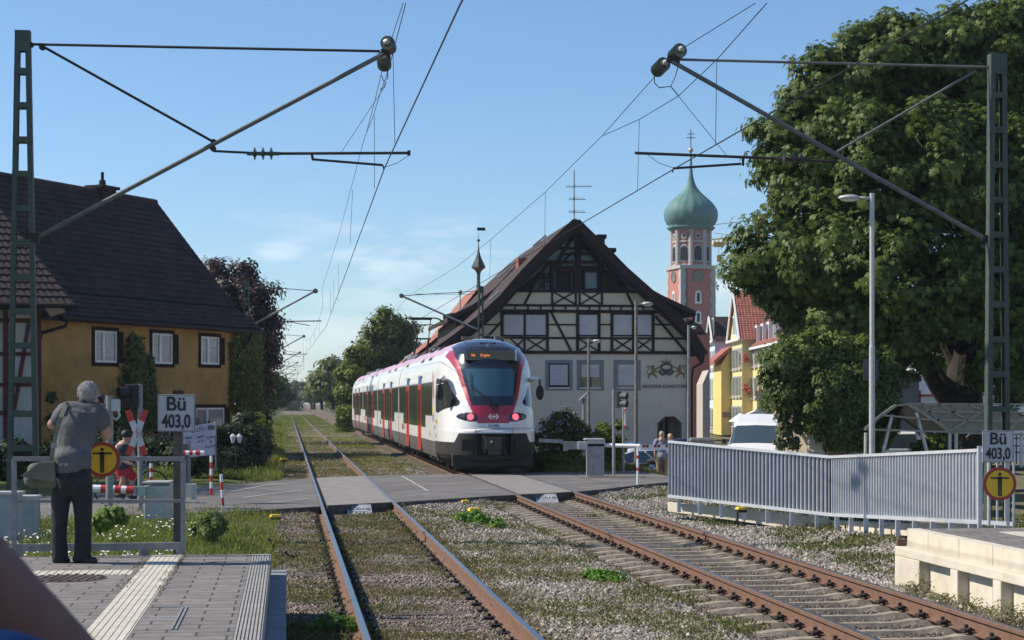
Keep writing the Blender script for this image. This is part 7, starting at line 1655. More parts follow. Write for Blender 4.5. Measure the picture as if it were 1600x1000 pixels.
weedclump('bright green clump hiding the two-part yellow box', [(740, 790, 33, .20), (755, 800, 32.5, .18), (722, 795, 33, .16), (778, 806, 31.5, .16)], 1100, .065)
weedclump('bright green clump at the bottom edge left of the shiny rail', [(515, 985, 17.6, .14), (538, 990, 17.3, .16), (500, 990, 17.4, .12), (555, 994, 17.2, .12)], 1000, .045)
shrub('weed_tussock', 'tall thin weeds at the foot of the right platform recess', [gp(1440, 905, 20.6, .16, 1.1), gp(1470, 925, 19.6, .16), gp(1510, 940, 18.9, .2), gp(1560, 965, 17.9, .2), gp(1590, 965, 17.7, .22), gp(1425, 895, 21.0, .13)], 2600, .07, .03, leafmat('dry_weed', [(.10, .10, .03), (.17, .15, .06), (.22, .18, .09)]), cat='weed')
# ---- ground cover (uncountable): ballast stones, weeds, grass
def region(n, t0, t1, s0, s1, near=True):
    t = rng.uniform(t0, t1, n)
    s = 1 / rng.uniform(1 / s1, 1 / s0, n) if near else rng.uniform(s0, s1, n)
    X = t * cT - s * sT; Y = t * sT + s * cT; return t, s, X, Y
def in_view(X, Y, m=1.12): return (np.abs(X / Y * F) < 800 * m) & (Y > 14.5)
def on_road(X, Y):
    pf_ = np.array([toTR(*p) for p in FRONT]); pb_ = np.array([toTR(*p) for p in BACK]); t = X * cT + Y * sT; s = -X * sT + Y * cT
    return (s > np.interp(t, pf_[:, 0], pf_[:, 1]) - .05) & (s < np.interp(t, pb_[:, 0], pb_[:, 1]) + .05)
def near_rail(t, d=.09): return np.min(np.stack([np.abs(t - (q + r_)) for q in (T1, T2) for r_ in (-.7535, .7535)]), 0) < d
def plat(t, s): return ((t < -.0) & (s < BK + .4)) | ((t > TE - .03) & (s < SB + .05))
def stones(name, t, s, X, Y, size, m, label):
    n = len(X); c = np.stack([X, Y, gz(X, Y)], 1); base = np.array([[1, 0, 0], [-1, 0, 0], [0, 1, 0], [0, -1, 0], [0, 0, 1], [0, 0, -1], ], float)
    F8 = np.array([[0, 2, 4], [2, 1, 4], [1, 3, 4], [3, 0, 4], [2, 0, 5], [1, 2, 5], [3, 1, 5], [0, 3, 5]])
    V = base[None] * rng.uniform(.55, 1.15, (n, 6, 1)) + rng.normal(0, .28, (n, 6, 3)); a = rng.uniform(0, 6.28, n); ca, sa = np.cos(a)[:, None], np.sin(a)[:, None]
    x = V[:, :, 0] * ca - V[:, :, 1] * sa; y = V[:, :, 0] * sa + V[:, :, 1] * ca; V = np.stack([x, y, V[:, :, 2] * .7], 2) * (size * .62)[:, None, None] + c[:, None] + np.array([0, 0, .004]); V = V - np.array([0, 0, 1.0]) * (.005 * (np.abs(t - T2) < 1.35))[:, None, None]
    F_ = (F8[None] + (np.arange(n) * 6)[:, None, None]).reshape(-1, 3); o = npmesh(name, V.reshape(-1, 3), F_, m, None); return tag(o, label, 'gravel', kind='stuff')
M_stone = mat('ballast_stone', (.2, .18, .16), .9, 0, .2, 12, island=[(.12, .105, .09), (.21, .19, .165), (.29, .26, .225), (.19, .15, .12), (.37, .34, .30), (.50, .47, .43)], spec=.25)
M_stone_b = mat('brown_ballast_stone', (.2, .15, .12), .95, 0, .2, 12, island=[(.11, .085, .07), (.19, .15, .125), (.26, .21, .175), (.16, .12, .10), (.40, .36, .32)], spec=.2)
t, s, X, Y = region(210000, 2.55, 10.2, 15.5, 60); nz_ = vnoise(X, Y, .55, 1)
slp = np.abs(((s - 12.6 + .31) % .62) - .31) < .12
k = in_view(X, Y) & ~on_road(X, Y) & ~near_rail(t, .10) & ~plat(t, s) & ~((np.abs(t - T2) < 1.3) & slp & (s < 40.5)) & ((rng.uniform(size=len(t)) < np.clip(1.35 - nz_ * .8, 0, 1)) | (np.abs(t - T2) < 1.5)) & ~((t > 8.6) & (rng.uniform(size=len(t)) < .55))
t, s, X, Y = t[k], s[k], X[k], Y[k]; k = np.abs(t - T2) < 1.45; stones('ballast', t[~k], s[~k], X[~k], Y[~k], rng.uniform(.024, .072, (~k).sum()), M_stone, 'crushed grey stones beside the rusty right track')
M_stone_c = mat('track_ballast_stone', (.12, .1, .08), .95, 0, .2, 12, island=[(.055, .045, .038), (.10, .08, .066), (.15, .125, .105), (.085, .065, .052), (.21, .18, .155)], spec=.2)
stones('ballast', t[k], s[k], X[k], Y[k], rng.uniform(.024, .06, k.sum()), M_stone_c, 'dark brown stones between the sleepers of the rusty right track')
t, s, X, Y = region(90000, -.6, 2.55, 15.5, 90); nz_ = vnoise(X, Y, .5, 2); slp = np.abs(((s - 12.6 + .31) % .62) - .31) < .11
k = in_view(X, Y) & ~on_road(X, Y) & ~near_rail(t, .09) & ~plat(t, s) & (rng.uniform(size=len(t)) < np.clip(1.3 - nz_ * 1.3, 0.1, 1)) & ~((np.abs(t - T1) < 1.25) & slp & (rng.uniform(size=len(t)) < .6))
t, s, X, Y = t[k], s[k], X[k], Y[k]; stones('ballast', t, s, X, Y, rng.uniform(.020, .05, len(t)), M_stone_b, 'brownish stones among weeds along the shiny left track')
def sprigs(name, t, s, X, Y, h, ls, m, label, cat, upright=.4, k=6, spread=.05):
    n = len(X); N_ = n * k; hx = np.repeat(h, k) * rng.uniform(0.05, 1, N_) ** .8; c = np.stack([np.repeat(X, k) + rng.normal(0, spread, N_), np.repeat(Y, k) + rng.normal(0, spread, N_), 0 * hx], 1)
    c[:, 2] = gz(c[:, 0], c[:, 1]) + hx * .9; d = rand_dirs(N_); d[:, 2] = np.abs(d[:, 2]) + upright; d /= np.linalg.norm(d, axis=1, keepdims=True); w = np.cross(d, rand_dirs(N_)); w /= np.linalg.norm(w, axis=1, keepdims=True) + 1e-9
    L_ = np.repeat(ls, k) * rng.uniform(.6, 1.3, N_); V, F_ = leaf_quads(c, d, w, L_, L_ * (.5 if upright < .8 else .12)); o = npmesh(name, V, F_, m, None); return tag(o, label, cat, kind='stuff')
W_ol = leafmat('olive_weed', [(.085, .08, .025), (.14, .13, .045), (.20, .175, .07), (.26, .22, .11)], .7, .25, .2)
W_gr = leafmat('track_weed_green', [(.085, .095, .025), (.14, .15, .04), (.20, .20, .065)], .6, .25, .2)
G_left = leafmat('meadow_grass', [(.09, .12, .018), (.16, .20, .03), (.23, .26, .055), (.30, .30, .10)], .6, .3, .2)
# weeds in and around the left track, and between the tracks
t, s, X, Y = region(40000, -1.2, 4.6, 15.5, 95); nz_ = vnoise(X, Y, .7, 4) * .6 + vnoise(X, Y, 2.1, 6) * .4
dens = np.where(np.abs(t - T1) < .7, 1.0, .8) * npsm((nz_ - .36) / .25) * (1 - .7 * npsm((t - 2.4) / .6))
k = in_view(X, Y) & ~on_road(X, Y) & ~near_rail(t, .06) & ~plat(t, s) & (rng.uniform(size=len(t)) < dens)
t, s, X, Y = t[k], s[k], X[k], Y[k]; sprigs('track_weeds', t, s, X, Y, rng.uniform(.01, .055, len(t)), np.full(len(t), .018) * (1 + Y / 40), W_ol, 'olive low weeds covering the left track bed', 'weeds', .3, 6, .045)
t, s, X, Y = region(15000, -1.2, 4.8, 15.5, 70); nz_ = vnoise(X, Y, .9, 8)
k = in_view(X, Y) & ~on_road(X, Y) & ~near_rail(t, .06) & ~plat(t, s) & (rng.uniform(size=len(t)) < npsm((nz_ - .5) / .2))
t, s, X, Y = t[k], s[k], X[k], Y[k]; sprigs('track_weeds', t, s, X, Y, rng.uniform(.02, .10, len(t)), np.full(len(t), .024) * (1 + Y / 40), W_gr, 'greener weeds in patches around the left track', 'weeds', .5, 6, .05)
# dry meadow strip between the tracks
t, s, X, Y = region(9000, 2.3, 4.3, 18, 95); nz_ = vnoise(X, Y, .75, 9) * .7 + vnoise(X, Y, 2.5, 3) * .3
k = in_view(X, Y) & ~on_road(X, Y) & (rng.uniform(size=len(t)) < np.where(s > 45, .9, npsm((nz_ - .45) / .15) * .7)) & (t < 3.6 + .8 * nz_)
t, s, X, Y = t[k], s[k], X[k], Y[k]; sprigs('dry_grass', t, s, X, Y, rng.uniform(.02, .07, len(t)), np.full(len(t), .028) * (1 + Y / 45), leafmat('dry_meadow', [(.12, .105, .035), (.19, .16, .06), (.26, .215, .10)], .8, .25, .15), 'yellowish dry grass strip between the tracks', 'grass', 1.0, 7, .05)
t, s, X, Y = region(26000, -1.0, 4.4, 55, 300, False); nz_ = vnoise(X, Y, .35, 31)
k = (rng.uniform(size=len(t)) < npsm((nz_ - .3) / .3)) & ~near_rail(t, .12) & ~on_road(X, Y); t, s, X, Y = t[k], s[k], X[k], Y[k]; sprigs('track_weeds', t, s, X, Y, rng.uniform(.02, .10, len(t)), .05 + Y * .0006, G_left, 'green weeds on the far part of the line', 'weeds', .8, 4, .12)
# right track weeds and bank below the fence
t, s, X, Y = region(30000, 4.9, 12.5, 16.5, 48); nz_ = vnoise(X, Y, .8, 12) * .6 + vnoise(X, Y, 2.3, 5) * .4
dens = np.where(t < 7.0, npsm((nz_ - .68) / .1) * .6, npsm((t - 7.2) / 1.4) * npsm((nz_ - .36) / .2))
k = in_view(X, Y) & ~on_road(X, Y) & ~near_rail(t, .07) & ~plat(t, s) & (rng.uniform(size=len(t)) < dens)
t, s, X, Y = t[k], s[k], X[k], Y[k]; sprigs('bank_weeds', t, s, X, Y, rng.uniform(.02, .10, len(t)), np.full(len(t), .030) * (1 + Y / 50), leafmat('bank_weed', [(.07, .09, .02), (.13, .145, .04), (.20, .19, .075)], .6, .25, .2), 'mixed weeds on the bank below the right fence', 'weeds', .6, 6, .05)
# lush grass with flowers behind the left platform
t, s, X, Y = region(26000, -9.5, -.2, 17.5, 34); nz_ = vnoise(X, Y, .8, 15)
k = in_view(X, Y) & ~on_road(X, Y) & ~plat(t, s) & (rng.uniform(size=len(t)) < .35 + .65 * npsm((nz_ - .25) / .3))
t, s, X, Y = t[k], s[k], X[k], Y[k]; sprigs('meadow_grass', t, s, X, Y, rng.uniform(.04, .20, len(t)), np.full(len(t), .085), G_left, 'fresh green grass with weeds behind the near platform', 'grass', 1.1, 7, .05)
t, s, X, Y = region(2600, -7.5, -1.2, 18.6, 30); nz_ = vnoise(X, Y, 1.1, 19); k = in_view(X, Y) & ~on_road(X, Y) & ~plat(t, s) & (nz_ > .38)
X, Y = X[k], Y[k]; n = len(X); c = np.stack([X, Y, gz(X, Y) + rng.uniform(.12, .30, n)], 1); d = rand_dirs(n); d[:, 2] *= .25; d /= np.linalg.norm(d, axis=1, keepdims=True); w = np.cross(d, np.array([0, 0, 1.0])) ; w /= np.linalg.norm(w, axis=1, keepdims=True)
Vq, Fq = leaf_quads(c, d, w, rng.uniform(.03, .06, n), rng.uniform(.03, .05, n), .4); tag(npmesh('white_flowers', Vq, Fq, F_wh, None), 'small white flower heads scattered in the left meadow', 'flowers', kind='stuff')
# green strip left of the line beyond the road, and right embankment behind
t, s, X, Y = region(42000, -7.5, -.3, 50, 190); nz_ = vnoise(X, Y, .3, 21)
k = in_view(X, Y) & ~on_road(X, Y) & (rng.uniform(size=len(t)) < .5 + .5 * nz_)
t, s, X, Y = t[k], s[k], X[k], Y[k]; sprigs('trackside_grass', t, s, X, Y, rng.uniform(.05, .3, len(t)), .10 + Y * .0011, G_left, 'green grass left of the line beyond the crossing', 'grass', 1.0, 5, .12)
t, s, X, Y = region(14000, 8.0, 14, 50, 70)
k = in_view(X, Y) & ~on_road(X, Y); t, s, X, Y = t[k], s[k], X[k], Y[k]; sprigs('trackside_grass', t, s, X, Y, rng.uniform(.08, .35, len(t)), np.full(len(t), .14), W_gr, 'shaded grass between the train and the right barrier', 'grass', 1.0, 5, .1)
t, s, X, Y = region(22000, 7.4, 16, 105, 260)
k = in_view(X, Y); t, s, X, Y = t[k], s[k], X[k], Y[k]; sprigs('trackside_grass', t, s, X, Y, rng.uniform(.1, .5, len(t)), .12 + Y * .0012, G_left, 'sunlit grass right of the line beyond the train', 'grass', 1.0, 5, .2)
hr = thing('hedge', 'low sunny hedge and fence strip beyond the rear of the train', 'hedge', P(540, 655, 140), 0)
Vv, Ff, _ = hedge('', '', '', [(P(532, 0, 135).x, P(550, 0, 135).x, 133, 150, -.2, 1.6)], 5000, .3, L_green); npmesh('leaves', Vv, Ff, L_green, hr)
# weeds along platform paving joints, left
t, s, X, Y = region(420, -1.45, -.98, 11, 18.2, False); k = in_view(X, Y); X, Y = X[k], Y[k]; kk = np.abs(np.abs(t[k] + 1.215) - .17) < .035; X, Y = X[kk], Y[kk]
n = len(X) * 6; c = np.stack([np.repeat(X, 6) + rng.normal(0, .02, n), np.repeat(Y, 6) + rng.normal(0, .03, n), np.full(n, PZ) + rng.uniform(0, .02, n)], 1); d = rand_dirs(n); d[:, 2] = np.abs(d[:, 2]) + .3; d /= np.linalg.norm(d, axis=1, keepdims=True); w = np.cross(d, rand_dirs(n)); w /= np.linalg.norm(w, axis=1, keepdims=True)
Vq, Fq = leaf_quads(c, d, w, np.full(n, .022), np.full(n, .009)); tag(npmesh('joint_weeds', Vq, Fq, W_ol, None), 'tiny weeds in the paving joints along the tactile strip', 'weeds', kind='stuff')
# continuous shrub belts along both sides of the far line
def belt(t_, y0, y1, n, label, m):
    bl = []
    for y in np.arange(y0, y1, 5.5): X = t_ - SL * y + random.uniform(-1, 1); bl.append((X, y, 1.0 + random.uniform(0, 1.0), random.uniform(1.6, 3.0), .9))
    tag(foliage('shrub_belt', bl, n, .8, .5, m, None), label, 'shrubs', kind='stuff')
belt(12.5, 190, 460, 15000, 'continuous green shrubs right of the far line', L_mid); belt(-6.5, 150, 460, 15000, 'continuous green shrubs left of the far line', L_mid)
belt(1.5, 470, 500, 3500, 'shrubs closing the view where the line fades away', L_far)
# ------------------------------------------------------------------ people
M_skin = mat('skin', (.42, .235, .165), .55, 0, .08, 12, .1, 60)
def organic(name, lofts, spheres, m, parent, vox=.012, smooth=4, extra=None):
    mb = MB()
    for L_ in lofts:
        pts, r = L_[0], L_[1]; el = L_[2] if len(L_) > 2 else 1.0; up = L_[3] if len(L_) > 3 else None
        mb.tube(pts, r, 16, 0, el=el, up=up)
        for p, q in ((pts[0], r[0]), (pts[-1], r[-1])): mb.sphere(p, q, 12, 0, (1, 1, 1))
    for c, r, sc in spheres: mb.sphere(c, r, 16, 0, sc)
    if extra: extra(mb)
    o = mb.build(name, m, parent, smooth=True)
    rm = o.modifiers.new('union', 'REMESH'); rm.mode = 'VOXEL'; rm.voxel_size = vox; rm.use_smooth_shade = True
    s_ = o.modifiers.new('smooth', 'SMOOTH'); s_.factor = .6; s_.iterations = smooth
    return o
YP = 17.25
def Q(px, py, dy=0.0): return P(px, py, YP + dy)
ph = thing('person', 'grey-haired man in grey T-shirt and dark jeans photographing the train with his back turned', 'person', Q(113, 878), 0)
M_tee = mat('grey_tshirt', (.095, .10, .108), .9, 0, .16, 5, 1.0, 9); M_jean = mat('charcoal_jeans', (.018, .018, .021), .9, 0, .35, 7, 1.0, 11); M_hair = mat('grey_hair', (.24, .235, .23), .8, 0, .25, 40, .9, 90); M_shoe = mat('dark_shoe', (.022, .02, .02), .7)
# one continuous body: legs, trunk, arms with fingers, neck and head
hA, hB = Q(158, 628, .24), Q(146, 636, .26)
def fingers(base, d, side, n=4, L_=.075, r=.0088):
    out = []; base = Vector(base); d = Vector(d).normalized(); side = Vector(side).normalized(); nrm = d.cross(side)
    for k in range(n): 
        b = base + side * ((k - 1.5) * .019); l = L_ * (1.0, 1.12, 1.06, .86)[k % 4]; out.append(([b, b + d * l * .45 + nrm * .012, b + d * l * .75 + nrm * .035, b + d * l * .8 + nrm * .058], [r * 1.05, r, r * .92, r * .8]))
    b = base - side * .034 - d * .045; out.append(([b, b - side * .022 + d * .03 + nrm * .015, b - side * .018 + d * .055 + nrm * .04], [r * 1.15, r * 1.05, r * .9])); return out
body = [([Q(95, 866), Q(93, 815), Q(97, 770, .02), Q(105, 738)], [.05, .062, .08, .09]), ([Q(127, 866), Q(129, 815, .02), Q(128, 770, .02), Q(125, 738)], [.05, .062, .08, .09]),
        ([Q(115, 742), Q(116, 705), Q(122, 665, .03), Q(128, 644, .05)], [.13, .125, .15, .10], .72, (1, 0, 0)), ([Q(131, 645, .05), Q(137, 626, .08)], [.065, .06]),
        ([Q(97, 646, .03), Q(82, 664, .08), Q(94, 650, .26), Q(139, 632, .30)], [.052, .055, .042, .030]), ([Q(158, 650, .03), Q(167, 681, .06), Q(170, 655, .18), Q(157, 634, .24)], [.052, .060, .046, .030])]
body += [([Q(152, 636, .24), Q(150, 628, .27)], [.032, .028], .5), ([Q(141, 632, .29), Q(147, 630, .32)], [.032, .028], .5)]
body += fingers(Q(151, 627, .27), (-.2, .3, .9), (.5, .6, .1)) + fingers(Q(147, 630, .33), (.5, .2, .5), (0, .5, -.8))
organic('body', body, [(Q(139, 613, .10), .1, (.84, 1.02, 1.14)), (Q(142, 619, .14), .075, (.85, 1.0, .95)), (Q(145, 616, .20), .018, (.7, 1.4, 1.1)), (Q(128.5, 616, .08), .026, (.35, .8, 1.2)), (Q(150.5, 616, .11), .024, (.35, .8, 1.2))], M_skin, ph, .010, 3)
organic('hair', [], [(Q(138, 611, .085), .106, (.90, 1.0, .94)), (Q(136.5, 618.5, .045), .080, (.98, .75, .95))], M_hair, ph, .011, 2)
_n = 2600; _d = rand_dirs(_n); _d = _d[(_d[:, 2] > -.55) & (_d[:, 1] < .35)]; _c = np.array(tuple(Q(137.5, 613, .075))) + _d * np.array([.101, .110, .108]); _t = np.cross(_d, rand_dirs(len(_d))) * .7 + _d * .5; _t /= np.linalg.norm(_t, axis=1, keepdims=True); _w = np.cross(_t, _d); _w /= np.linalg.norm(_w, axis=1, keepdims=True)
_V, _F = leaf_quads(_c, _t, _w, rng.uniform(.007, .016, len(_d)), np.full(len(_d), .004)); npmesh('hair', _V, _F, mat('grey_hair_strand', (.4, .4, .4), .7, island=[(.20, .19, .19), (.42, .41, .40), (.62, .60, .58)]), ph)
organic('shirt', [([Q(113, 727, 0), Q(114, 705), Q(121, 668, .02), Q(128, 645, .04), Q(131, 637, .05)], [.185, .178, .205, .185, .08], .68, (1, 0, 0)),
                  ([Q(103, 643, .02), Q(94, 651, .05), Q(90, 656, .06)], [.095, .083, .072]), ([Q(152, 645, .03), Q(159, 656, .05), Q(161, 663, .055)], [.095, .086, .076]), ([Q(108, 640, .03), Q(150, 641, .04)], [.085, .085])],
        [(Q(113, 716, -.03), .17, (1.15, .85, .85)), (Q(113, 727, -.02), .165, (1.16, .92, .45))], M_tee, ph, .012, 3)
mb = MB(); mb.tube([Q(131, 634, .05), Q(134, 629, .07)], [.078, .070], 14); mb.build('collar', mat('dark_collar', (.03, .03, .035), .8), ph, smooth=True)
organic('trousers', [([Q(94, 871), Q(92, 840), Q(93, 810), Q(95, 780), Q(103, 745)], [.082, .078, .083, .095, .125], .95), ([Q(129, 868), Q(130, 840), Q(130, 812), Q(129, 785), Q(125, 748)], [.086, .080, .085, .097, .125], .95), ([Q(114, 748), Q(114, 722)], [.185, .175], .72, (1, 0, 0))],
        [(Q(104, 742, -.05), .105, (1, .9, 1)), (Q(124, 742, -.05), .105, (1, .9, 1))], M_jean, ph, .012, 4)
mb = MB(); mb.bar(Q(122, 740, -.155), Q(124, 757, -.165), .11, .004) if False else mb.box(Q(126, 749, -.152), (.12, .006, .13)); mb.box(Q(115, 728, -.14), (.02, .01, .05)); mb.build('back_pocket', M_jean, ph)
def shoe(pts, w, nm='shoe'): organic(nm, [(pts, w)], [], M_shoe, ph, .010, 2)
shoe([Q(88, 874.5, -.02), Q(96, 875, .02), Q(104, 876, .06)], [.045, .048, .040]); shoe([Q(120, 873.5, 0), Q(134, 875, -.02), Q(147, 876.5, -.05)], [.046, .048, .038])
mb = MB(); cc = Q(152, 626, .33); mb.box(cc, (.13, .07, .09)); mb.lathe(cc + Vector((.0, .03, 0)), [(.035, 0), (.04, .12), (.045, .13)], 14, 0, Matrix.Rotation(R(-75), 3, 'X')); tag(mb.build('camera', M_black, bevel=.008), 'black camera held to the eye of the grey-haired man', 'camera')
bg_ = thing('shoulder_bag', 'olive canvas shoulder bag hanging at the photographer left hip', 'bag', Q(62, 766, -.05), 0)
M_bag = mat('olive_canvas', (.11, .115, .085), .9, 0, .15, 6, .5, 30)
organic('bag_body', [([Q(50, 749, -.06), Q(84, 751, -.04)], [.085, .085], .6, (0, 0, 1)), ([Q(54, 735, -.06), Q(84, 733, -.04)], [.075, .08], .6, (0, 0, 1))], [], M_bag, bg_, .012, 3)
mb = MB(); mb.prism([Q(86, 722, -.16), Q(62, 722, -.16), Q(33, 744, -.17), Q(38, 746, -.17), Q(52, 748, -.17), Q(70, 752, -.17), Q(87, 754, -.16)], (0, -.012, 0)); mb.prism([Q(86, 722, -.16), Q(62, 722, -.16), Q(62, 722, .04), Q(86, 722, .04)], (0, 0, .008)); mb.build('flap', mat('olive_canvas_flap', (.12, .125, .09), .9, 0, .15, 6, .4, 30), bg_, bevel=.004)
mb = MB(); pts = [Q(80, 724, -.13), Q(83, 700, -.155), Q(88, 675, -.17), Q(95, 652, -.15), Q(103, 632, -.05), Q(107, 630, .05)]
for a, b in zip(pts[:-1], pts[1:]): mb.bar(a, b, .042, .006, up=(0, -1, 0))
mb.build('strap', mat('olive_strap', (.15, .155, .12), .85), bg_); mb = MB(); mb.box(Q(84, 696, -.17), (.055, .012, .05)); mb.build('buckle', M_galv_d, bg_)

def stand_person(label, px, pyh, pyf, Y, cols, face=-1, group=None, sw=1.0, arms='down', hair=(.4, .38, .36)):
    """standing adult; face=-1 looks at the viewer"""
    f = P(px, pyf, Y); hgt = (pyf - pyh) * Y / F; u = hgt / 7.5; t = thing('person', label, 'person', f, 0, group)
    q = lambda x, z, y=0: f + Vector((x * u * sw, y * u * face * -1, z * u))
    skin, shirt, pants, shoes = M_skin, cols[0], cols[1], cols[2]
    legs = [([q(s_ * .38, .25), q(s_ * .40, 2.0, -.05), q(s_ * .45, 3.8)], [.30 * u * .8, .36 * u, .50 * u]) for s_ in (-1, 1)]
    armp = [([q(s_ * .95, 6.0), q(s_ * 1.12, 4.9, .05), q(s_ * 1.05, 3.9, -.25), q(s_ * 1.02, 3.55, -.3)], [.26 * u, .22 * u, .18 * u, .13 * u]) for s_ in (-1, 1)]
    fing = [([q(s_ * 1.0 + k * .07 * 1, 3.5, -.3), q(s_ * 1.0 + k * .08, 3.2, -.33), q(s_ * .98 + k * .07, 3.0, -.25)], [.05 * u, .045 * u, .035 * u]) for s_ in (-1, 1) for k in (-1.5, -.5, .5, 1.5)] + [([q(s_ * .88, 3.55, -.3), q(s_ * .78, 3.3, -.38)], [.055 * u, .04 * u]) for s_ in (-1, 1)]
    organic('body', legs + armp + fing + [([q(0, 3.9), q(0, 5.0), q(0, 6.1)], [.62 * u, .55 * u, .60 * u], .6, (1, 0, 0)), ([q(0, 6.1), q(0, 6.8)], [.28 * u, .24 * u])], [(q(0, 7.0), .5 * u, (.76, .9, 1.0)), (q(0, 6.72, -.1), .33 * u, (.85, .9, .9)), (q(0, 6.9, -.50), .07 * u, (.8, 1, 1.3)), (q(.38, 6.9), .09 * u, (.5, 1, 1.3)), (q(-.38, 6.9), .09 * u, (.5, 1, 1.3))], skin, t, .02, 2)
    organic('shirt', [([q(0, 3.6), q(0, 4.6), q(0, 5.6), q(0, 6.25)], [.86 * u, .80 * u, .92 * u, .50 * u], .68, (1, 0, 0))] + [([q(s_ * .75, 6.0), q(s_ * 1.0, 5.5), q(s_ * 1.1, 5.0, .05)], [.42 * u, .40 * u, .36 * u]) for s_ in (-1, 1)], [], shirt, t, .02, 1)
    organic('trousers', [([q(s_ * .38, .25), q(s_ * .42, 2.1, -.03), q(s_ * .42, 3.7)], [.40 * u, .46 * u, .62 * u]) for s_ in (-1, 1)], [(q(0, 3.8), .74 * u, (1.0, .78, .7))], pants, t, .02, 1)
    for s_ in (-1, 1): mb = MB(); mb.sphere(q(s_ * .42, .18, -.25), .42 * u, 10, 0, (.55, 1.1, .42)); mb.build('shoe', shoes, t, smooth=True)
    organic('hair', [], [(q(0, 7.12, .06), .50 * u, (.82, .92, .92)), (q(0, 6.85, .25), .40 * u, (.95, .7, 1.0))], mat('hair_%d' % int(hair[0] * 100), hair, .8, 0, .2, 20), t, .02, 1)
    mb = MB(); 
    for s_ in (-1, 1): mb.box(q(s_ * .17, 6.98, -.44), (.22 * u, .04 * u, .10 * u))
    mb.build('glasses', M_black, t); return t
stand_person('grey-haired man in blue check shirt and khaki trousers behind the right barrier', 1034, 674, 750, 62, (mat('check_shirt', (.22, .25, .36), .8, 0, .3, 30), mat('khaki', (.24, .19, .13), .9), M_signw))
stand_person('blonde woman in white top and pale trousers at the end of the right fence', 1047, 678, 751, 62.4, (M_white, mat('pale_trousers', (.50, .48, .52), .9), M_signw), sw=.85, hair=(.55, .47, .33))
# cyclist waiting behind the left barrier
YC = 36.5
def K(px, py, dy=0.0): return P(px, py, YC + dy)
cyp = thing('person', 'cyclist in dark vest and red shorts waiting behind the left barrier', 'person', K(200, 775), 0)
organic('body', [([K(193, 731), K(194, 712), K(193, 698)], [.13, .12, .14], .65, (1, 0, 0)), ([K(194, 698), K(197, 686)], [.055, .05]), ([K(184, 698), K(180, 712), K(196, 722, -.1), K(206, 726, -.12)], [.055, .045, .04, .03]), ([K(202, 698), K(209, 712, -.1), K(214, 722, -.15)], [.055, .045, .03]),
    ([K(192, 734), K(207, 742, -.05), K(206, 758), K(204, 772)], [.095, .075, .055, .04]), ([K(190, 734), K(193, 752, -.05), K(186, 770)], [.095, .075, .045]), ([K(204, 772), K(211, 775)], [.04, .03])] + [([K(206 + k, 726, -.12), K(209 + k, 729, -.13)], [.011, .009]) for k in (0, 1.2, 2.4, 3.6)] + [([K(205, 724, -.12), K(208, 723, -.14)], [.012, .01])],
    [(K(198, 682), .105, (.85, .95, 1.15))], M_skin, cyp, .014, 3)
organic('vest', [([K(192, 728), K(194, 712), K(193, 700)], [.16, .15, .15], .7, (1, 0, 0))], [], mat('dark_vest', (.03, .035, .045), .8), cyp, .016, 3)
organic('shorts', [([K(190, 733), K(202, 739, -.03), K(206, 744, -.05)], [.13, .115, .10]), ([K(189, 733), K(192, 748)], [.13, .10])], [], mat('red_shorts', (.42, .02, .03), .8), cyp, .016, 3)
mb = MB(); mb.sphere(K(197.5, 678), .125, 14, 0, (.9, 1.1, .75)); mb.build('helmet', M_black, cyp, smooth=True); mb = MB(); mb.box(K(200, 682, -.10), (.14, .02, .04)); mb.build('sunglasses', M_black, cyp)
mb = MB(); mb.sphere(K(209, 777, -.05), .10, 10, 0, (1.2, .6, .4)); mb.sphere(K(187, 774), .10, 10, 0, (1.1, .6, .4)); mb.build('shoe', M_black, cyp)
def bicycle(label, q, wheels, Y):
    t = thing('bicycle', label, 'bicycle', q(*wheels[0]), 0); r_ = .33
    for (x, y) in wheels:
        mb = MB(); c = q(x, y); n_ = 28; mb.tube([c + Vector((r_ * math.cos(2 * math.pi * k / n_), .0, r_ * math.sin(2 * math.pi * k / n_))) for k in range(n_ + 1)], .018, 6)
        for k in range(10): a = 2 * math.pi * k / 10; mb.tube([c, c + Vector((r_ * math.cos(a), 0, r_ * math.sin(a)))], .003, 4)
        mb.build('wheel', M_black, t)
    (x0, y0), (x1, y1) = wheels; xm = (x0 + x1) / 2; mb = MB(); s_ = lambda x, y: q(x, y)
    seat = s_(x0 + (x1 - x0) * .32, y0 - 40); bb = s_(xm - 2, y0 + 2); hd = s_(x1 - (x1 - x0) * .16, y0 - 38)
    for a, b in ((s_(x0, y0), bb), (s_(x0, y0), seat), (seat, bb), (seat, hd), (bb, hd), (hd, s_(x1, y1)), (hd, hd + Vector((.05, 0, .18)))): mb.tube([a, b], .02, 6)
    hb_ = hd + Vector((.05, 0, .18)); mb.tube([hb_ + Vector((0, -.25, 0)), hb_ + Vector((0, .25, 0))], .015, 6); mb.box(seat + Vector((0, 0, .06)), (.26, .14, .06)); mb.build('frame', mat('blue_frame', (.05, .12, .22), .4), t)
bicycle('dark bicycle of the waiting cyclist behind the left barrier', lambda x, y: K(x, y, .12), ((172, 765), (238, 760)), YC)
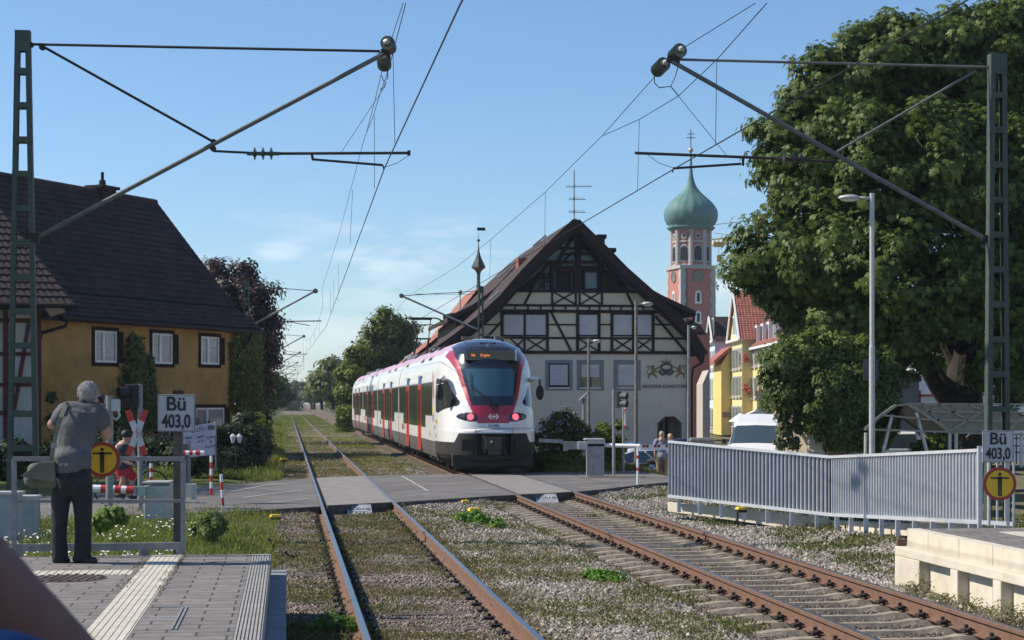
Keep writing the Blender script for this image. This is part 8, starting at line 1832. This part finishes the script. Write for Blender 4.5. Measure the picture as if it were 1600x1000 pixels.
# the near photographer: blurred bare arm at the lower left corner
na = thing('person', 'blurred bare arm and blue shirt of someone very close at the lower left corner', 'person', (-.75, 1.25, .5), 0)
q = lambda x, y, Y=1.35: P(x, y, Y)
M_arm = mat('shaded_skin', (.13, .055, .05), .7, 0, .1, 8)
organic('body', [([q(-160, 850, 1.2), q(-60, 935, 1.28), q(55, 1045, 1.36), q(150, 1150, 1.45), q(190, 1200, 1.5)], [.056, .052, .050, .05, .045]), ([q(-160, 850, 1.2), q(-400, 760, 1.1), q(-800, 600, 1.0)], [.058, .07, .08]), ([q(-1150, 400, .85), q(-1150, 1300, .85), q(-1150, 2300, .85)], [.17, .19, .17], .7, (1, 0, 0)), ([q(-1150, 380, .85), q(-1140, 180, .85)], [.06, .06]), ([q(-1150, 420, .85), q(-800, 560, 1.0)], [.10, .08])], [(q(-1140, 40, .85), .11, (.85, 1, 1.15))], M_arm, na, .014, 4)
organic('shirt', [([q(95, 1075, 1.20), q(-40, 1050, 1.20), q(-300, 1150, 1.0)], [.034, .036, .08]), ([q(-1150, 500, .85), q(-1150, 1400, .85), q(-1150, 2300, .85)], [.20, .22, .20], .75, (1, 0, 0))], [], mat('blue_check_shirt', (.012, .04, .14), .8, 0, .3, 25, col2=(.05, .12, .28)), na, .014, 4)
organic('trousers', [([Vector((-.72, .85, .85)), Vector((-.72, .85, 1.05))], [.19, .19], .75, (1, 0, 0)), ([Vector((-.82, .85, .9)), Vector((-.82, .85, .05 + PZ))], [.10, .07]), ([Vector((-.62, .85, .9)), Vector((-.62, .85, .05 + PZ))], [.10, .07])], [], M_jean, na, .016, 3)

# ------------------------------------------------------------------ vehicles
def vehicle(name, label, cat, pos, rot, L_, W_, st, paint, lamp_rear=True, wheels=(.2, .8), wr=.32, group=None):
    """st: stations (f along length 0 rear..1 front, z_bottom, z_belt, z_roof, half width belt, half width roof)"""
    t = thing(name, label, cat, pos, rot, group); V_ = []; F_ = []; mi = []; n = 13
    for (f, zb, zs, zr, wb, w_) in st:
        x = (f - .5) * L_; h = W_ / 2
        half = [(h * wb * .92, zb), (h * wb, zb + (zs - zb) * .35), (h * wb * .985, zs - .04), (h * wb * .96, zs), (h * w_, zr - .07), (h * w_ * .86, zr), (0, zr + .02)]
        ring = [(x, -y, z) for y, z in half] + [(x, y, z) for y, z in half[::-1][1:]]; V_ += ring
    for i in range(len(st) - 1):
        for k in range(n - 1):
            a = i * n + k; F_.append((a, a + n, a + n + 1, a + 1)); side = k in (3, 8); top = k in (4, 5, 6, 7)
            cab = st[i][3] - st[i][2] > .25 and st[i + 1][3] - st[i + 1][2] > .25; slope = abs(st[i][3] - st[i + 1][3]) > .18 and (st[i][3] - st[i][2] > .25 or st[i + 1][3] - st[i + 1][2] > .25)
            vn = 'van' in cat; mi.append(1 if (side and cab and (not vn or st[i][0] > .45)) or (slope and top and (not vn or st[i][0] > .68)) else 0)
        F_.append((i * n, i * n + n - 1, (i + 1) * n + n - 1, (i + 1) * n)); mi.append(2)
    F_.append(tuple(range(n))); mi.append(0); F_.append(tuple((len(st) - 1) * n + k for k in range(n))[::-1]); mi.append(0)
    npmesh('body', np.array(V_), F_, [paint, mat('vehicle_glass', (.05, .075, .09), .08, 0, .1, 1, spec=.9), M_tdark], t, local=True, mi=mi, smooth=False)
    for f in wheels:
        for s_ in (-1, 1):
            mb = MB(); Mx = Matrix.Rotation(R(90) * s_, 3, 'X'); c = ((f - .5) * L_, -s_ * (W_ / 2 - .16), wr); mb.lathe(c, [(wr, -.1), (wr, .12), (wr * .9, .17), (wr * .62, .17)], 20, 0, Mx); w = mb.build('wheel', M_black, t, local=True)
            mb = MB(); mb.lathe(c, [(wr * .62, .16), (wr * .5, .13), (wr * .15, .17), (0, .17)], 10, 0, Mx); mb.build('rim', M_galv, w, local=True)
    for s_ in (-1, 1):
        if lamp_rear: mb = MB(); mb.box((-L_ / 2 + .04, s_ * W_ * .40, st[1][2] - .12), (.12, W_ * .18, .14)); mb.build('tail_light', mat('tail_light_red', (.45, .02, .02), .2), t, local=True)
        mb = MB(); mb.box((L_ / 2 - .05, s_ * W_ * .38, st[-2][2] - .10), (.14, W_ * .16, .13)); mb.build('headlight', mat('headlight_glass', (.45, .47, .5), .1, .3), t, local=True)
        mb = MB(); f_ = [q_ for q_ in st if q_[3] - q_[2] > .25][-1]; mb.box(((f_[0] - .5) * L_, s_ * (W_ / 2 + .10), f_[2] + .10), (.12, .18, .16)); mb.build('mirror', M_black, t, local=True, bevel=.02)
    mb = MB(); mb.box((-L_ / 2 - .01, 0, st[0][1] + .32), (.02, .5, .11)); mb.build('number_plate', M_signw, t, local=True)
    return t
HATCH = [(0, .38, .80, .84, .82, .80), (.02, .28, .92, .98, .93, .8), (.10, .22, .95, 1.32, .98, .70), (.22, .20, .94, 1.45, 1.0, .72), (.55, .20, .92, 1.47, 1.0, .72), (.74, .20, .92, .98, 1.0, .85), (.93, .24, .78, .82, .93, .82), (1, .34, .62, .66, .78, .7)]
VAN = [(0, .35, 1.05, 2.30, .93, .80), (.03, .28, 1.1, 2.42, .98, .84), (.30, .25, 1.1, 2.50, 1.0, .84), (.50, .25, 1.30, 2.50, 1.0, .82), (.66, .25, 1.46, 2.24, 1.0, .80), (.70, .25, 1.48, 2.12, 1.0, .78), (.84, .25, 1.46, 1.52, .98, .86), (.97, .28, .92, .98, .90, .8), (1, .4, .70, .74, .78, .7)]
M_vw = mat('van_white', (.76, .77, .78), .3, 0, .03, 2, coat=.5)
vx = P(1186, 705, 62); van = vehicle('white_van', 'white van facing the railway behind the right fence', 'van', (vx.x, vx.y, -.85), R(-103), 5.3, 2.0, VAN, M_vw, wheels=(.2, .82))
mb = MB(); mb.tube([(1.98, -.6, 1.24), (1.85, -.1, 1.30)], .012, 5); mb.tube([(1.98, .1, 1.24), (1.85, .6, 1.30)], .012, 5); mb.build('wiper', M_black, van, local=True)
c = P(1006, 748, 69); vehicle('white_hatchback', 'white hatchback parked beyond the right barrier with red tail lamp', 'car', (c.x, c.y, gzf(c.x, c.y)), R(38), 4.1, 1.75, HATCH, M_vw)
c = P(980, 738, 78); vehicle('blue_car', 'bright blue car mostly hidden behind the white hatchback', 'car', (c.x + .3, c.y + 2.2, gzf(c.x, c.y)), R(80), 3.9, 1.6, HATCH, mat('bright_blue_paint', (.02, .22, .42), .3, coat=.5))
c = P(1084, 700, 88); vehicle('dark_blue_car', 'dark blue car beside the arch and downpipe of the bakery', 'car', (c.x, c.y, gzf(c.x, c.y)), R(20), 4.2, 1.75, HATCH, mat('navy_paint', (.012, .02, .045), .25, coat=.5))
c = P(1410, 715, 58); vehicle('white_parked_car', 'white car roof showing behind the bicycle shelter', 'car', (c.x, c.y, -.35), R(8), 4.3, 1.8, HATCH, M_vw)
mt_ = thing('motorcycle', 'black and chrome motorcycle parked beside the couple', 'motorcycle', P(1018, 748, 63.5), 0)
q = lambda x, y, dy=0: P(x, y, 63.5 + dy)
for (x, y) in ((1007, 738), (1032, 738)): mb = MB(); mb.lathe(q(x, y), [(.30, -.06), (.32, 0), (.30, .06), (.2, .03), (.08, .05), (0, .05)], 18, 0, Matrix.Rotation(R(90), 3, 'X')); mb.build('wheel', M_black, mt_)
mb = MB(); mb.sphere(q(1019, 731), .22, 10, 0, (1.1, .7, .9)); mb.tube([q(1032, 738), q(1028, 718)], .03, 6); mb.tube([q(1010, 741, -.15), q(1024, 739, -.18)], .05, 8); mb.sphere(q(1014, 735, -.1), .12, 8); mb.sphere(q(1024, 733, -.1), .12, 8); mb.sphere(q(1029, 719, -.05), .1, 8); mb.build('engine', mat('chrome', (.6, .6, .62), .15, 1.0), mt_)
mb = MB(); mb.sphere(q(1021, 722), .2, 10, 0, (1.4, .7, .7)); mb.sphere(q(1010, 726), .2, 10, 0, (1.5, .6, .4)); mb.tube([q(1024, 716, -.3), q(1027, 713), q(1024, 716, .3)], .02, 6); mb.build('tank_and_saddle', M_black, mt_)

# ------------------------------------------------------------------ thin summer haze
mb = MB(); mb.box((0, 960, 38), (2200, 2080, 82))
hz = mb.build('haze', [], None); tag(hz, kind='stuff')
hm = bpy.data.materials.new('haze_air'); hm.use_nodes = True; hn = hm.node_tree.nodes; hn.remove(hn['Principled BSDF'])
pv = hn.new('ShaderNodeVolumePrincipled'); pv.inputs['Density'].default_value = 0.00018; pv.inputs['Color'].default_value = (.72, .84, 1.0, 1); pv.inputs['Anisotropy'].default_value = 0.2
hm.node_tree.links.new(pv.outputs[0], hn['Material Output'].inputs['Volume']); hz.data.materials.append(hm)
